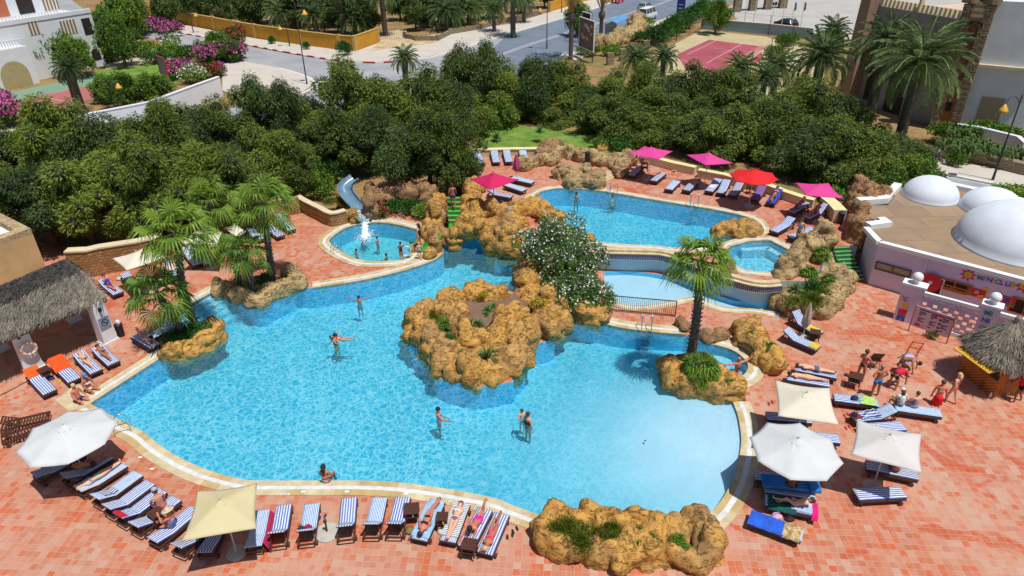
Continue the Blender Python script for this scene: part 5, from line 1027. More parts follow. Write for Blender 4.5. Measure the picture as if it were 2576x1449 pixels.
for nm, (a, b, c, d), mt in (("front_thatch", (fl, fr, rr2, rl), M_TH), ("back_thatch", (rl, rr2, kr, kl), M_THD)):
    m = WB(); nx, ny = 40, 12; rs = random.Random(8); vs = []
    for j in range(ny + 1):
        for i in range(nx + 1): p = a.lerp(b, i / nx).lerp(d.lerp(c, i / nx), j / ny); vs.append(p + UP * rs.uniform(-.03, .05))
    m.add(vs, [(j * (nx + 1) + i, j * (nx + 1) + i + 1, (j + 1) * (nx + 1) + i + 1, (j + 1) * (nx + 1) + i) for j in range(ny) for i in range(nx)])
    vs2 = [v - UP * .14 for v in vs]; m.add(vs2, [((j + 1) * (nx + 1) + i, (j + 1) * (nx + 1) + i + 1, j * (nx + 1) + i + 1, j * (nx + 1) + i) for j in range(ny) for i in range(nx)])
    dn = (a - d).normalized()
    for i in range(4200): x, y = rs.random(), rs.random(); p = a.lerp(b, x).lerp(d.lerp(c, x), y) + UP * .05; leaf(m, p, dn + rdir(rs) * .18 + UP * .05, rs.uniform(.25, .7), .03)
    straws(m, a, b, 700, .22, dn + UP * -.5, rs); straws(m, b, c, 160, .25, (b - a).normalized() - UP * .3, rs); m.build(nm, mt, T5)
def tpillar(rc, bx0, by0, bx1, by1, tx, ty, rcsign=None):
    a, b = G(rc, bx0, by0), G(rc, bx1, by1); d = b - a; d.z = 0; L_ = d.length; d.normalize(); n = Vector((-d.y, d.x, 0)); 
    if n.dot(CP - a) > 0: n = -n
    h = ZE - .16; m = WB(); c = (a + b) / 2 + n * .3; m.box((c.x, c.y, h / 2), (L_, .6, h), math.atan2(d.y, d.x), tap=.84); m.cur = 1; m.box((c.x, c.y, .07), (L_ + .08, .68, .14), math.atan2(d.y, d.x))
    return m.build("pillar", [M_WHITE, M_WHITE], T5), a, b
pl1, pa, pb = tpillar(31, 1062, 590, 1195, 520, 0, 0); pl2, pc, pd = tpillar(31, 262, 872, 455, 800, 0, 0); tpillar(31, 715, 365, 830, 320, 0, 0); tpillar(31, -10, 660, 100, 610, 0, 0); tpillar(31, -700, 1100, -560, 1040, 0, 0)
m = WB()
for k in (0.05, .5, .95): m.bar(fl.lerp(rl, k) - UP * .22, fr.lerp(rr2, k) - UP * .22, .14, .16)
for k in range(14): t_ = k / 13; m.bar(fl.lerp(fr, t_) - UP * .12, rl.lerp(rr2, t_) - UP * .12, .07, .08)
m.build("beams", M_WOOD, T5)
WP1 = Wall(pa, pb); WP2 = Wall(pc, pd); u0, z1 = WP1.uv(31, 1010, 320); u1, z0 = WP1.uv(31, 1110, 400); tilt = .12
nosmoke(T5, WP1, .06, 1.05, .62, 1.6, M("sign_grey", (150, 158, 176), .6), .06)
for w_ in (WP1, WP2):
    m = WB(); w_.rect(m, .26, 1.95, .4, 2.15, .1, .12); m.build("wall_lamp", M_BLACK, T5)
zt = 3.6; q = PT("21 330 905;21 0 735", zt); f1 = G(21, 0, 1025, zt); c = q[0]; dl = (f1 - c).normalized(); db = (q[1] - c).normalized(); T6 = wthing("tan_building", "sand coloured flat roofed building at the left edge behind the pergola", "building", c)
poly = [c, c + dl * 14, c + dl * 14 + db * 9, c + db * 9]; m = WB(); m.prism(poly, 0, zt, bottom=False); m.build("wall", M_TAN, T6); m = WB(); i_ = [c + dl * .6 + db * .6, c + dl * 13.4 + db * .6, c + dl * 13.4 + db * 8.4, c + dl * .6 + db * 8.4]
for k in range(4): m.prism([poly[k], poly[(k + 1) % 4], i_[(k + 1) % 4], i_[k]], zt + .003, zt + .35)
m.build("parapet", stone_mat("weathered_coping", (190, 168, 128), (150, 130, 100), 2, .3), T6); m = WB(); m.sheet([i_], zt + .006); m.build("roof", M_WHITE, T6); m = WB(); a = i_[0] + dl * .8 + db * .8; m.prism([a, a + dl * 5, a + dl * 5 + db * 1.1, a + db * 1.1], zt + .01, zt + .35); m.build("skylight", M("skylight", (166, 176, 196), .4), T6)
wallrun("stone_wall", "tall ochre stone wall behind the pergola with a pale top", PT("21 760 1330;21 960 1320;21 1080 1290;21 1450 1230;21 1700 1170"), 1.7, .5, M_SWALL, cap=.1, capmat=M_PLASTER, group="ochre stone garden walls")
wallrun("stone_wall", "ochre stone wall behind the palm group and striped loungers", PT("21 1900 1000;21 2300 900;21 2576 810;22 200 730;22 450 690"), 1.25, .4, M_SWALL, group="ochre stone garden walls")
wallrun("curved_stone_wall", "curved stone retaining wall with smooth pale top beside the slide pool", smooth(PT("22 440 650;22 520 700;22 660 770;22 775 825;22 915 795"), 3), .95, .35, M_SWALL, cap=.09, capmat=M_PLASTER, group="ochre stone garden walls")
m = MB(); c0 = G(31, 0, 1085); c1 = G(31, 760, 690); m.bar(Vector((c0.x, c0.y, .012)), Vector((c1.x, c1.y, .012)), .05, .012); struct("drain_channel", m, M_DARK)
def low(s, label, h=.55, th=.4): return wallrun("terrace_wall", label, PT(s, TZ), h, th, M_PLASTER, cap=.06, capmat=M("wall_top_cream", (226, 214, 160), .8, .1, 2), z0=TZ, group="low cream terrace walls")
low("22 2100 130;22 2400 120;23 0 115;23 350 112", "low cream wall behind the row of four loungers by the lawn"); low("23 1190 185;23 1400 200;23 1620 258;23 1840 305", "cream terrace wall behind the first pink umbrella"); low("23 1870 330;23 2130 380;23 2330 440;23 2576 490;24 140 545;24 330 610;24 450 640", "long cream terrace wall behind the red umbrella"); low("24 560 650;24 640 720;24 700 790", "short cream planter wall beside the black bin", .8, .7)
m = MB()
for i, (x, y) in enumerate(((270, 110), (1620, 262), (1870, 345), (2420, 480))):
    p = G(23, x, y, TZ + .25); mm = MB(); mm.box((0, 0, 0), (.3, .06, .14)); mm.cur = 1; mm.box((0, -.032, 0), (.22, .01, .07)); o = mm.build("wall_vent", [M_PLASTER, M_DARK]); o.location = p + Vector((0, -.25, 0)); tag(o, "small dark drain vent in the cream terrace wall, %s from the left" % ordn[i], "vent", "drain vents in the terrace wall")
M_TURF = M("green_turf", (36, 128, 62), .95, .15, 8, .3); M_TURFL = M("bright_turf", (52, 150, 44), .95, .15, 8, .3)
def stair(name, label, a0, a1, b0, b1, n, z0, z1, tread, nose, sub="stair"):
    """a: lower edge (left, right), b: upper edge"""
    t = wthing(name, label, sub, a0); m = WB(); k = WB()
    for i in range(n):
        f0, f1 = i / n, (i + 1) / n; P = a0.lerp(b0, f0); Q = a1.lerp(b1, f0); S = a1.lerp(b1, f1); U = a0.lerp(b0, f1); zz = z0 + (z1 - z0) * (i + 1) / n; m.prism([P, Q, S, U], z0 - .1, zz, bottom=False)
        g = lambda A_, B_: A_.lerp(B_, .16); k.prism([P, Q, g(Q, S), g(P, U)], zz + .003, zz + .03)
    m.build("steps", tread, t); k.build("nosings", nose, t); return t
stair("green_steps", "broad steps with green turf treads beside the domed building", G(24, 770, 1398, 0), G(24, 960, 1385, 0), G(24, 640, 1035, TZ), G(24, 800, 1025, TZ), 9, 0, TZ, M_TURF, M_COPE)
stair("green_stair", "narrow bright green stair between yellow rocks to the small slide", G(22, 1940, 800, .7), G(22, 2065, 800, .7), G(22, 1920, 530, 1.9), G(22, 2050, 530, 1.9), 6, .7, 1.9, M_TURFL, M_COPE)
m = MB(); m.prism([G(22, 1935, 885, .7), G(22, 2075, 880, .7), G(22, 2065, 800, .7), G(22, 1940, 800, .7)], .3, .705); struct("green_landing", m, M_TURFL)
stair("terrace_steps", "short flight of cream steps by the rocks left of the upper pool", G(23, 895, 418, TZ), G(23, 1030, 345, TZ), G(23, 890, 300, TZ + .5), G(23, 985, 265, TZ + .5), 4, TZ, TZ + .5, M_PLASTER, M_COPE)
m = MB(); m.prism([G(23, 890, 300, TZ + .5), G(23, 985, 265, TZ + .5), G(23, 940, 225, TZ + .5), G(23, 840, 250, TZ + .5)], TZ, TZ + .498); struct("upper_landing", m, M_TILE2)
def trough(name, label, path, w, dep, mat, rim, n=8):
    p = smooth(path, 5); t = wthing(name, label, "slide", path[-1]); m = WB(); m.smooth = True; vs = []; K = n + 1
    for i, q in enumerate(p):
        d = (p[min(i + 1, len(p) - 1)] - p[max(i - 1, 0)]).normalized(); sd = d.cross(UP).normalized(); up = sd.cross(d)
        for k in range(K): a = math.pi * k / n; vs.append(q + sd * math.cos(a) * w / 2 - up * math.sin(a) * dep)
        for k in range(K): a = math.pi * (n - k) / n; vs.append(q + sd * math.cos(a) * (w / 2 + .04) - up * (math.sin(a) * (dep + .04) + .0) )
    W_ = 2 * K; m.add(vs, [(i * W_ + k, i * W_ + (k + 1) % W_, (i + 1) * W_ + (k + 1) % W_, (i + 1) * W_ + k) for i in range(len(p) - 1) for k in range(W_)]); m.build("chute", mat, t)
    m = WB()
    for s in (-1, 1): m.tube([q + ((p[min(i + 1, len(p) - 1)] - p[max(i - 1, 0)]).cross(UP).normalized()) * s * (w / 2 + .02) + UP * .02 for i, q in enumerate(p)], .05, 6)
    m.build("rim", rim, t); return t
trough("small_slide", "small bright green slide beside the round boulders", [G(22, 1850, 925, 1.0), G(22, 1770, 980, .7), G(22, 1710, 1040, .35), G(22, 1690, 1085, .15)], .6, .14, M_TURFL, M_TURFL)
M_SLIDE = M("slide_blue_grey", (104, 138, 160), .25, .15, 2)
SLP = [G(22, 990, 330, 2.3), G(22, 905, 400, 2.0), G(22, 905, 480, 1.6), G(22, 975, 570, 1.2), G(22, 1050, 650, .8), G(22, 1092, 745, .45)]
sl_ = trough("water_slide", "curving grey blue water slide pouring into the small round pool", SLP, 1.0, .34, M_SLIDE, M_SLIDE)
M_FOAM = M("white_foam", (232, 242, 248), .5, .05, 4)
def splash():
    r = random.Random(4); t = wthing("slide_splash", "white foam and falling water where the slide meets the pool", "foam", G(22, 1100, 900)); m = WB(); m.smooth = True; a = SLP[-1] - UP * .3; b = G(22, 1100, 920, 0)
    for i in range(220): f = r.random(); p = SLP[-2].lerp(a, f) + Vector((r.uniform(-.35, .35), 0, -.2 + r.uniform(0, .08))); m.ell(p, (r.uniform(.02, .05), r.uniform(.04, .1), .02), 5, 3)
    for i in range(900):
        f = r.random() ** .8; p = a.lerp(b, f) + Vector((r.gauss(0, .07 + .06 * f), r.gauss(0, .05), -(f * f) * .05)); s = r.uniform(.012, .04); m.ell(p, (s, s, s * 1.6 * (1 - f * .5)), 5, 4)
    for i in range(420): an = r.uniform(0, 6.28); d = abs(r.gauss(0, .42)); m.ell(b + Vector((math.cos(an) * d * .8, math.sin(an) * d * 1.5, -.04)), (r.uniform(.02, .06), r.uniform(.02, .05), .015), 5, 3)
    tag(m.build("foam", M_FOAM, t), kind="stuff")
splash()
M_OCH = M("yellow_ochre_wall", (206, 148, 40), .85, .15, .8, .1); M_OCHD = M("wall_pillars_ochre", (200, 164, 96), .9, .3, 3, .3)
wallrun("yellow_wall", "long yellow ochre garden wall with stone pillars along the street", PT("11 1120 110;11 1200 132;11 1640 205;12 0 388;12 460 458;12 850 508;12 1000 520;12 1230 432"), 2.1, .3, M_OCH, cap=.08, capmat=M_OCHD, pil=6, pilmat=M_OCHD)
wallrun("low_stone_wall", "low stone wall with short posts along the avenue pavement", PT("12 1500 385;12 1620 418;12 1830 415;12 1960 350;12 2260 300;12 2480 235;13 0 215;13 280 145"), .8, .35, M_QUOIN, pil=4)
wallrun("yellow_wall", "short yellow wall stretch beside the avenue at the top", PT("13 380 125;13 560 65;13 800 0"), 1.8, .3, M_OCH, pil=5, pilmat=M_OCHD)
wallrun("white_wall", "long white rendered wall behind the left trees", PT("0 -80 400;0 75 388;0 250 342;0 390 312;0 480 275;0 560 243"), 2.2, .3, M_WHITE, cap=.08, capmat=M_WHITE)
T7 = wallrun("pale_court_wall", "long low pale blue wall between the tennis court and hotel yard", PT("13 1905 285;13 2576 345;14 440 395"), 1.5, .3, M("pale_blue_wall", (150, 178, 196), .8, .15, .5), cap=.08, capmat=M_PLASTER)
wallrun("stone_bank_wall", "rough stone wall below the cactus bank on the right pavement", PT("24 1560 165;24 1750 135;24 2100 200;24 2576 320;0 2700 470"), 1.0, .6, M_QUOIN)
wallrun("roadside_wall", "pale curb wall above the cactus bank by the hotel", PT("14 1890 1310;14 2100 1340;14 2500 1440;24 2576 60", 1), 1.0, .4, M_WHITEW, z0=.6)
M_FEN = M_BLACK
def fence(label, s, h, gap, z=0, wire=True, name="wire_fence", mat=None, bars=None):
    p = PT(s, z); t = wthing(name, label, "fence", p[0]); acc = [p[0]]
    for i in range(len(p) - 1):
        n = max(1, int((p[i + 1] - p[i]).length / gap)); acc += [p[i].lerp(p[i + 1], (j + 1) / n) for j in range(n)]
    m = WB()
    for q in acc: m = WB(); m.tube([q, q + UP * h], .045, 5); m.build("post", mat or M_FEN, t)
    m = WB()
    for k in (.05, .5, 1): 
        for i in range(len(acc) - 1): m.tube([acc[i] + UP * h * k, acc[i + 1] + UP * h * k], .015, 4)
    if bars:
        for i in range(len(acc) - 1):
            for j in range(int((acc[i + 1] - acc[i]).length / bars)): q = acc[i].lerp(acc[i + 1], (j + 1) * bars / (acc[i + 1] - acc[i]).length); m.tube([q, q + UP * h], .012, 4)
    m.build("wires", mat or M_FEN, t); return t
fence("thin wire fence along the left side of the tennis court", "13 1180 640;13 1360 560;13 1900 295", 2.6, 5); fence("tall dark posts behind the tennis court by the yard", "13 1910 300;13 2576 365;14 240 385", 3, 6); fence("wire fence at the court's near right corner", "13 2390 760;13 2500 740;14 10 620;14 240 560", 3, 6)
fence("iron garden gate in the flagstone entrance of the yellow wall", "12 1235 412;12 1500 400", 1.5, 4, bars=.35, name="iron_gate"); fence("dark iron fence between the clay court and white wall", "11 1000 985;11 1260 1110;11 1500 1110", 1.3, 3, bars=.4, name="iron_fence"); fence("wire fence through the villa garden", "11 1380 450;11 1850 570", 2.2, 5)
for i, (x, y, tx, ty) in enumerate(((985, 650, 985, 530), (1110, 610, 1115, 490), (1220, 560, 1225, 445), (1345, 510, 1345, 405), (1425, 450, 1425, 370))):
    b = G(13, x, y); h = HZ(b, 13, tx, ty); m = WB(); m.box((b.x, b.y, h / 2), (.9, .5, h), .3); o = m.build("stone_pier", M_QUOIN, origin=b); tag(o, "free standing rough stone pier near the billboard, %s from the left" % ordn[i], "pier", "stone piers beside the court hedge")
rock("stone_ruins", "tumbled stone ruins between the avenue and the tennis court", bl("13 850 500;13 980 460;13 1100 420;13 1200 380;13 1300 300;13 1240 240", 0, 1.2, 1.6), M_ROCK2, .3, .3)
b1 = G(14, 1870, 1335, .0); HT = HZ(b1, 14, 2215, 40); b0 = G(14, 1640, 1300, 0); T8 = wthing("castle_hotel", "sand and grey castle styled hotel with arched stone tower", "building", b1); WT = Wall(b0, b1); LT = (b1 - b0).length; dn = -WT.n
m = WB(); m.prism([b0, b1, b1 + dn * 7, b0 + dn * 7], 0, HT, bottom=False); m.build("tower", M_TAN, T8)
m = WB()
for i in range(int(HT / .5)):
    for u_ in (0, LT): w_ = .5 if i % 2 else .36; c = WT.pt(u_ + (w_ / 2 - .1 if u_ == 0 else -w_ / 2 + .1), .25 + i * .5, -.1); m.box(c, (w_ + .3, .5, .46), math.atan2(WT.u.y, WT.u.x))
for u_ in (0.2, LT - .2): m.lathe([(.75, 0), (.75, .9), (.62, 1.3), (.3, 1.6), (.02, 1.7)], WT.pt(u_, HT, -.3), 12)
m.build("quoins", M_QUOIN, T8); m = WB(); [WT.rect(m, LT * .25, HT - 1.1 + .5 * k, LT * .75, HT - .85 + .5 * k, .1, .3) for k in range(3)]; m.build("cornice", M_PLASTER, T8)
def arch(par_, wl_, u0, u1, z0, z1, mat, o=.02, ring=None, name="arch"):
    r = (u1 - u0) / 2; pts = [(u0, z0), (u1, z0)] + [(u0 + r + r * math.cos(math.pi * i / 12), z1 - r + r * math.sin(math.pi * i / 12)) for i in range(13)]; m = WB(); wl_.poly(m, pts, o); a_ = m.build(name, mat, par_)
    if ring:
        m = WB()
        for i in range(15):
            an = math.pi * i / 14; c = wl_.pt(u0 + r + (r + .12) * math.cos(an), z1 - r + (r + .12) * math.sin(an), .06); m.box(c, (.34, .3, .3), math.atan2(wl_.u.y, wl_.u.x))
        for k in range(int((z1 - r - z0) / .4)):
            for u_ in (u0 - .1, u1 + .1): m.box(wl_.pt(u_, z0 + .2 + k * .4, .06), (.34, .3, .34), math.atan2(wl_.u.y, wl_.u.x))
        m.build("arch_stones", ring, a_)
    return a_
uA, zA = WT.uv(14, 1965, 260); arch(T8, WT, LT * .3, LT * .74, HT * .42, HT * .86, M("niche_brown", (132, 88, 62), .9, .2, 2), ring=M_QUOIN); m = WB(); WT.rect(m, LT * .2, .2, LT * .68, HT * .38, .05, .08); m.build("lower_panel", M("niche_orange", (158, 100, 64), .9, .2, 2), T8); m = WB(); WT.rect(m, LT * .34, HT * .17, LT * .58, HT * .24, .08, .04); m.build("vent_grille", M_DARK, T8)
HW = HT * .86; g1 = b0 + dn * 1.0; p0 = G(14, 1040, 45, HW); p0.z = 0; g0 = p0; WG = Wall(g0, g1); LG = (g1 - g0).length; m = WB(); gd = -WG.n; m.prism([g0, g1, g1 + gd * .7, g0 + gd * .7], 0, HW, bottom=False); m.build("court_wall", M("grey_render", (150, 146, 144), .9, .15, .6, .1), T8)
m = WB(); nb = 22
for i in range(nb):
    u_ = LG * (i + .5) / nb; c = WG.pt(u_, HW + .35, -.35); tall = (i == nb // 2); m.box(c + UP * (.25 if tall else 0), (LG / nb * .62, .6, 1.2 if tall else .7), math.atan2(WG.u.y, WG.u.x), tap=.7)
m.build("battlements", M_PLASTER, T8); m = WB(); m.prism([g0 + gd * .7, g1 + gd * .7, g1 + gd * 14, g0 + gd * 14], 0, HW - .6, bottom=False); m.build("terrace_block", M("pink_screed", (206, 184, 164), .9, .1, .6), T8)
for u_, w_ in ((LG * .03, 1.6),): m = WB(); m.box(WG.pt(u_, HW * .5 + .5, .3), (w_, 2.2, HW + 1), math.atan2(WG.u.y, WG.u.x), tap=.75); m.build("corner_buttress", M("brown_render", (148, 124, 104), .9, .2, 1), T8)
arch(T8, WG, LG * .42, LG * .62, 0, HW * .42, M_DARK, .04, None); arch(T8, WG, LG * .16, LG * .26, .5, HW * .4, M_DARK, .04, None)
bt = G(14, 860, 700); ht = HZ(bt, 14, 880, 60); m = WB(); m.lathe([(1.0, 0), (.85, ht * .7), (.8, ht - 1.2), (.7, ht - .6), (.45, ht - .2), (.02, ht)], bt, 14); o = m.build("stone_turret", M_QUOIN, origin=bt); tag(o, "rounded rough stone turret at the left end of the castle", "turret")
for i, (x, y, tx, ty, lb) in enumerate(((240, 880, 250, 710, "small sandstone lantern turret left of the big date palm"), (765, 930, 768, 800, "small domed sandstone post right of the big date palm"))):
    b = G(14, x, y); h = HZ(b, 14, tx, ty); m = WB(); m.box((b.x, b.y, h * .35), (1.1, 1.1, h * .7), .3); m.lathe([(.42, h * .7), (.42, h * .88), (.3, h * .96), (.02, h)], (b.x, b.y, 0), 10)
    for k in range(4): m.box((b.x + .45 * (1 if k % 2 else -1), b.y + .45 * (1 if k > 1 else -1), h * .7 + .2), (.25, .25, .4), .3)
    o = m.build("stone_turret", M_PLASTER, origin=b); tag(o, lb, "turret")
T9 = wthing("white_hotel_wing", "tall white hotel wing right of the castle tower", "building", b1); w0 = b1 + dn * .6 + WT.u * .05; w1 = w0 + WT.u * 26 + dn * 2; HW2 = HT * 1.02; m = WB(); m.prism([w0, w1, w1 + dn * 16, w0 + dn * 16], 0, HW2, bottom=False); m.build("wall", M_WHITEW, T9)
WW = Wall(w0, w1); m = WB(); zz = WW.uv(14, 2200, 660)[1]; WW.rect(m, .2, zz - .12, 5.2, zz + .12, .35, .35); m.build("ledge", M_PLASTER, T9); m = WB(); m.sheet([ccw([w0 + dn * .5 + WT.u * 3, w1 + dn * .5, w1 + dn * 9, w0 + dn * 9 + WT.u * 3])], HW2 + .01); m.build("roof", M("roof_tan", (200, 176, 148), .9), T9)
w2 = G(14, 2190, 1180, 0); ax = WT.u; hx = HZ(w2, 14, 2330, 900); hx = min(max(hx, 3.5), 6.5); m = WB(); e0 = w2; e1 = w2 + ax * 14 - UP * 0; m.prism([e0, e1, e1 + dn * 5, e0 + dn * 5], 0, hx, bottom=False); m.build("annex", M_WHITEW, T9)
WX = Wall(e0, e1); m = WB(); pp = [e0 + dn * 1 + UP * hx + ax * 1.6, e0 + dn * 1 + UP * (hx + 1.5) + ax * 1.7, e0 + dn * 1 + UP * (hx + 2.6) + ax * 2.6, e0 + dn * 1 + UP * (hx + 2.9) + ax * 7]
for i in range(3): m.bar(pp[i], pp[i + 1], .9, .9)
m.build("duct", M("duct_grey", (150, 148, 148), .5, .1, 2, metal=.3), T9)
arch(T9, WX, -1.6, .3, .8, 3.3, M_DARK, .03, None, "arched_window"); arch(T9, WX, 2.2, 4.0, 0, 3.6, M_DARK, .03, None, "arched_door"); m = WB(); WX.rect(m, 4.6, 1, 4.7, 3, .2, .1); m.build("pipe", M_METAL, T9)
m = WB(); WW.rect(m, 1.2, 1.2, 3.0, 3.4, .06, .06); m.build("window_grille", M_CURT, T9)
B0 = G(11, 1070, 655); A0_ = G(11, -400, 985); T10 = wthing("white_villa", "white three storey villa with arches and balustrades at top left", "villa", B0); WV = Wall(A0_, B0); HV = HZ(B0, 11, 935, 90); LV = (B0 - A0_).length; vn = -WV.n
m = WB(); m.prism([A0_ + WV.u * 0, B0, B0 + vn * 10, A0_ + vn * 10], 0, HV - .4, bottom=False); m.build("wall", M_WHITE, T10); m = WB(); WV.rect(m, 0, HV - .4, LV, HV + .1, .08, .35); m.build("parapet", M_WHITE, T10)
uc = WV.uv(11, 215, 500)[0]; m = WB(); pa_ = [WV.pt(0, 0, 1.5), WV.pt(uc, 0, 1.5), WV.pt(uc, 0, 0.0), WV.pt(0, 0, 0.0)]; m.prism(pa_, 0, HV * .62, bottom=False); m.build("front_wing", M_WHITE, T10)
def vrect(x0, y0, x1, y1, nm, mt, o=.03, ww=WV): u0, z1 = ww.uv(11, x0, y0); u1, z0 = ww.uv(11, x1, y1); m = WB(); ww.rect(m, u0, z0, u1, z1, o, .05); return m.build(nm, mt, T10), u0, z0, u1, z1
M_CURS = NT("striped_curtain"); wv = M_CURS.a("TexWave", {'Vector': M_CURS.obj()}); wv.inputs['Scale'].default_value = 1.6; M_CURS = M_CURS.fin(M_CURS.ramp(wv.outputs[0], [(.45, lin(120, 100, 84)), (.55, lin(226, 214, 196))]), .8)
vrect(810, 190, 945, 340, "loggia", M_DARK); vrect(590, 215, 790, 330, "loggia", M_CURS); vrect(255, 215, 420, 340, "loggia", M_CURS)
u0, z1 = WV.uv(11, 905, 497); u1, z0 = WV.uv(11, 1025, 595); arch(T10, WV, u0, u1, z0, z1, M_DARK, .03, None, "arched_window"); WV2 = Wall(WV.pt(0, 0, 1.5), WV.pt(uc, 0, 1.5)); u0, z1 = WV2.uv(11, 0, 640); u1, z0 = WV2.uv(11, 340, 850); arch(T10, WV2, max(.2, u0 - .5), min(u1, (WV2.B - WV2.A).length - .2), 0, z1, M("arch_shade_cream", (180, 164, 120), .9), .03, None, "large_arch")
m = WB(); hb = HV * .62
for i in range(40): u_ = i * .32; (u_ < uc) and m.tube([WV.pt(u_, hb, 1.4), WV.pt(u_, hb + .8, 1.4)], .05, 5)
m.bar(WV.pt(0, hb + .85, 1.4), WV.pt(uc, hb + .85, 1.4), .14, .1); m.build("balustrade", M_WHITE, T10)
m = WB(); us, _ = WV.uv(11, 740, 50); m.prism([WV.pt(0, 0, -3.5), WV.pt(us, 0, -3.5), WV.pt(us, 0, -10), WV.pt(0, 0, -10)], HV - .6, HV + 3, bottom=False); m.build("upper_storey", M_WHITE, T10); WU = Wall(WV.pt(0, 0, -3.5), WV.pt(us, 0, -3.5))
for k in range(5): m = WB(); WU.rect(m, us - 1.8 - k * 3.2, HV + .1, us - .4 - k * 3.2 + .6, HV + 2.3, .04, .05); m.build("terrace_window", [M_CURS, M_DARK, M("terracotta_shade", (190, 110, 70), .8)][k % 3], T10)
m = WB(); [m.tube([WV.pt(us - i * .4, HV, .0), WV.pt(us - i * .4, HV + .5, 0)], .05, 4) for i in range(30)]; m.build("roof_railing", M_WHITE, T10)
gh = G(13, 2260, 118); T11 = wthing("stone_gatehouse", "brown stone gatehouse with dark openings beside the hotel yard", "gatehouse", gh); m = WB()
for i in range(4): a = gh + Vector((3.2 * i, 1.2 * i, 0)); m.box((a.x, a.y, 2), (1.3, 1.3, 4))
e = gh + Vector((5, 1.8, 0)); m.box((e.x, e.y, 4.4), (12, 1.5, .8), .36); m.build("arcade", M_QUOIN, T11)
def stripe_mat(name, k, c1, c2, duty=.5, ax=0):
    t = NT(name); sp = t.a("SeparateXYZ", {'Vector': t.obj()}); f = t.math('FRACT', t.math('ADD', t.math('MULTIPLY', sp.outputs[ax], k), 10.25)); c = t.ramp(f, [(duty - .03, lin(*c1)), (duty + .03, lin(*c2))])
    n = t.noise(5, 4, .6, t.obj()); c = t.mix(t.ramp(n, [(.35, BW(.2)), (.6, BW(0))]), c, lin(90, 110, 150)); c = t.mix(t.math('MULTIPLY', t.a('ObjectInfo').outputs['Random'], .28), c, lin(176, 184, 196)); t.bump(t.noise(7, 3, .5, t.obj()), .35, .04); return t.fin(c, .85)
S_WIDE = stripe_mat("wide_blue_stripes", 9.5, (34, 84, 176), (226, 232, 240)); S_NARR = stripe_mat("narrow_blue_stripes", 15, (64, 124, 196), (220, 234, 242), .45); S_NAVY = stripe_mat("navy_stripes", 10, (30, 48, 110), (214, 218, 230), .5); S_GREY = stripe_mat("grey_stripes", 13, (120, 124, 134), (236, 236, 236), .5, 1)
def lo_prof(y, a):     # top of the mattress along the lounger, head at +y
    hy = .28
    return .40 if y < hy else .40 + (y - hy) * math.tan(a)
def lo_pt(y, a):       # point on the surface at arc position y
    hy = .28
    return (y, .40) if y < hy else (hy + (y - hy) * math.cos(a), .40 + (y - hy) * math.sin(a))
def make_lounger(adeg, mattress=True):
    a = R(adeg); t = thing("sun_lounger", "x", "sun lounger", (0, 0, -300))
    m = MB(); m.smooth = False
    for s in (-1, 1): m.box((s * .32, 0, .26), (.045, 1.98, .09))
    for y in (-.98, .98, .3): m.box((0, y, .26), (.62, .045, .07))
    for i in range(9): m.box((0, -.86 + i * .13, .295), (.6, .085, .02))
    m.build("frame", M_WOOD, t)
    m = MB()
    for i in range(6):
        y, z = lo_pt(.34 + i * .12, a); m.box((0, y, z - .085), (.6, .085, .02), Matrix.Rotation(a, 3, 'X'))
    for s in (-1, 1):
        (y0, z0), (y1, z1) = lo_pt(.3, a), lo_pt(1.0, a); m.bar((s * .29, y0, z0 - .1), (s * .29, y1, z1 - .1), .03, .04)
        if adeg > 8: ym, zm = lo_pt(.75, a); m.bar((s * .27, ym, zm - .11), (s * .27, ym + .12, .28), .025, .025)
    m.build("backrest_frame", M_WOOD, t)
    for sx in (-1, 1):
        for y in (-.85, .8): m = MB(); m.box((sx * .31, y, .125), (.05, .06, .25)); m.build("leg", M_WOOD, t)
        m = MB(); m.tube([(sx * .345, .78, .1), (sx * .385, .78, .1)], .1, 12); m.build("wheel", M_WOOD, t)
    if mattress:
        m = MB(); m.smooth = True; N = 30; W_ = 7; top = []; bot = []; r = random.Random(adeg + 2)
        for i in range(N + 1):
            y, z = lo_pt(-1.0 + 2.02 * i / N, a)
            for k in range(W_):
                x = (k / (W_ - 1) - .5) * .64; e = .03 if k in (0, W_ - 1) or i in (0, N) else 0; top.append((x, y, z - e + r.uniform(-.006, .008))); bot.append((x, y, z - .075))
        n = len(top); fs = []
        for i in range(N):
            for k in range(W_ - 1): q = i * W_ + k; fs += [(q, q + 1, q + W_ + 1, q + W_), (n + q + W_, n + q + W_ + 1, n + q + 1, n + q)]
            for k in (0, W_ - 1): q = i * W_ + k; fs.append((q, q + W_, n + q + W_, n + q) if k == 0 else (q + W_, q, n + q, n + q + W_))
        for k in range(W_ - 1): fs.append((k + 1, k, n + k, n + k + 1)); q = N * W_ + k; fs.append((q, q + 1, n + q + 1, n + q))
        m.add(top + bot, fs); m.build("mattress", S_WIDE, t)
    return t
LO = {a: make_lounger(a) for a in (0, 14, 26, 40)}; LO['bare'] = make_lounger(26, False)
M_TOW = {}
def tm(c):
    if c not in M_TOW: M_TOW[c] = M("towel_cloth_%d_%d_%d" % c, c, .95, .22, 5, .4)
    return M_TOW[c]
LOPOS = {}
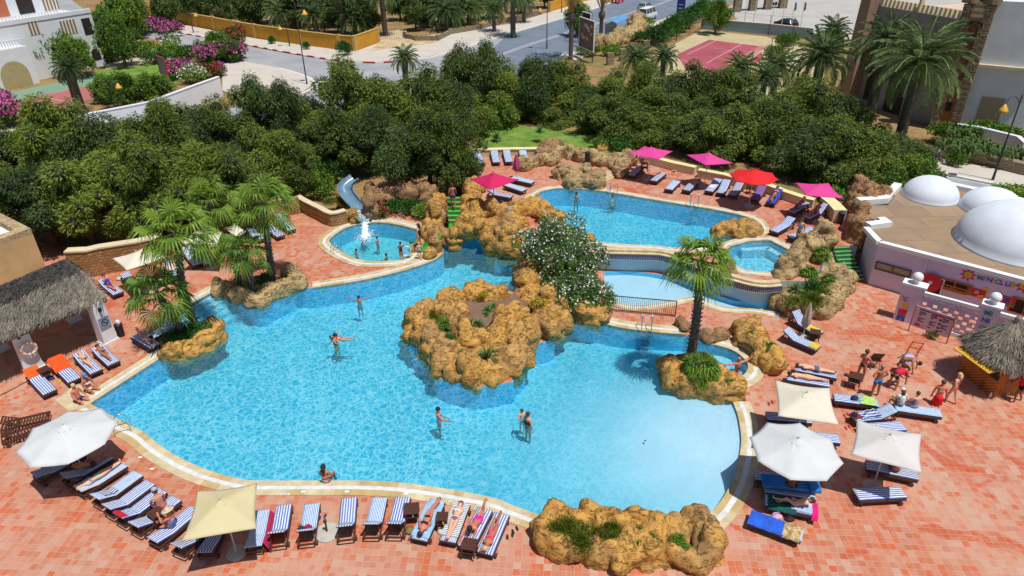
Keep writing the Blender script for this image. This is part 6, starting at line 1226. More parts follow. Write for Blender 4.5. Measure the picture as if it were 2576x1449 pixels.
def lounger(key, rc, hx, hy, fx, fy, a, mat, label, z=0, rcf=None, group="striped sun loungers"):
    h = G(rc, hx, hy, z + .3); f = G(rcf or rc, fx, fy, z + .3); d = h - f; L = d.length; rz = math.atan2(-d.x, d.y); c = (h + f) / 2; s = max(.9, min(1.12, L / 2.0))
    o = dup(LO[a], (c.x, c.y, z), rz, label, group, (.9, s, 1)); LOPOS[key] = (Vector((c.x, c.y, z)), rz, 0 if a == 'bare' else a, s)
    if mat is not None and a != 'bare':
        for ch in bpy.data.objects:
            if ch.parent == o and ch.name.startswith("mattress"): ch.material_slots[0].link = 'OBJECT'; ch.material_slots[0].material = mat
    return o
def onlo(key, x, y, dz=0.0):      # a place on a lounger (x across, y along, head positive)
    c, rz, a, s = LOPOS[key]; yy, zz = lo_pt(y, R(a)); q = Matrix.Rotation(rz, 3, 'Z') @ Vector((x, yy * s, 0)); return Vector((c.x + q.x, c.y + q.y, c.z + zz + dz))
def towel(key, y0, y1, col, label, w=.62, x0=0.0, name="towel", lift=.012, rough=.025, hang=0.0, cat="towel"):
    c, rz, a, s = LOPOS[key]; a = R(a); m = MB(); m.smooth = True; N = 12; K = 8; r = random.Random(int(c.x * 100)); vs = []
    for i in range(N + 1):
        yy, zz = lo_pt(y0 + (y1 - y0) * i / N, a)
        for k in range(K + 1):
            x = x0 + (k / K - .5) * w; z = zz + lift + rough * abs(noise.noise(Vector((x * 5, yy * 4, c.x)))); 
            if abs(x) > .33: z -= (abs(x) - .33) * 2.5
            vs.append((x + r.uniform(-.006, .006), yy * s + r.uniform(-.01, .01), z))
    fs = [(i * (K + 1) + k, i * (K + 1) + k + 1, (i + 1) * (K + 1) + k + 1, (i + 1) * (K + 1) + k) for i in range(N) for k in range(K)]; m.add(vs, fs)
    n = len(m.v); m.add([Vector(v) - Vector((0, 0, .008)) for v in vs], [f[::-1] for f in fs]); o = m.build(name, col if isinstance(col, bpy.types.Material) else tm(col)); o.location = c; o.rotation_euler = (0, 0, rz); tag(o, label, cat); return o
SETS = [
 ("L1", 42, -15, 1190, 60, 805, 14, S_NARR, "striped lounger half hidden by the beige parasol, with a pink towel beside it"), ("L2", 42, 218, 1150, 285, 745, 40, S_WIDE, "wide striped lounger just right of the beige near parasol"), ("L3", 42, 505, 1125, 565, 735, 40, S_NARR, "narrow striped lounger holding a red bag, beside the round parasol base"),
 ("L4", 42, 905, 1085, 940, 672, 40, S_WIDE, "empty wide striped lounger right of the round parasol base"), ("L5", 42, 1160, 1060, 1245, 672, 40, S_NARR, "empty narrow striped lounger between two wide striped ones"), ("L6", 42, 1390, 1050, 1480, 672, 40, S_WIDE, "empty wide striped lounger left of the small dark table"), ("L7", 42, 1645, 1090, 1830, 695, 0, S_NARR, "flat lounger under a pale blue towel with woman in black bikini"),
 ("L8", 42, 2080, 725, 1930, 1110, 0, S_NARR, "flat lounger with grey striped towel and woman in white top"), ("L9", 42, 2120, 1150, 2300, 800, 0, S_WIDE, "flat lounger with the man in pink shorts"), ("L10", 42, 2310, 1215, 2470, 845, 0, S_WIDE, "flat lounger with the woman in pink bikini"),
 ("A1", 41, 470, 420, 730, 280, 14, S_NAVY, "shaded lounger mostly hidden under the white octagonal parasol at left"), ("A2", 41, 690, 500, 1080, 270, 26, S_NAVY, "shaded lounger with the man holding a green bottle"), ("A3", 41, 820, 600, 1225, 340, 14, S_NARR, "lounger with the woman in turquoise bikini"), ("A4", 41, 975, 730, 1390, 425, 26, S_NARR, "empty lounger with crumpled striped towel, right of the turquoise bikini woman"),
 ("A5", 41, 1095, 830, 1510, 520, 26, S_WIDE, "empty wide striped lounger with raised back, fifth in the curved row"), ("A6", 41, 1215, 920, 1630, 600, 26, S_WIDE, "empty wide striped lounger with a red towel at its head"), ("A7", 41, 1365, 1010, 1770, 680, 26, S_WIDE, "lounger on which the person in chequered cap sits"), ("A8", 41, 1565, 1120, 1950, 790, 14, S_WIDE, "lounger on which the woman in straw hat sits"), ("A9", 41, 1840, 1180, 2120, 900, 26, S_NAVY, "lounger end poking out left of the beige near parasol"),
 ("A10", 41, 2100, 1190, 2230, 900, 14, S_NAVY, "shaded lounger wholly under the beige near parasol"), ("B1", 31, 320, 865, 505, 1060, 26, S_WIDE, "lounger with short orange towel, nearest the picture's left edge"), ("B2", 31, 575, 760, 750, 935, 26, S_WIDE, "lounger with large bright orange towel over its back"), ("B3", 31, 800, 680, 970, 850, 14, S_WIDE, "lounger with sunbather, left one beside the signed pillar"),
 ("B4", 31, 985, 620, 1145, 765, 14, S_WIDE, "lounger with sunbather, right one beside the signed pillar"), ("B5", 31, 1560, 590, 1370, 480, 0, S_WIDE, "lounger in palm shade next to the left rock bed"), ("B6", 31, 1700, 400, 1560, 480, 0, S_NARR, "second lounger in the palm shade behind the first"), ("B7", 21, 1040, 1390, 1190, 1510, 14, S_WIDE, "lounger with person in blue behind the pergola corner"), ("B8", 21, 1260, 1330, 1400, 1440, 14, S_NAVY, "shaded lounger under the left rear beige parasol"), ("B9", 21, 1690, 1220, 1790, 1320, 14, S_NARR, "lounger seen between fan palm fronds"),
 ("B10", 21, 1885, 1085, 1990, 1215, 26, S_NARR, "lounger with white and blue towel behind the tall fan palm"), ("B11", 21, 1990, 1075, 2110, 1200, 26, S_WIDE, "lounger next to the one with the white blue towel"), ("B12", 21, 2520, 880, 2620, 960, 14, S_WIDE, "striped lounger partly hidden left of the tall palm trunk"), ("B13", 22, 140, 850, 245, 925, 14, S_WIDE, "striped lounger just right of the tall palm trunk"), ("B14", 22, 225, 760, 365, 870, 40, S_NARR, "lounger with steeply raised back by the stone wall"),
]
TSET = [("C1", 22, 2215, 90, 2275, 215, 14, S_WIDE, "leftmost of the four loungers along the cream wall by the lawn"), ("C2", 22, 2390, 75, 2425, 210, 14, S_WIDE, "second of the four loungers along the cream wall by the lawn"), ("C3", 22, 2515, 72, 2550, 205, 14, S_WIDE, "third of the four loungers along the cream wall by the lawn"), ("C4", 23, 100, 62, 130, 185, 14, S_NARR, "pale striped lounger, last of the four along the cream wall"),
 ("C5", 22, 2530, 415, 2680, 465, 0, S_NARR, "lounger right of the magenta parasol, nearer one"), ("C6", 22, 2600, 350, 2760, 385, 0, S_NARR, "lounger by the closed pink parasol, farther one"), ("C7", 22, 2440, 610, 2630, 680, 14, S_WIDE, "lounger with sunbather below the magenta parasol"), ("C8", 22, 2370, 500, 2540, 530, 26, S_NAVY, "shaded lounger right under the magenta parasol"), ("P2", 23, 1280, 250, 1210, 310, 0, S_NAVY, "lounger in the shade of the first pink terrace parasol"),
 ("D1", 23, 1515, 300, 1420, 375, 0, S_NAVY, "lounger just right of the first pink parasol's shade"), ("D2", 23, 1655, 380, 1575, 460, 0, S_NARR, "sunlit lounger on the terrace between the first two pink parasols"), ("D3", 23, 1835, 390, 1750, 470, 0, S_NAVY, "half shaded lounger left of the second pink parasol's pole"), ("D4", 23, 2070, 380, 1980, 480, 14, S_WIDE, "lounger with crumpled towel right of the second pink parasol's pole"), ("D5", 23, 2155, 390, 2100, 500, 14, S_WIDE, "lounger half in shade left of the red parasol"), ("D6", 23, 2290, 420, 2215, 520, 14, S_NAVY, "dark shaded lounger directly left of the red parasol"),
 ("D7", 23, 2510, 470, 2435, 565, 26, stripe_mat("purple_cloth", 10, (110, 60, 140), (120, 70, 150)), "purple covered lounger under the red parasol"), ("D8", 24, 100, 500, 20, 600, 26, M("blue_cover", (40, 70, 180), .9), "blue covered lounger with a person beside the red parasol"), ("D9", 24, 370, 620, 240, 685, 14, S_NAVY, "shaded lounger, left one under the right pink parasol"), ("D10", 24, 560, 665, 385, 745, 40, S_WIDE, "lounger with raised back, right one under the right pink parasol"),
 ("D11", 24, 230, 790, 55, 885, 26, S_WIDE, "empty striped lounger beside the standing woman in blue bikini"), ("D12", 24, 440, 880, 235, 940, 14, S_WIDE, "striped lounger behind the woman in blue bikini")]
ESET = [("E1", 34, 255, 310, 500, 460, 40, S_WIDE, "lounger with raised back behind the closed beige parasol"), ("E2", 34, 190, 480, 470, 600, 26, S_WIDE, "lounger with folded yellow towel below the closed parasol"), ("E3", 34, 300, 815, 660, 885, 0, S_NAVY, "flat lounger with the man sunbathing, farther of the pair"), ("E4", 34, 220, 905, 585, 965, 0, S_WIDE, "flat lounger with person in yellow bottoms, nearer of the pair"), ("E5", 34, 1080, 1165, 680, 1110, 0, S_WIDE, "flat lounger with a lime towel and a blue bag"),
 ("E6", 34, 1715, 1265, 1290, 1205, 0, S_NARR, "pale striped lounger on which two girls sit"), ("E7", 34, 1240, 1270, 860, 1310, 26, S_NARR, "lounger heaped with a patterned towel behind the white square parasol"), ("E8", 34, 1290, 1400, 1000, 1420, 0, S_WIDE, "lounger end peeking out behind the white square parasol"), ("E9", 34, 390, 1330, 20, 1300, 0, S_NAVY, "shaded lounger between the square and octagonal parasols"), ("E10", 44, 655, 75, 300, 40, 0, S_WIDE, "lounger end visible right of the white octagonal parasol"),
 ("E11", 44, 1470, 440, 1010, 345, 0, S_NAVY, "long lounger under the white square parasol with a seated person"), ("E12", 44, 1345, 615, 890, 640, 0, S_WIDE, "flat lounger crossed by a diagonal shadow edge"), ("E13", 44, 450, 640, -20, 570, 0, S_NAVY, "lounger carrying the blue air mattress"), ("E14", 44, 460, 800, 0, 700, 0, S_WIDE, "lounger with pink and grey towels and a reading child"), ("E15", 44, 280, 1030, -130, 880, 0, S_NARR, "lounger with the bright blue flowered towel"), ("E16", 24 + 20, 200, 500, 30, 470, 0, S_NAVY, "shaded lounger hidden behind the person by the air mattress")]
for s in SETS: lounger(*s)
for s in TSET: lounger(*s[:9], z=TZ)
for s in ESET: lounger(*s)
lounger("X1", 31, 75, 1375, 440, 1290, 'bare', None, "bare brown slatted lounger without cushion at the left edge", group="bare wooden loungers"); lounger("X2", 41, 100, 50, 420, -60, 'bare', None, "second bare slatted lounger partly hidden by the white parasol", group="bare wooden loungers")
for v in LO.values(): retire(v)
towel("B1", .45, 1.02, (232, 92, 30), "short orange towel over the back of the left lounger"); towel("B2", .1, 1.04, (240, 84, 24), "large orange towel hanging over the raised lounger back", w=.72)
towel("L7", -.75, .95, (150, 190, 226), "pale blue towel under the woman in the black bikini", w=.66); towel("L8", -.8, .95, S_GREY, "grey and white striped towel under the woman with white top", w=.62); towel("A4", .1, .7, S_NAVY, "crumpled blue striped towel across an empty lounger", w=.45, rough=.09); towel("A6", .75, 1.05, (208, 24, 46), "red towel at the head of the lounger", w=.5, rough=.08)
towel("E5", .15, .9, (170, 216, 110), "lime green towel spread on the foot of the flat lounger", w=.6); towel("E2", -1.0, -.55, (214, 190, 50), "yellow towel folded at the foot of the lounger", w=.5); towel("E1", -.6, -.15, (220, 190, 70), "yellow towel on the lounger behind the closed parasol", w=.45); towel("E1", -1.0, -.6, (170, 216, 90), "green and white towel at the foot by the closed parasol", w=.5, rough=.1)
towel("E7", -.7, .3, stripe_mat("patterned_cloth", 6, (36, 60, 130), (200, 210, 230)), "heap of blue and white patterned towel", w=.5, rough=.16); towel("E7", -1.0, -.65, (150, 40, 60), "dark red bundle at the end of the patterned towel", w=.4, rough=.14); towel("E14", -.9, .2, (16, 84, 80), "dark green towel under the reading child", w=.75, rough=.08); towel("E14", .0, .8, (172, 188, 214), "grey blue towel beside the reading child", w=.5, rough=.1)
towel("E14", .78, 1.02, (226, 20, 130), "bright pink towel edge at the lounger head", w=.8, rough=.06); towel("E15", -1.0, .35, M("flowered_blue", (36, 96, 216), .9, .5, 2.2), "bright blue towel with large pale flowers", w=.72, rough=.05); towel("E15", .3, .95, M("multicolour", (196, 170, 120), .9, .8, 7), "multicoloured beach towel over the lounger's head end", w=.74, rough=.08); towel("D4", -.5, .2, (214, 220, 232), "crumpled pale towel on the terrace lounger", w=.4, rough=.12)
towel("B10", .3, .95, M("white_blue_print", (190, 206, 228), .9, .5, 6), "white and blue printed towel on raised lounger", w=.55, rough=.08); towel("C7", -.9, .9, (206, 214, 230), "white towel under the sunbather below the magenta parasol", w=.6); towel("B9", -.3, .6, (226, 196, 196), "pale pink towel on the lounger among the fronds", w=.5, rough=.08); towel("L1", -.9, .95, (206, 40, 96), "long pink towel hanging at the side of the lounger by the beige parasol", w=.2, x0=-.42)
m = MB(); m.smooth = True
for i in range(5): m.tube([(-.28 + .14 * i, -.95, 0), (-.28 + .14 * i, .7, 0)], .075, 8)
m.box((0, .9, .03), (.72, .4, .14)); lm = m.build("air_mattress", M("air_blue", (30, 120, 200), .35, .1, 3)); lm.location = onlo("E13", .05, 0, .12) + Vector((0, .25, .05)); lm.rotation_euler = (0, 0, LOPOS["E13"][1] + .08); tag(lm, "bright blue inflated air mattress lying across a lounger", "air mattress")
U_WH, U_BG, U_BG2, U_MG, U_PK, U_RED = M("white_canvas", (204, 208, 210), .8, .05, 1.5, .1), M("beige_canvas", (206, 194, 152), .85, .05, 1.5, .1), M("cream_canvas", (216, 210, 192), .85, .05, 1.5, .1), M("magenta_canvas", (196, 14, 88), .8, .06, 1.5, .1), M("pink_canvas", (212, 62, 142), .8, .06, 1.5, .1), M("red_canvas", (216, 20, 28), .8, .06, 1.5, .1)
M_POLE = M("pale_pole", (196, 190, 176), .5, .1, 3); M_CONC = M("concrete", (182, 180, 170), .9, .15, 3, .3)
def parasol(label, corners, zc, mat, z0=0.0, rise=.5, sag=.06, base=True, group="open parasols"):
    """corners: world points of the canopy edge, in order"""
    n = len(corners); c = sum(corners, Vector()) / n; t = thing("parasol", label, "parasol", (c.x, c.y, z0), 0, group); pk = Vector((c.x, c.y, zc + rise)); m = WB(); J = 10; K = 6; vs = [pk]; r = random.Random(int(c.x * 10))
    if area(corners) < 0: corners = corners[::-1]
    ring = []
    for j in range(1, J + 1):
        f = j / J
        for i in range(n):
            a, b = corners[i], corners[(i + 1) % n]
            for k in range(K):
                g = k / K; e = a.lerp(b, g); sg = 4 * g * (1 - g); e = e.lerp(Vector((c.x, c.y, e.z)), (sag if n == 4 else .018) * sg * f); q = Vector((c.x, c.y, 0)).lerp(Vector((e.x, e.y, 0)), f); z = zc + rise * (1 - f) ** 1.15 - sg * .05 * f + (.05 * sg * (1 - f)); q.z = z + (corners[i].z - zc if 0 else 0) + r.uniform(-.005, .005); vs.append(q)
    W_ = n * K; fs = [(0, 1 + k, 1 + (k + 1) % W_) for k in range(W_)]
    for j in range(J - 1):
        for k in range(W_): a0 = 1 + j * W_; fs.append((a0 + k, a0 + W_ + k, a0 + W_ + (k + 1) % W_, a0 + (k + 1) % W_))
    m.smooth = True; m.add(vs, fs); o = m.build("canopy", mat, t); sd = o.modifiers.new("s", 'SOLIDIFY'); sd.thickness = .012; sd.offset = -1
    m = WB(); m.smooth = False; rr = [pk.lerp(Vector((k.x, k.y, zc)), .17) for k in corners]; vs = [pk + UP * .07]
    for q in rr: vs.append(Vector((q.x, q.y, pk.z - rise * .13)))
    m.add(vs, [(0, 1 + i, 1 + (i + 1) % n) for i in range(n)]); m.lathe([(.035, .0), (.03, .09), (.005, .12)], pk + UP * .05, 8); m.build("vent_cap", mat, t)
    for q in corners: m = WB(); m.tube([pk - UP * .06, Vector((q.x, q.y, zc - .03))], .014, 5); m.build("rib", M_POLE, t)
    m = WB(); m.tube([Vector((c.x, c.y, z0)), pk], .026, 8); m.build("pole", M_POLE, t)
    if base: m = WB(); m.lathe([(.36, 0), (.36, .05), (.3, .08), (.06, .1), (.05, .35)], (c.x, c.y, z0), 20); m.build("base", M_CONC, t)
    return t
def sq(s, z): return PT(s, z)
def octo(rc, x, y, r, z, n=8, rot=0.0, tilt=0): c = G(rc, x, y, z); return [c + Vector((r * math.cos(6.2832 * (i + .5) / n + rot), r * math.sin(6.2832 * (i + .5) / n + rot), 0)) for i in range(n)]
def squ(rc, x, y, r, z, a): c = G(rc, x, y, z); return [c + Vector((r * math.cos(a + math.pi / 2 * i), r * math.sin(a + math.pi / 2 * i), 0)) for i in range(4)]
parasol("big white octagonal parasol at the left edge of the paving", octo(0, 171, 1097, 1.72, 2.15, rot=.12), 2.15, U_WH); parasol("white octagonal parasol beside the shallow end on the right", octo(0, 2001, 1132, 1.62, 2.2, rot=-.05), 2.2, U_WH)
parasol("beige square parasol at the near edge of the pool", sq("41 1980 590;41 2590 512;42 3 970;41 1822 1102", 2.15), 2.15, U_BG, rise=.42); parasol("cream square parasol between the lounger pair and white octagonal parasol", sq("34 65 925;34 622 1008;34 715 1375;34 100 1288", 2.15), 2.15, U_BG2, rise=.4); parasol("white square parasol, rightmost of the open ones", sq("34 890 1320;44 1548 22;44 1548 412;44 832 225", 2.15), 2.15, M("offwhite_canvas", (206, 202, 200), .85, .05, 1.5, .1), rise=.4)
parasol("magenta square parasol above the rocks by the green stair", sq("22 2150 352;22 2395 300;23 75 355;22 2352 462", TZ + 2.1), TZ + 2.1, U_MG, TZ, .5); parasol("leftmost pink parasol on the upper terrace", sq("23 1160 95;23 1330 20;23 1615 72;23 1480 155", TZ + 2.1), TZ + 2.1, U_PK, TZ, .35); parasol("second pink parasol on the upper terrace", sq("23 1752 108;23 1975 90;23 2225 192;23 1942 212", TZ + 2.1), TZ + 2.1, U_PK, TZ, .4)
parasol("red octagonal parasol on the upper terrace", octo(23, 2432, 325, 1.55, TZ + 2.1), TZ + 2.1, U_RED, TZ, .45); parasol("rightmost pink parasol on the upper terrace", sq("24 272 388;24 610 392;24 765 545;24 382 516", TZ + 2.1), TZ + 2.1, U_PK, TZ, .3)
parasol("beige parasol behind the left fan palms, nearest the pergola", sq("21 1128 1150;21 1450 1045;21 1690 1130;21 1272 1272", 2.1), 2.1, U_BG2, rise=.3); parasol("beige parasol hidden behind the tall left fan palm's crown", sq("21 1800 1000;21 1960 870;21 2240 880;21 2190 1010", 2.1), 2.1, U_BG2, rise=.3); parasol("beige parasol peeking out between the palm crowns", sq("21 2255 835;21 2370 795;21 2480 880;21 2375 945", 2.1), 2.1, U_BG2, rise=.2)
def closed(label, b, top, mat, r=.17, z0=0):
    base = G(*b, z0); h = HZ(base, *top) - z0; t = thing("closed_parasol", label, "parasol", base, 0, "folded parasols"); m = MB(); m.tube([(0, 0, 0), (0, 0, h)], .025, 8); m.build("pole", M_POLE, t); m = MB(); m.smooth = True; prof = [(.55, .30), (1.0, .42), (.9, .6), (.55, .8), (.3, .93), (.12, .99)]; N = 20; vs = []
    for k, f in prof:
        for i in range(N): a = 6.2832 * i / N; rr = r * k * (1 + .28 * math.cos(a * 4)); vs.append((rr * math.cos(a), rr * math.sin(a), h * f))
    m.add(vs, [(j * N + i, j * N + (i + 1) % N, (j + 1) * N + (i + 1) % N, (j + 1) * N + i) for j in range(len(prof) - 1) for i in range(N)]); m.build("folded_canopy", mat, t); m = MB(); m.lathe([(.3, 0), (.3, .06), (.05, .1)], (0, 0, 0), 16); m.build("base", M_CONC, t)
closed("folded beige parasol standing between two loungers on the right", (34, 350, 490), (34, 430, 150), M("dull_beige_canvas", (180, 164, 148), .9), .2); closed("folded pink parasol by the magenta open one", (23, 45, 345), (23, 28, 100), M("dull_pink_canvas", (176, 70, 120), .9), .22, TZ)
m = MB(); m.lathe([(.46, 0), (.46, .05), (.4, .08), (.05, .09)], (0, 0, 0), 22); pb = thing("parasol_stand", "round concrete parasol stand without parasol between two near loungers", "parasol stand", G(42, 718, 1015)); m.build("base", M_CONC, pb); m = MB(); m.tube([(0, 0, .05), (0, .02, .55)], .035, 8); m.box((0, 0, .6), (.09, .09, .12)); m.build("tube", M_WOOD, pb)
def small_table(label, p, rz=0.0, w=.48, h=.42, group="small dark side tables"):
    t = thing("side_table", label, "table", p, rz, group); m = MB()
    for i in range(5): m.box((0, -w / 2 + w / 10 + i * w / 5, h), (w, w / 5 - .012, .03))
    m.build("top", M_WOOD, t)
    for sx in (-1, 1):
        for sy in (-1, 1): m = MB(); m.box((sx * (w / 2 - .04), sy * (w / 2 - .04), h / 2), (.05, .05, h)); m.build("leg", M_WOOD, t)
    m = MB(); m.box((0, 0, h * .45), (w - .06, w - .06, .02)); m.build("shelf", M_WOOD, t); return t
small_table("square dark table between the empty loungers and the blue towel", G(42, 1575, 850, .2), .1, .55); small_table("square dark table with cups at the feet of the last loungers", G(42, 2150, 1210, .2), -.2, .5); small_table("low dark table with cans between two towelled loungers", G(42, 1880, 930, .2), .0, .42); small_table("small dark table left of the orange towel loungers", G(31, 470, 890, .2), -.6, .5); small_table("dark side table among the loungers under the red parasol", G(23, 2400, 470, TZ + .2), .2, .45); small_table("wooden table behind the closed beige parasol's lounger", G(34, 460, 510, .2), -.4, .5); small_table("dark wooden stool behind the standing man on the right", G(34, 860, 960, .2), -.5, .55, .45, None); small_table("small wooden table by the two sitting people in shade", G(23, 1330, 270, TZ + .2), 0, .5, .6); small_table("dark table with dark pink print between curved row loungers", G(41, 1600, 890, .2), -.6, .5)
def folding_chair(label, p, rz, tall=1.0, empty=False):
    t = thing("folding_chair", label, "chair", p, rz, "wooden folding chairs"); m = MB()
    if not empty: [m.box((0, -.2 + i * .09, .45), (.44, .07, .02)) for i in range(5)]; m.build("seat", M_WOOD if tall <= 1 else M_WOODO, t)
    m = MB(); mt = M_WOOD if not empty else M("red_brown_wood", (168, 72, 36), .6, .2, 6)
    for s in (-1, 1): m.bar((s * .23, .32, 0), (s * .23, -.28, .95 * tall), .035, .035); m.bar((s * .2, -.3, 0), (s * .2, .25, .46), .03, .03)
    m.build("frame", mt, t); m = MB()
    for k in (range(5) if not empty else (0, 4)): f = .52 + .09 * k; z = f * tall; m.box((0, .32 - .6 * f / .95, z), (.44, .02, .07 if not empty else .04))
    m.build("backrest", mt, t); return t
folding_chair("dark wooden folding chair behind the man in black trunks", G(34, 1060, 790), -.15); folding_chair("tall open framed wooden chair behind the bending man", G(34, 1440, 715), -.35, 1.25, True)
m = MB(); m.lathe([(.27, -.03), (.29, .0), (.27, .04), (.001, .05)], (0, 0, 0), 24); cu = m.build("round_cushion", stripe_mat("ring_stripes", 1, (40, 90, 180), (220, 230, 240))); t_ = NT("ringed_cushion"); wv = t_.a("TexWave", {'Vector': t_.obj()}, wave_type='RINGS'); wv.rings_direction = 'Z'; wv.inputs['Scale'].default_value = 5; cu.data.materials[0] = t_.fin(t_.ramp(wv.outputs[0], [(.45, lin(40, 90, 180)), (.55, lin(224, 232, 240))]), .8); cu.location = G(34, 1430, 715, .5); cu.rotation_euler = (.35, 0, -.3); tag(cu, "round blue and white ringed cushion leaning on the tall chair", "cushion")
def ladder(label, p, outdir, h=.95, w=.5, z=0.0, steps=4):
    d = outdir.normalized(); s = Vector((-d.y, d.x, 0)); t = thing("pool_ladder", label, "ladder", p, 0, "steel pool ladders"); q = lambda a, b, c: d * a + s * b + UP * c
    for sg in (-1, 1): m = MB(); m.smooth = True; m.tube(smooth([q(.55, sg * w / 2, 0), q(.5, sg * w / 2, h * .7), q(.25, sg * w / 2, h), q(.0, sg * w / 2, h * .8), q(-.08, sg * w / 2, .2), q(-.1, sg * w / 2, -1.0)], 4), .024, 8); m.build("handrail", M_METAL, t)
    for i in range(steps): m = MB(); m.box(q(-.12, 0, -.15 - i * .24), (w, .1, .03), math.atan2(s.y, s.x)); m.build("step", M_METAL, t)
def perp(rc, ax, ay, bx, by, z=0): u = G(rc, bx, by, z) - G(rc, ax, ay, z); return u
ladder("steel ladder on the pool's far edge beside the barred fence", G(33, 1350, 435), Vector((0, 1, 0)) + Vector((.15, 0, 0))); ladder("steel ladder at the near left corner beside the white octagonal parasol", G(41, 1300, -30), Vector((-1, -.55, 0)), .7); ladder("steel ladder into the slide pool at its near left rim", G(22, 850, 1085), Vector((-.8, -.5, 0)), .6, .45); ladder("upper pool ladder with the swimmer holding on", G(23, 1020, 510, TZ), Vector((.2, 1, 0)), z=TZ); ladder("upper pool ladder in the middle of the far edge", G(23, 1830, 635, TZ), Vector((.2, 1, 0)), z=TZ)
a, b = G(33, 975, 230), G(33, 1640, 290); t = thing("bar_fence", "low barred safety fence between the baby pool and the red paving", "fence", a); h = HZ(a, 33, 985, 75)
for f, nm in ((0, "post"), (1, "post")): m = WB(); q = a.lerp(b, f); m.box((q.x, q.y, h / 2), (.05, .05, h)); m.build(nm, M("rail_brown", (84, 60, 44), .5), t)
m = WB(); q = a + (a - b).normalized() * .12; m.box((q.x, q.y, h * .55), (.16, .16, h * 1.1)); m.build("wooden_post", M_WOODO, t)
m = WB(); m.bar(a + UP * h, b + UP * h, .04, .04); m.bar(a + UP * .1, b + UP * .1, .04, .04); m.build("rails", M("rail_brown", (84, 60, 44), .5), t); m = WB(); [m.tube([a.lerp(b, i / 34) + UP * .1, a.lerp(b, i / 34) + UP * h], .012, 5) for i in range(1, 34)]; m.build("bars", M("rail_brown", (84, 60, 44), .5), t)
p = WP2.pt((WP2.B - WP2.A).length * .62, 1.35, .16); m = MB(); m.smooth = True; N, K = 32, 10
for i in range(N):
    for k in range(K): a = 6.2832 * i / N; c = 6.2832 * k / K; rr = .30 + .075 * math.cos(c); m.v.append(WP2.u * (rr * math.cos(a)) + UP * (rr * math.sin(a)) + WP2.n * (.07 * math.sin(c)))
for i in range(N):
    for k in range(K): m.f.append([i * K + k, i * K + (k + 1) % K, ((i + 1) % N) * K + (k + 1) % K, ((i + 1) % N) * K + k]); m.mi.append(1 if i % 8 == 0 else 0); m.sm.append(True)
lb = m.build("lifebuoy", [M("buoy_cream", (226, 214, 196), .6), M("buoy_orange", (220, 110, 60), .6)]); lb.location = p; tag(lb, "cream lifebuoy hanging on the left white pergola pillar", "lifebuoy")
def bin_(label, p, h=.75, r=.2): t = thing("litter_bin", label, "bin", p, 0, "black litter bins"); m = MB(); m.lathe([(r * .85, 0), (r, h), (r * .9, h), (r * .8, .1)], (0, 0, 0), 16); m.build("bucket", M_BLACK, t); m = MB(); m.lathe([(r * 1.05, h), (r * 1.05, h + .06), (r * .5, h + .12), (.01, h + .13)], (0, 0, 0), 16); m.build("lid", M_BLACK, t)
bin_("black bin with a white bag beside the signed pergola pillar", G(31, 1225, 480), .65); m = MB(); m.smooth = True; m.ell((0, 0, 0), (.13, .1, .16), 10, 7); o = m.build("white_bag", M_WHITE); o.location = G(31, 1185, 345, .85); tag(o, "white bag on top of the bin beside the pergola pillar", "bag"); bin_("black bin at the end of the terrace wall", G(24, 725, 800, TZ), .7, .22); bin_("slim black container left of the small terrace rocks", G(23, 755, 215, TZ), 1.0, .2)
t = thing("post_sign", "small white sign on a thin post by the magenta parasol", "sign", G(22, 2550, 765, TZ)); m = MB(); m.tube([(0, 0, 0), (0, 0, .5)], .02, 6); m.build("post", M_METAL, t); m = MB(); m.box((0, -.02, .75), (.42, .02, .45)); m.build("panel", M_WHITE, t)
t = thing("post_sign", "thin white post standing beside the black terrace bin", "post", G(24, 735, 855, TZ)); m = MB(); m.tube([(0, 0, 0), (.08, 0, 1.3)], .025, 6); m.build("post", M_WHITE, t); m = MB(); m.box((-.25, .1, .02), (.5, .08, .03)); m.build("foot", M_METAL, t)
def speaker(label, p, h, rz): t = thing("speaker_on_stand", label, "loudspeaker", p, rz, "loudspeakers by the kiosk"); m = MB(); m.box((0, 0, h + .25), (.36, .32, .55), tap=.85); m.build("cabinet", M_BLACK, t); m = MB(); [m.tube([(0, 0, .55), (.42 * math.cos(a), .42 * math.sin(a), 0)], .014, 5) for a in (0, 2.09, 4.19)]; m.tube([(0, 0, .3), (0, 0, h)], .02, 6); m.build("tripod", M_BLACK, t); m = MB(); m.lathe([(.11, 0), (.09, .01), (.001, .015)], (0, 0, 0), 14); c = m.build("cone", M_DARK, t); c.rotation_euler = (R(90), 0, 0); c.location = (0, -.165, h + .2)
speaker("left black loudspeaker on tripod under the kiosk's yellow flap", G(34, 1960, 870), 1.2, -.6); speaker("right black loudspeaker on tripod at the kiosk corner", G(34, 2140, 1000), 1.1, -.3)
m = MB(); m.lathe([(.06, 0), (.06, .16), (.03, .2), (.03, .25)], (0, 0, 0), 10); o = m.build("bottle", M_WHITE); o.location = G(34, 2232, 1095); tag(o, "white bottle on the ground at the kiosk corner", "bottle")
def flops(label, rc, x, y, c, z=0, rz=0.0):
    t = thing("flip_flops", label, "flip flops", G(rc, x, y, z), rz, "pairs of flip flops")
    for s in (-1, 1): m = MB(); m.smooth = True; m.ell((s * .09, s * .05, .02), (.05, .13, .015), 10, 5); m.tube([(s * .09 - .04, s * .05, .03), (s * .09, s * .05 + .06, .055), (s * .09 + .04, s * .05, .03)], .008, 5); m.build("flip_flop", M("rubber_%d" % c[0], c, .7), t)
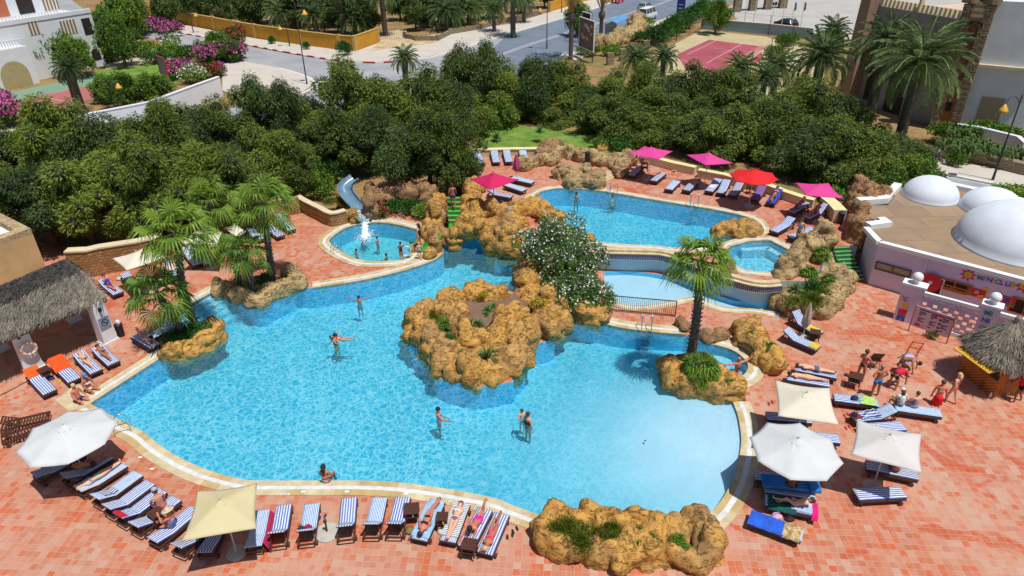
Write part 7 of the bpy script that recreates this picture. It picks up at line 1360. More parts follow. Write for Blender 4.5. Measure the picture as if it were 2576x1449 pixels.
flops("blue flip flops above the round concrete stand", 42, 668, 860, (40, 60, 110)); flops("black flip flops right of the last near lounger", 42, 2555, 1050, (40, 30, 28)); flops("black flip flops closest to the big rock planter", 43, 30, 990, (30, 26, 26), rz=.3); flops("red flip flops left of the patterned towel lounger", 34, 785, 1280, (210, 40, 60)); flops("bright red flip flops in front of the white square parasol", 34, 800, 1405, (220, 20, 40)); flops("blue flip flops above the lounger with patterned towel", 34, 890, 1205, (40, 110, 210)); flops("pink flip flops beside the blue pair", 34, 965, 1215, (220, 80, 110), rz=.5); flops("yellow flip flops below the two sunbathers' loungers", 31, 1065, 805, (226, 190, 90)); flops("yellow flip flops between the orange towel loungers", 31, 580, 945, (236, 180, 50)); flops("small brown sandals by the cream parasol", 34, 25, 1160, (110, 60, 40))
def bag(label, p, r, c, cat="bag", name="beach_bag", rz=.3):
    t = thing(name, label, cat, p, rz, "bags lying by the loungers"); m = MB(); m.smooth = True; m.ell((0, 0, r[2] * .7), (r[0] * .8, r[1] * .8, r[2] * .8), 14, 9)
    for q in m.v: k = 1 + .35 * noise.noise(q * 9 + p); q.x *= k * (1.25 if q.z < r[2] * .6 else .9); q.y *= k; q.z *= 1 + .3 * noise.noise(q * 12 + p)
    m.build("body", tm(c), t); m = MB(); m.tube([(-r[0] * .6, 0, r[2] * 1.6), (-r[0] * .3, 0, r[2] * 2.6), (r[0] * .3, 0, r[2] * 2.6), (r[0] * .6, 0, r[2] * 1.6)], .012, 5); m.build("handle", tm(c), t)
bag("red and black bag on the narrow striped lounger", onlo("L3", -.08, .72), (.16, .12, .08), (150, 30, 70)); bag("black patterned bag on the narrow striped lounger", onlo("L3", .14, .78), (.12, .12, .09), (50, 54, 60)); bag("olive bag lying beside the blue towel lounger", G(42, 1545, 1000), (.2, .24, .12), (130, 120, 80)); bag("small grey bag below the blue towel lounger", G(42, 1570, 1080), (.16, .1, .07), (120, 116, 104)); bag("navy bag on the lounger with lime towel", onlo("E5", 0, -.05), (.22, .18, .1), (36, 52, 110)); bag("light teal cloth bag beside the navy one", onlo("E5", 0, .2), (.2, .15, .07), (150, 196, 190)); bag("blue bag under the small table by the orange towels", G(31, 510, 920), (.2, .15, .1), (30, 60, 130)); bag("brown leather bag between towelled loungers at right", G(44, 210, 890, .3), (.2, .16, .1), (60, 34, 40)); bag("white and pink printed bag at right loungers", G(44, 80, 860, .3), (.22, .2, .1), (214, 170, 200)); bag("black bag at the end of patterned towel lounger", onlo("E7", 0, -.95), (.16, .14, .12), (40, 36, 44)); bag("pale bag with lime trim below the rear beige parasol", G(21, 1210, 1370), (.22, .18, .14), (200, 214, 210)); bag("white flowered bag at the feet of the woman in white", G(42, 1860, 1000), (.18, .2, .08), (206, 208, 190))
for i, (x, y, c, lb) in enumerate(((2135, 1150, (120, 120, 140), "grey cup on the last near table"), (2175, 1160, (226, 226, 226), "white cup on the last near table"), (2205, 1165, (60, 150, 60), "green can on the last near table"), (1865, 890, (150, 110, 30), "brown bottle on the low table by grey towel"), (1885, 930, (220, 190, 60), "yellow can on the low table by grey towel"), (1580, 850, (226, 200, 200), "little pink cup on the square dark table"))):
    m = MB(); m.lathe([(.03, 0), (.036, .12), (.03, .125), (.026, .02)], (0, 0, 0), 10); o = m.build("cup", tm(c)); o.location = G(42, x, y, .44); tag(o, lb, "cup", "cups on small tables")
m = MB(); m.smooth = True; m.ell((0, 0, 0), .14, 14, 10); o = m.build("ball", M("ball_green", (20, 130, 60), .4)); o.location = G(22, 1560, 985, .05); tag(o, "green ball at the right rim of the slide pool", "ball")
m = MB(); m.smooth = True; N, K = 24, 8
for i in range(N):
    for k in range(K): a = 6.2832 * i / N; c = 6.2832 * k / K; rr = .34 + .08 * math.cos(c); m.v.append(Vector((rr * math.cos(a), .08 * math.sin(c), rr * math.sin(a))))
for i in range(N):
    for k in range(K): m.f.append([i * K + k, i * K + (k + 1) % K, ((i + 1) % N) * K + (k + 1) % K, ((i + 1) % N) * K + k]); m.mi.append(0); m.sm.append(True)
o = m.build("swim_ring", M("ring_clear_blue", (170, 206, 226), .3)); o.location = G(22, 1500, 1080, .55); o.rotation_euler = (.1, 0, .3); tag(o, "pale inflatable swim ring held by the girl on the pool rim", "swim ring")
for i, s in enumerate(("42 475 600", "42 915 600", "42 1508 620", "42 2110 700", "41 1410 255", "41 1530 372", "43 205 960", "22 1020 1225", "22 1495 1195")):
    p = PT(s, .034)[0]; m = MB(); m.box((0, 0, .004), (.16, .1, .008)); o = m.build("marker_tile", M_WHITE); o.location = p; tag(o, "small white marker tile set in the pool coping, %s of nine" % ordn[i], "tile", "marker tiles in the coping")
for i, s in enumerate(("42 290 628", "42 1985 696")):
    p = PT(s, .034)[0]; t = thing("depth_tile", "white depth tile with black figures, %s" % ("left one near the pool corner" if i == 0 else "right one by the sunbathers"), "tile", p, 0, "depth tiles"); m = MB(); m.box((0, 0, .004), (.32, .09, .008)); m.build("tile", M_WHITE, t); m = MB(); [m.box((-.1 + k * .05, 0, .01), (.022, .05, .004)) for k in range(5)]; m.build("figures", M_BLACK, t)
m = MB(); m.lathe([(.05, 0), (.05, .02), (.02, .03)], (0, 0, 0), 14); o = m.build("floor_drain", M_METAL); o.location = G(43, 1340, 90, -.15); tag(o, "small bubbling floor inlet in the shallow end", "water inlet")
M_LAMPY = M("lamp_yellow", (226, 176, 70), .4, .1, 3); M_LAMPD = M("lamp_pole_dark", (52, 54, 66), .5, .2, 4)
def lamp(label, b, top, head=None, side=1, z=0):
    base = G(*b, z); h = HZ(base, *top) - z; t = thing("street_lamp", label, "street lamp", base, 0, "bell shaped street lamps"); m = MB(); m.tube([(0, 0, 0), (0, 0, .9), (0, 0, h * .5), (0, 0, h)], [.11, .08, .06, .045], 8); m.build("pole", M_LAMPD, t)
    m = MB(); m.tube(smooth([Vector((0, 0, h * .9)), Vector((side * .35, 0, h * .97)), Vector((side * .8, 0, h * .97)), Vector((side * 1.0, 0, h * .9))], 4), .03, 6); m.build("bracket", M_LAMPD, t); m = MB(); m.smooth = True; m.lathe([(.36, -.45), (.3, -.3), (.14, -.05), (.05, .1)], (side * 1.0, 0, h * .88), 14); m.build("shade", M_LAMPY, t)
lamp("tall dark street lamp on the near corner pavement", (12, 515, 855), (12, 420, 0), side=1); lamp("dark street lamp in front of the yellow wall, third", (12, 340, 470), (12, 300, 240), side=-1); lamp("dark street lamp at the yellow wall's left part", (11, 1950, 335), (11, 1905, 110)); lamp("dark street lamp at the far left by the villa's tree", (11, 1155, 160), (11, 1120, 0)); lamp("street lamp on the avenue, slim and dark in the middle", (13, 350, 490), (13, 350, 30), side=-1); lamp("short street lamp at the far avenue pavement", (13, 498, 132), (13, 498, -60)); lamp("street lamp with yellow bell shade on the right pavement", (24, 2255, 375), (14, 2508, 945), side=-1); lamp("street lamp behind the clay court with yellow bell shade", (11, 1180, 1160), (11, 940, 820), side=1)
for i, (bx, by, tx, ty, fl) in enumerate(((25, 300, 75, 0, None), (125, 312, 165, 0, None), (222, 322, 268, 10, (60, 90, 80)), (315, 328, 368, 10, (110, 60, 110)))):
    b = G(14, bx, by); h = HZ(b, 14, tx, ty); t = thing("flagpole", "white flagpole in the hotel yard, %s from left of the row" % ordn[i + 1 if 0 else i], "flagpole", b, 0, "flagpoles in the hotel yard"); m = MB(); m.tube([(0, 0, 0), (0, 0, h)], [.06, .035], 8); m.build("pole", M_WHITE, t)
    if fl: m = MB(); m.smooth = True; m.add([(0, 0, h - .1), (.3, .05, h - .3), (.35, -.05, h - 1.2), (0, 0, h - 1.6)], [(0, 1, 2, 3)]); m.build("flag", tm(fl), t)
b = G(13, 2330, 280); t = thing("flagpole", "white flagpole in the hotel yard, one before the rest", "flagpole", b, 0, "flagpoles in the hotel yard"); m = MB(); m.tube([(0, 0, 0), (0, 0, 8)], [.06, .035], 8); m.build("pole", M_WHITE, t)
b = G(13, 2420, 290); t = thing("flagpole", "white flagpole in the hotel yard, beside the tall court post", "flagpole", b, 0, "flagpoles in the hotel yard"); m = MB(); m.tube([(0, 0, 0), (0, 0, 8)], [.06, .035], 8); m.build("pole", M_WHITE, t)
def billboard(label, p0, p1, hb, ht, mat, frame=M_WHITE, posts=M_LAMPD, name="billboard", marks=None, cat="billboard"):
    w = Wall(p0, p1); L = (w.B - w.A).length; t = thing(name, label, cat, Vector((p0.x, p0.y, 0))); m = WB(); w.rect(m, 0, hb, L, ht, .06, .1); pn = m.build("panel", mat, t); m = WB(); w.frame(m, -.08, hb - .08, L + .08, ht + .08, .09, .1, .14); m.build("frame", frame, t)
    for u in (.1 * L, .9 * L): m = WB(); q = w.pt(u, 0, -.1); m.tube([q, q + UP * hb], .07, 6); m.build("post", posts, t)
    if marks: 
        m = WB(); marks(m, w, L, hb, ht); m.build("printed_marks", [CC['yellow'], M_WHITE, CC['skin']], pn)
    return t
def posterm(m, w, L, hb, ht):
    r = random.Random(2)
    for i in range(14): u = r.uniform(.1, .8) * L; z = hb + (ht - hb) * r.uniform(.2, .8); w.rect(m, u, z, u + .12 * L, z + .3, .075, .01); m.cur = r.randrange(3)
billboard("tall billboard with dark poster beside the avenue", G(13, 672, 575), G(13, 815, 640), 1.5, 5.2, M("poster_brown", (112, 82, 72), .5, .6, .8), marks=posterm)
billboard("dark backed hoarding just behind the tall billboard", G(13, 700, 470), G(13, 780, 500), 2.5, 4.8, M_DARK)
def bluem(m, w, L, hb, ht):
    m.cur = 1
    for z in (.3, .55): w.rect(m, L * .2, hb + (ht - hb) * z, L * .8, hb + (ht - hb) * z + .12, .075, .01)
billboard("blue road sign board by the avenue", G(13, 1655, 175), G(13, 1725, 182), .8, 3.2, M("sign_blue", (30, 60, 170), .4), frame=M("sign_blue", (30, 60, 170), .4), name="road_sign", marks=bluem, cat="sign")
t = billboard("red and white edged display sign above the corner hedge", G(11, 1680, 960), G(11, 1750, 990), 1.5, 4.4, M("screen_grey", (96, 108, 128), .3), frame=M("sign_red", (200, 30, 60), .5), name="display_sign", cat="sign")
b = G(13, 985, 400); t = thing("bus_shelter", "bus shelter with curved blue roof and red frame beside the avenue", "bus shelter", b); e = G(13, 1095, 345) - b; e.z = 0; L = max(2.8, e.length); ex = e.normalized(); ey = Vector((-ex.y, ex.x, 0)); m = MB(); vs = []
for i in range(9):
    a = i / 8 * math.pi * .7; y = -1.0 + 2.0 * i / 8
    for s in (0, 1): vs.append(ex * (-.4 + s * (L + .8)) + ey * y + UP * (2.5 + .35 * math.sin(math.pi * i / 8)))
m.smooth = True; m.add(vs, [(2 * i, 2 * i + 1, 2 * i + 3, 2 * i + 2) for i in range(8)]); m.build("roof", M("shelter_blue", (96, 156, 214), .4, .1, 1), t)
for s in (0, 1):
    for y in (-.8, .8): m = MB(); q = ex * (s * L) + ey * y; m.tube([q, q + UP * 2.5], .06, 6); m.build("post", CC['red'] if s == 0 else M_WHITE, t)
m = MB(); q = ey * .8; m.bar(q + UP * 1.4, q + ex * L + UP * 1.4, .03, 1.6); m.build("back_panel", M("pale_glass", (170, 196, 206), .2), t)
def car(label, p, rz, col, L=4.1, W_=1.7, H=1.45, van=False, cat="car", name="parked_car", two=None):
    t = thing(name, label, cat, p, rz); hl = L / 2
    sec = [(-hl, .35, .75), (-hl + .08, .3, .95), (-hl * .35, .28, 1.0), (hl * .45, .28, .92), (hl - .1, .3, .78), (hl, .38, .6)] if not van else [(-hl, .35, H * .6), (-hl + .05, .3, H * .62), (hl * .5, .28, H * .6), (hl - .15, .3, H * .5), (hl, .38, H * .4)]
    m = MB(); vs = []
    for y, z0, z1 in sec:
        for x, z in ((-W_ / 2 + .06, z0), (-W_ / 2, (z0 + z1) / 2), (-W_ / 2 + .06, z1), (W_ / 2 - .06, z1), (W_ / 2, (z0 + z1) / 2), (W_ / 2 - .06, z0)): vs.append((x, y, z))
    n = len(sec); m.smooth = False; m.add(vs, [(i * 6 + k, i * 6 + (k + 1) % 6, (i + 1) * 6 + (k + 1) % 6, (i + 1) * 6 + k) for i in range(n - 1) for k in range(6)] + [(0, 1, 2, 3, 4, 5), tuple(range(n * 6 - 1, n * 6 - 7, -1))]); bd = m.build("body", col, t)
    by, ty = ((-hl + .15, -hl + .5), (hl * .52, hl * .12)) if not van else ((-hl + .04, -hl + .15), (hl * .78, hl * .5)); zb = sec[2][2] - .02; m = MB(); w0, w1 = W_ / 2 - .08, W_ / 2 - .24
    m.add([(-w0, by[0], zb), (w0, by[0], zb), (w0, ty[0], zb), (-w0, ty[0], zb), (-w1, by[1], H - .05), (w1, by[1], H - .05), (w1, ty[1], H - .05), (-w1, ty[1], H - .05)], [(0, 1, 5, 4), (1, 2, 6, 5), (2, 3, 7, 6), (3, 0, 4, 7)]); m.build("windows", M_GLASS, t)
    m = MB(); m.box((0, (by[1] + ty[1]) / 2, H - .03), (2 * w1 + .04, abs(ty[1] - by[1]) + .06, .06)); 
    for sx in (-1, 1):
        for f in ((.42,) if not van else (.3, .62)): y0 = by[0] + (ty[0] - by[0]) * f; y1 = by[1] + (ty[1] - by[1]) * f; m.bar((sx * (w0 + .005), y0, zb), (sx * (w1 + .005), y1, H - .05), .05, .09)
        for (a, b_) in ((by[0], by[1]), (ty[0], ty[1])): m.bar((sx * w0, a, zb), (sx * w1, b_, H - .05), .07, .07)
    m.build("roof", col, t)
    for sx in (-1, 1):
        for y in (-hl * .62, hl * .62): m = MB(); m.tube([(sx * (W_ / 2 - .16), y, .31), (sx * (W_ / 2 + .01), y, .31)], .31, 14); wh = m.build("wheel", M_BLACK, t); m = MB(); m.tube([(sx * (W_ / 2 - .02), y, .31), (sx * (W_ / 2 + .02), y, .31)], .17, 10); m.build("rim", M_METAL, wh)
        m = MB(); m.box((sx * (W_ / 2 - .25), hl - .02, .62), (.3, .08, .14)); m.build("headlight", M_WHITE, t); m = MB(); m.box((sx * (W_ / 2 - .2), -hl + .01, .78), (.26, .06, .16)); m.build("tail_light", CC['red'], t)
    m = MB(); m.box((0, -hl - .02, .5), (.5, .03, .13)); m.build("number_plate", M_WHITE, t)
    for yy in (-hl, hl): m = MB(); m.box((0, yy, .38), (W_ * .96, .14, .2)); m.build("bumper", two or col, t)
    return t
dA = G(13, 1600, 20) - G(13, 700, 330); ra_ = math.atan2(-dA.x, dA.y)
car("yellow taxi driving on the avenue behind the billboard", G(13, 745, 330), ra_, M("taxi_yellow", (228, 176, 20), .35, .05, 1), name="taxi", two=M_BLACK); car("white minivan with dark pattern on its side on the avenue", G(13, 1360, 200), ra_, M("van_white", (224, 228, 234), .35, .05, 1), 4.9, 1.8, 2.1, True, "van", "minivan"); car("silver hatchback beyond the white minivan", G(13, 1340, 105), ra_, M("silver_paint", (170, 178, 186), .3, .05, 1, metal=.3), name="hatchback_car"); car("black car parked in the hotel yard behind flagpoles", G(14, 175, 280), .35, M("black_paint", (30, 34, 42), .25, .05, 1), name="parked_car")
t = thing("horse_cart", "horse drawn carriage with red wheels at the top of the avenue", "carriage", G(13, 1060, 30), ra_); m = MB(); m.box((0, 0, .9), (1.2, 1.8, .5)); m.box((0, .5, 1.3), (1.2, .3, .5)); m.build("body", CC['red'], t)
for sx in (-1, 1):
    for y in (-.9, .9): m = MB(); m.tube([(sx * .7, y, .55), (sx * .76, y, .55)], .55, 16); m.build("wheel", CC['red'], t)
for i, (x, y) in enumerate(((85, 60), (100, 55))):
    t = thing("bicycle", "bicycle standing in the hotel yard, %s one" % ("left" if i == 0 else "right"), "bicycle", G(14, x, y), .8 + i, "bicycles in the hotel yard"); 
    for y_ in (-.5, .5): m = MB(); m.tube([(-.02, y_, .33), (.02, y_, .33)], .33, 14); m.build("wheel", M_BLACK, t)
    m = MB(); m.tube([(0, -.5, .33), (0, -.1, .75), (0, .4, .75), (0, .5, .33)], .03, 5); m.tube([(-.25, .4, 1.0), (.25, .4, 1.0)], .02, 5); m.build("frame", M_BLACK, t)
SKN = {k: M("skin_%s" % k, c, .55, .08, 3) for k, c in (('a', (206, 150, 118)), ('b', (176, 112, 80)), ('c', (222, 172, 144)), ('d', (142, 88, 60)), ('e', (200, 120, 96)))}
HAIRC = {'k': (34, 26, 24), 'b': (84, 56, 38), 'y': (206, 180, 128), 'g': (150, 146, 140)}
def HM(k): return M("hair_" + k, HAIRC[k], .7, .25, 20)
def CM(c): return M("cloth_%d_%d_%d" % c, c, .8, .15, 10)
def nv(v): v = Vector(v); return v.normalized()
STAND = dict(z=.93, t=(0, 0, 1), f=(0, 1, 0), h=(0, .1, 1), uaL=(-.25, -.05, -1), faL=(-.1, .15, -1), uaR=(.25, -.05, -1), faR=(.1, .15, -1), thL=(-.06, .03, -1), shL=(-.02, -.05, -1), thR=(.06, .03, -1), shR=(.02, -.05, -1))
def P(**k): d = dict(STAND); d.update(k); return d
POSE = {
 'stand': P(), 'walk': P(thL=(-.05, .35, -1), shL=(0, -.1, -1), thR=(.05, -.2, -1), shR=(0, -.4, -1), uaL=(-.2, -.3, -1), faL=(-.1, .3, -1), uaR=(.25, .3, -1), faR=(0, .7, -.8)),
 'hips': P(uaL=(-.75, -.1, -.8), faL=(.75, .15, -.6), uaR=(.75, -.1, -.8), faR=(-.75, .15, -.6), thL=(-.12, 0, -1), thR=(.12, 0, -1)),
 'crossed': P(uaL=(-.35, .3, -1), faL=(.8, .7, -.1), uaR=(.35, .3, -1), faR=(-.8, .7, 0), thL=(-.1, 0, -1), thR=(.12, .05, -1)),
 'wide_bend': P(z=.78, t=(.0, .9, .35), f=(0, .35, -.9), h=(0, .8, -.5), uaL=(-.5, .35, -.9), faL=(.1, .1, -1), uaR=(.5, .35, -.9), faR=(-.2, .2, -1), thL=(-.75, .05, -1), shL=(-.45, 0, -1), thR=(.75, .05, -1), shR=(.45, 0, -1)),
 'bend': P(z=.8, t=(.0, .95, .15), f=(0, .15, -.95), h=(0, .9, -.2), uaL=(-.15, .2, -1), faL=(0, .1, -1), uaR=(.15, .2, -1), faR=(0, .1, -1), thL=(-.2, .25, -1), shL=(-.1, -.35, -1), thR=(.2, .35, -1), shR=(.1, -.3, -1)),
 'armsout': P(uaL=(-1, .1, .15), faL=(-.8, .1, .6), uaR=(1, .1, .1), faR=(.9, .1, .3)), 'wade': P(uaL=(-.4, .3, -.9), faL=(-.2, .9, -.1), uaR=(.4, .3, -.9), faR=(.2, .9, -.1)), 'wadeR': P(uaL=(-.3, .2, -1), faL=(.1, .6, -.4), uaR=(.8, .5, -.2), faR=(.5, .9, .1)),
 'sit': P(z=.12, t=(0, -.1, 1), h=(0, .2, 1), thL=(-.15, 1, 0), shL=(0, .1, -1), thR=(.15, 1, 0), shR=(0, .1, -1), uaL=(-.25, .3, -1), faL=(.1, .9, -.3), uaR=(.25, .3, -1), faR=(-.1, .9, -.3)),
 'sitback': P(z=.12, t=(0, .12, 1), h=(0, .35, 1), thL=(-.35, 1, .1), shL=(.3, .5, -1), thR=(.35, 1, .1), shR=(-.3, .5, -1), uaL=(-.3, .5, -.9), faL=(.3, .9, -.4), uaR=(.3, .5, -.9), faR=(-.3, .9, -.4)),
 'sitknee': P(z=.12, t=(0, -.25, 1), h=(0, .3, 1), thL=(-.12, .85, .55), shL=(0, .55, -.85), thR=(.12, 1, .1), shR=(.1, .9, -.4), uaL=(-.3, .6, -.6), faL=(.2, .5, .6), uaR=(.3, .6, -.6), faR=(-.2, .5, .6)),
 'kneel': P(z=.5, t=(0, .25, 1), thL=(-.1, .3, -1), shL=(0, -1, -.15), thR=(.1, .3, -1), shR=(0, -1, -.15)),
 'back': P(z=.11, t=(0, 1, .05), f=(0, 0, 1), h=(0, 1, .05), uaL=(-.4, -1, 0), faL=(-.15, -1, .05), uaR=(.4, -1, 0), faR=(.15, -1, .05), thL=(-.1, -1, .02), shL=(-.05, -1, -.02), thR=(.1, -1, .02), shR=(.05, -1, -.02)),
 'backknee': P(z=.11, t=(0, 1, .08), f=(0, 0, 1), h=(0, 1, .1), uaL=(-.8, .3, 0), faL=(.5, .9, .1), uaR=(.5, -.8, 0), faR=(.2, -1, .1), thL=(-.1, -.8, .6), shL=(-.05, -.7, -.7), thR=(.15, -1, .02), shR=(.05, -1, -.02)),
 'backhead': P(z=.11, t=(0, 1, .05), f=(0, 0, 1), h=(0, 1, .05), uaL=(-1, .2, 0), faL=(-.3, -1, 0), uaR=(1, .1, 0), faR=(.4, -.9, 0), thL=(-.15, -1, .02), shL=(-.2, -1, -.02), thR=(.15, -1, .02), shR=(-.35, -.7, .3)),
 'front': P(z=.11, t=(0, 1, 0), f=(0, 0, -1), h=(0, 1, .1), uaL=(.9, .5, 0), faL=(-.5, .9, 0), uaR=(-.9, .5, 0), faR=(.5, .9, 0), thL=(.1, -1, .02), shL=(.05, -1, .05), thR=(-.15, -1, .02), shR=(-.1, -1, .05)),
 'frontup': P(z=.11, t=(0, .9, .35), f=(0, .35, -.9), h=(0, .6, .5), uaL=(.2, .5, -.7), faL=(-.2, 1, 0), uaR=(-.2, .5, -.7), faR=(.2, 1, 0), thL=(.1, -1, .02), shL=(.05, -.5, .9), thR=(-.15, -1, .02), shR=(-.1, -.7, .6)),
 'recline': P(z=.12, t=(0, .85, .5), f=(0, -.5, .85), h=(0, .6, .7), uaL=(-.4, -.5, -.4), faL=(.3, -.8, .2), uaR=(.4, -.5, -.4), faR=(-.1, -.9, .2), thL=(-.12, -.85, .5), shL=(0, -.6, -.75), thR=(.12, -1, 0), shR=(.05, -1, 0)),
 'float': P(z=.0, t=(-1, 0, .1), f=(0, .1, 1), h=(-1, 0, .4), uaL=(-.2, .9, 0), faL=(.2, .9, .2), uaR=(.3, -.9, 0), faR=(.6, -.6, 0), thL=(1, .1, .05), shL=(1, 0, .05), thR=(1, -.1, .05), shR=(1, 0, .1)),
}
def person(label, loc, rz, pose, skin='a', suit=None, top=None, hair='k', long_=False, hat=None, s=1.0, group=None, seat=None):
    q = dict(POSE[pose]) if isinstance(pose, str) else dict(pose); t = thing("person", label, "person", loc, rz, group); pel = Vector((0, 0, q['z'] * 1.0)) * s; T_ = nv(q['t']); Fv = nv(q['f']); Rt = Fv.cross(T_).normalized(); H_ = nv(q['h']); S = s
    che = pel + T_ * .30 * S; nk = pel + T_ * .53 * S; hd = nk + H_ * .16 * S; tp = nk + H_ * .26 * S; V_ = []; E = []; RR = []
    def v(p, r, par=None):
        V_.append(p); RR.append(r if isinstance(r, tuple) else (r, r)); i = len(V_) - 1
        if par is not None: E.append((par, i))
        return i
    slim = .92 if long_ or top not in (None,) else 1.0; ip = v(pel, (.155 * S, .12 * S)); iw = v(pel + T_ * .14 * S, (.13 * S * slim, .10 * S), ip); ic = v(che, (.155 * S, .115 * S), iw); isn = v(pel + T_ * .44 * S, (.13 * S, .085 * S), ic); ink = v(nk, .055 * S, isn); ih = v(nk + H_ * .09 * S, .075 * S, ink); ih2 = v(hd, .098 * S, ih); v(tp, .07 * S, ih2)
    J = {}
    for sd, sg in (('L', -1), ('R', 1)):
        sh = pel + T_ * .45 * S + Rt * sg * .175 * S; el = sh + nv(q['ua' + sd]) * .28 * S; wr = el + nv(q['fa' + sd]) * .25 * S; fd = nv(q['fa' + sd]); a = v(sh, .062 * S, isn); b = v(el, .045 * S, a); c = v(wr, .03 * S, b); pm = v(wr + fd * .055 * S, (.042 * S, .022 * S), c)
        sid = fd.cross(Fv); sid = sid.normalized() if sid.length > .1 else Rt
        for k, (o, L) in enumerate(((-.03, .07), (-.01, .085), (.01, .08), (.03, .062))):
            b0 = wr + fd * .1 * S + sid * o * S; f1 = v(b0, .0105 * S, pm); v(b0 + (fd * .85 + Fv * .35 + sid * o * 2).normalized() * L * S, .008 * S, f1)
        th = v(wr + fd * .05 * S + sid * .05 * S, .012 * S, pm); v(wr + fd * .085 * S + sid * .075 * S + Fv * .01, .009 * S, th)
        hp = pel - T_ * .04 * S + Rt * sg * .09 * S; kn = hp + nv(q['th' + sd]) * .43 * S; an = kn + nv(q['sh' + sd]) * .41 * S; a = v(hp, .095 * S, ip); m1 = v(hp.lerp(kn, .45), .082 * S, a); b = v(kn, .056 * S, m1); m2 = v(kn.lerp(an, .35), .056 * S, b); c = v(an, .036 * S, m2)
        sdn = nv(q['sh' + sd]); ft = (Fv - sdn * Fv.dot(sdn)); ft = ft.normalized() if ft.length > .2 else T_ * -1; v(an + sdn * .05 * S + ft * .15 * S, (.04 * S, .026 * S), v(an + sdn * .045 * S + ft * .03 * S, .04 * S, c)); J[sd] = (sh, el, wr, hp, kn, an)
    me = bpy.data.meshes.new("person_body"); me.from_pydata([tuple(p) for p in V_], E, []); o = bpy.data.objects.new("body", me); COL.objects.link(o); md = o.modifiers.new("k", 'SKIN'); o.modifiers.new("u", 'SUBSURF').levels = 1
    for i, d in enumerate(me.skin_vertices[0].data): d.radius = RR[i]; d.use_root = (i == 0)
    md.use_smooth_shade = True; dg = bpy.context.evaluated_depsgraph_get(); m2_ = bpy.data.meshes.new_from_object(o.evaluated_get(dg)); bpy.data.objects.remove(o); m2_.materials.clear(); m2_.materials.append(SKN[skin]); o = bpy.data.objects.new("body", m2_); COL.objects.link(o); o.parent = t
    rot = Matrix((Rt, Fv, T_)).transposed(); hf = (Fv - H_ * Fv.dot(H_)).normalized(); hr = hf.cross(H_).normalized(); hrot = Matrix((hr, hf, H_)).transposed()
    m = MB(); m.ell(hd + hf * .088 * S + hr * .033 * S + H_ * .01 * S, .012 * S, 6, 4); m.ell(hd + hf * .088 * S - hr * .033 * S + H_ * .01 * S, .012 * S, 6, 4); m.ell(hd + hf * .088 * S - H_ * .05 * S, (.024 * S, .008 * S, .007 * S), 6, 4, hrot); m.cur = 1; m.ell(hd + hf * .098 * S - H_ * .015 * S, (.012 * S, .018 * S, .02 * S), 6, 4, hrot); m.ell(hd + hr * .092 * S, (.012 * S, .02 * S, .03 * S), 6, 4, hrot); m.ell(hd - hr * .092 * S, (.012 * S, .02 * S, .03 * S), 6, 4, hrot); m.build("face", [HM('k'), SKN[skin]], t)
    if hair:
        m = MB(); m.smooth = True; m.ell(hd - hf * .022 * S + H_ * .035 * S, (.103 * S, .108 * S, .105 * S), 12, 8, hrot)
        if long_: bk = hd - hf * .08 * S; dn = Vector((0, 0, -1)) if abs(T_.z) > .5 else -T_; m.tube([bk + H_ * .02, bk + dn * .14 * S - hf * .02, bk + dn * .34 * S + (-Fv if abs(T_.z) > .5 else Fv * -.4) * .03 * S], [.085 * S, .08 * S, .03 * S], 8)
        m.build("hair", HM(hair), t)
    if hat: m = MB(); m.smooth = True; c = hd + H_ * .06 * S; m.ell(c + H_ * .02 * S, (.115 * S, .12 * S, .1 * S), 12, 6, hrot); (hat[1] and m.ell(c + H_ * .005, (.24 * S, .24 * S, .02 * S), 16, 4, hrot)) or m.ell(c + hf * .12 * S, (.08 * S, .09 * S, .015 * S), 10, 4, hrot); m.build("hat", CM(hat[0]) if isinstance(hat[0], tuple) else hat[0], t)
    def pant(m, k):
        m.ell(pel - T_ * .02 * S, (.158 * S, .125 * S, .1 * S), 14, 8, rot)
        if k > .05:
            for sd in 'LR': hp, kn = J[sd][3], J[sd][4]; m.tube([hp + T_ * .03 * S, hp.lerp(kn, k * .5), hp.lerp(kn, k)], [.098 * S, .096 * S, .09 * S + .015 * k], 10)
    if suit:
        kind, c = suit; m = MB(); m.smooth = True
        if kind == 'trunks': pant(m, .4)
        elif kind == 'brief': pant(m, .0)
        elif kind == 'onepiece': pant(m, 0); m.tube([pel - T_ * .03 * S, pel + T_ * .14 * S, che, pel + T_ * .39 * S], [.15 * S, .128 * S, .145 * S, .12 * S], 12); [m.tube([che + Rt * g * .08 * S + Fv * .07, pel + T_ * .47 * S + Rt * g * .09 * S, che + Rt * g * .07 * S - Fv * .07], .012, 5) for g in (-1, 1)]
        elif kind == 'skirt': m.tube([pel + T_ * .1 * S, pel - T_ * .05 * S, (J['L'][4] + J['R'][4]) / 2], [.14 * S, .17 * S, .22 * S], 14)
        m.build({'trunks': 'swim_trunks', 'brief': 'swim_briefs', 'onepiece': 'swimsuit', 'skirt': 'wrap_skirt'}[kind], CM(c) if isinstance(c, tuple) else c, t)
    if top:
        kind, c = top; m = MB(); m.smooth = True
        if kind == 'bikini': m.tube([che - T_ * .035 * S, che + T_ * .035 * S], [.152 * S, .148 * S], 14, False); [m.ell(che + Rt * g * .065 * S + Fv * .1 * S, .055 * S, 8, 6) for g in (-1, 1)]
        else:
            m.tube([pel + T_ * .0, pel + T_ * .15 * S, che, pel + T_ * .42 * S, pel + T_ * .5 * S], [.165 * S, .15 * S, .165 * S, .15 * S, .07 * S], 14)
            for sd in 'LR': sh, el = J[sd][0], J[sd][1]; m.tube([sh.lerp(pel + T_ * .44 * S, .3), sh, sh.lerp(el, .6)], [.075 * S, .075 * S, .068 * S], 10)
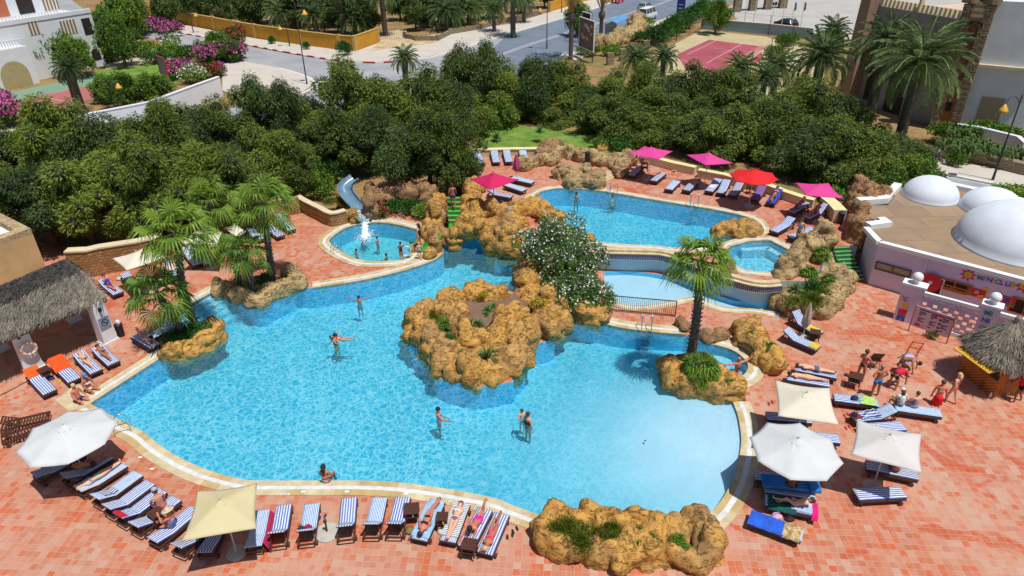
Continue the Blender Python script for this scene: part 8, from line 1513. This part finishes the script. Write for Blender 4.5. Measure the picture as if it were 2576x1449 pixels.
        m.build("bikini_top" if kind == 'bikini' else "shirt", CM(c) if isinstance(c, tuple) else c, t)
    return t
def face_to(p, rc, x, y, z=0): d = G(rc, x, y, z) - p; return math.atan2(-d.x, d.y)
def wp(rc, x, y, sink, z=0.0): p = G(rc, x, y, z); p.z = z - .93 - sink + .93 * 0; return p
def wade(label, rc, x, y, rz, pose='wade', dz=-.05, z=0, s=1.0, **k): p = G(rc, x, y, z - .05); p.z = z + dz - (.45 if rc != 33 and rc != 32 else .34) * s - .93 * s; return person(label, p, rz, pose, s=s, **k)
BLU = (36, 110, 180); BLK = (30, 30, 36); NAV = (34, 40, 84); REDC = (206, 24, 48)
GW = "bathers in the big pool"; GL = "sunbathers lying on loungers"
wade("boy in blue trunks with raised arms, alone in the upper part of the big pool", 32, 1040, 150, .1, 'armsout', s=.8, dz=.05, skin='b', suit=('trunks', BLU), group=GW)
wade("dark haired adult holding up the floating child in the big pool", 32, 800, 525, 2.6, 'wade', dz=-.1, skin='a', suit=('onepiece', BLK), hair='k', long_=True, group=GW)
p = G(32, 860, 510, .05); person("child in red floating on the back in an adult's arms", p, -.1, 'float', 'a', ('brief', REDC), ('bikini', REDC), 'k', True, s=.78, group=GW)
wade("man wading in shade at the left edge of the rock island", 32, 1685, 690, 2.4, 'wade', dz=-.1, skin='c', suit=('trunks', NAV), hair='b', group=GW); wade("man with sunburnt back wading in the middle of the pool", 32, 1835, 1275, -1.4, 'wadeR', dz=-.1, skin='e', suit=('trunks', NAV), group=GW)
wade("child in pale blue trunks held beside the woman in black", 33, 100, 1290, 3.6, 'wade', dz=.0, s=.75, skin='c', suit=('trunks', (70, 130, 200)), hair='b', group=GW); wade("woman in black swimsuit beside a child in the shallow part", 33, 160, 1360, -.9, 'stand', dz=.1, skin='a', suit=('onepiece', BLK), hair='b', group=GW)
wade("bald man with spread arms in the round bay of the big pool", 33, 2270, 790, -2.8, 'armsout', dz=.05, skin='e', suit=('trunks', NAV), hair=None, group=GW, s=1.05); wade("boy leaning below the bald man in the round bay", 33, 2270, 870, 1.9, 'wade', dz=.0, s=.8, skin='e', suit=('trunks', NAV), hair='b', group=GW)
GS = "children in the slide pool"
wade("dark haired child in the centre of the slide pool", 22, 1220, 965, 1.2, 'wade', s=.75, skin='e', suit=('brief', REDC), group=GS); wade("dark haired child at the left side of the slide pool", 22, 1010, 1085, 2.2, 'wade', s=.72, skin='e', suit=('trunks', REDC), group=GS, dz=-.1); wade("child near the slide pool's near rim, higher one of two", 22, 1310, 1130, 1.2, 'wadeR', s=.72, skin='b', suit=('brief', NAV), group=GS, dz=-.1); wade("child near the slide pool's near rim, only head and shoulders up", 22, 1262, 1175, -.8, 'wade', s=.65, skin='a', suit=('brief', NAV), group=GS, dz=-.25)
person("girl in navy swimsuit holding a swim ring on the slide pool's rim", G(22, 1468, 1165, .03), 0, 'wadeR', 'b', ('onepiece', NAV), None, 'k', s=.72); person("child in arm bands and purple trunks walking on the beige coping", G(22, 1650, 1160, .03), .3, 'walk', 'c', ('trunks', (110, 90, 130)), None, 'y', s=.68); person("woman in black swimsuit standing among boulders by the small slide", G(22, 1650, 1035, .45), 1.2, 'stand', 'a', ('onepiece', BLK), None, 'k', True, s=.93)
for i, (x, y) in enumerate(((1630, 1040), (1672, 1045))): m = MB(); m.smooth = True; m.ell((0, 0, 0), (.07, .07, .06), 10, 6); o = m.build("arm_band", M("band_green", (60, 190, 110), .4)); o.location = G(22, x, y - 8, .72); tag(o, "green arm band on the %s arm of the child on the coping" % ("left" if i == 0 else "right"), "arm band")
person("man in blue shorts climbing the bright green stair", G(22, 1985, 640, 1.5), .1, 'walk', 'b', ('trunks', (40, 60, 130)), None, 'b')
wade("swimmer in dark suit near the rock mass in the upper pool", 23, 648, 515, 2.8, 'wade', z=TZ, skin='b', suit=('onepiece', (40, 60, 60)), s=.9, dz=-.15); wade("swimmer holding the left ladder of the upper pool", 23, 1010, 525, .2, 'wade', z=TZ, skin='c', suit=('trunks', NAV), dz=-.35)
def edge(label, rc, x, y, rz, pose='sit', **k): p = G(rc, x, y, .03); return person(label, p, rz, pose, **k)
edge("man in dark trunks sitting on the pool's left corner with bare back", 31, 800, 1130, -2.0, 'sit', skin='e', suit=('trunks', NAV), hair='y'); edge("woman in blue cap and white bikini dipping her legs at the left corner", 31, 905, 1025, -2.0, 'sit', skin='b', suit=('brief', (220, 220, 224)), top=('bikini', (220, 220, 224)), hair='b', hat=((90, 130, 180), False)); edge("dark haired woman sitting alone on the near pool edge, back turned", 42, 710, 500, -.1, 'sit', skin='b', suit=('brief', (200, 190, 200)), top=('bikini', (190, 170, 180)), hair='k', long_=True)
person("man in black trunks standing beside the dark folding chair", G(34, 915, 930), -1.0, 'crossed', 'e', ('brief', BLK), None, 'b'); person("man in bright blue shorts with hands on hips, back to the camera", G(34, 1065, 1085), .15, 'hips', 'b', ('trunks', (30, 130, 210)), None, 'g'); person("man with spread legs bending down in front of the tall chair", G(34, 1325, 850), -2.4, 'wide_bend', 'b', ('trunks', (60, 60, 60)), None, 'k'); person("staff member in red shirt bending forward on the paving", G(34, 1240, 1005), -1.2, 'bend', 'b', ('trunks', BLK), ('shirt', (214, 14, 60)), 'k')
def onL(key, x, y, dz, dr, label, pose, **k): c, rz, a, s = LOPOS[key]; return person(label, onlo(key, x, y, dz), rz + dr, pose, **k)
onL("E6", -.08, -.75, .0, 2.0, "girl with white cap and white shirt sitting on the pale lounger", 'sitback', skin='a', suit=('trunks', (110, 130, 90)), top=('shirt', (206, 222, 226)), hair='b', long_=True, hat=((230, 214, 216), False), s=.9); onL("E6", -.05, -.1, .0, 2.0, "girl in lilac dress sitting beside the girl in white cap", 'sitback', skin='c', suit=('skirt', M("lilac_print", (164, 150, 200), .9, .4, 9)), top=('bikini', (170, 150, 200)), hair='b', s=.88)
person("person with dark red hair kneeling in a bright red wrap", G(34, 1690, 1180), -.5, 'kneel', 'e', ('skirt', (214, 16, 30)), ('bikini', (200, 150, 130)), 'b'); person("slim blonde woman in red bikini walking past the kiosk", G(34, 1825, 1155), .6, 'walk', 'c', ('brief', REDC), ('bikini', REDC), 'y', True, s=.95); person("staff member in magenta shirt and black shorts at the kiosk", G(34, 2490, 1140), 1.3, 'walk', 'd', ('trunks', BLK), ('shirt', (214, 14, 70)), 'k')
person("woman in blue bikini standing by the upper terrace loungers", G(24, 290, 1010, TZ), 2.6, 'walk', 'a', ('brief', (40, 130, 200)), ('bikini', (40, 130, 200)), 'b'); person("woman walking on the right pavement carrying a blue bag", G(24, 1665, 235, .12), 2.4, 'walk', 'c', ('skirt', (150, 120, 120)), ('shirt', (120, 100, 110)), 'k', True); person("person beside her half hidden by the feathery tree on the pavement", G(24, 1625, 250, .12), 2.4, 'walk', 'b', ('trunks', (170, 170, 180)), ('shirt', (80, 140, 190)), 'k')
onL("L7", 0, .12, .0, 0, "woman in black bikini lying on the pale blue towel", 'backhead', skin='e', suit=('brief', BLK), top=('bikini', BLK), hair='k', long_=True, group=GL); onL("L8", 0, -.02, .0, 0, "woman in white top and patterned briefs lying with head toward the pool", 'back', skin='c', suit=('brief', (120, 90, 120)), top=('bikini', (232, 232, 232)), hair='b', group=GL)
onL("L9", 0, -.15, .0, 0, "man in bright pink shorts lying propped on his elbows", 'frontup', skin='e', suit=('trunks', (214, 40, 160)), hair='k', group=GL); onL("L10", 0, .15, .0, 0, "blonde woman in neon pink bikini lying with bent leg", 'backknee', skin='b', suit=('brief', (250, 60, 120)), top=('bikini', (250, 60, 120)), hair='y', group=GL)
onL("A2", 0, -.1, .02, 0, "man with raised knee lying in the white parasol's shade", 'recline', skin='b', suit=('trunks', (60, 60, 80)), hair='k', group=GL); onL("A3", 0, .12, .0, 0, "woman in turquoise bikini lying with head by the shade", 'back', skin='c', suit=('brief', (60, 210, 180)), top=('bikini', (100, 150, 200)), hair='y', group=GL)
onL("A7", .0, -.3, .0, -1.9, "person in black and white chequered cap sitting hunched on a lounger", 'sitback', skin='a', suit=('trunks', (200, 60, 130)), hair='b', hat=(stripe_mat("chequered_cloth", 30, (50, 60, 90), (226, 226, 232)), False)); onL("A8", 0, .1, .02, -1.6, "woman in straw hat and blue striped suit sitting on a lounger", 'sitknee', skin='e', suit=('onepiece', stripe_mat("suit_stripes", 20, (40, 90, 200), (200, 214, 240), .6, 2)), hair='b', hat=((206, 194, 160), True))
onL("B3", 0, .1, .0, 0, "woman lying face down on the left one of the paired loungers", 'front', skin='c', suit=('brief', (90, 60, 50)), hair='y', group=GL); onL("B4", 0, .15, .0, 0, "man lying face down on the right one of the paired loungers", 'front', skin='b', suit=('brief', (50, 50, 56)), hair='k', group=GL); onL("B5", 0, .15, .0, 0, "person lying face down in the left palms' shade", 'frontup', skin='c', suit=('brief', (160, 160, 190)), hair='k', group=GL); onL("B7", 0, .0, .0, 0, "person in deep blue lying on the lounger behind the pergola", 'recline', skin='e', suit=('onepiece', (50, 40, 170)), hair='k', group=GL)
onL("C7", 0, .1, .0, 0, "person lying under the magenta parasol on a white towel", 'back', skin='b', suit=('brief', (40, 40, 120)), hair='k', group=GL); onL("D8", 0, -.1, .02, 0, "person lying back on the blue covered lounger", 'recline', skin='b', suit=('brief', (60, 60, 140)), top=('bikini', (90, 90, 160)), hair='b', group=GL); onL("D9", 0, -.1, .02, 0, "person resting in the shade on the left lounger of the pink parasol", 'recline', skin='b', suit=('trunks', (200, 200, 210)), hair='b', group=GL); onL("D10", 0, -.15, .02, 0, "person resting against the raised back under the right pink parasol", 'recline', skin='e', suit=('trunks', (110, 50, 70)), hair='k', group=GL)
onL("E3", 0, .1, .0, 0, "man with sunglasses lying on the farther of two flat loungers", 'back', skin='c', suit=('trunks', (90, 100, 120)), hair='b', group=GL); onL("E4", 0, .12, .0, 0, "woman in yellow bottoms lying face down on the flat lounger", 'front', skin='c', suit=('brief', (226, 196, 40)), hair='k', group=GL); onL("E11", .1, .1, .02, 1.7, "person sitting in shade at the middle of the long lounger", 'sit', skin='b', suit=('trunks', (110, 60, 70)), hair='k'); onL("E13", 0, .0, .1, 1.2, "dark skinned man sitting on the blue air mattress, back turned", 'sitback', skin='d', suit=('trunks', NAV), hair='k'); onL("E14", .0, .15, .03, 0, "child with raised knees reading on the green towel", 'recline', skin='c', suit=('brief', (214, 110, 90)), hair='b', s=.85)
for i, (x, y) in enumerate(((1240, 260), (1300, 235))): person("person sitting at the small table under the first pink parasol, %s one" % ("left" if i == 0 else "right"), G(23, x, y, TZ) + UP * .3, 1.0 - 2 * i, 'sit', 'b', ('trunks', (90, 60, 60)), ('shirt', (150, 120, 120)) if i else None, 'k')
m = MB(); m.box((0, 0, 0), (.16, .22, .02)); o = m.build("open_book", tm((60, 160, 60))); o.location = onlo("A2", 0, .2, .3); tag(o, "bright green item resting on the man in the parasol's shade", "bottle")
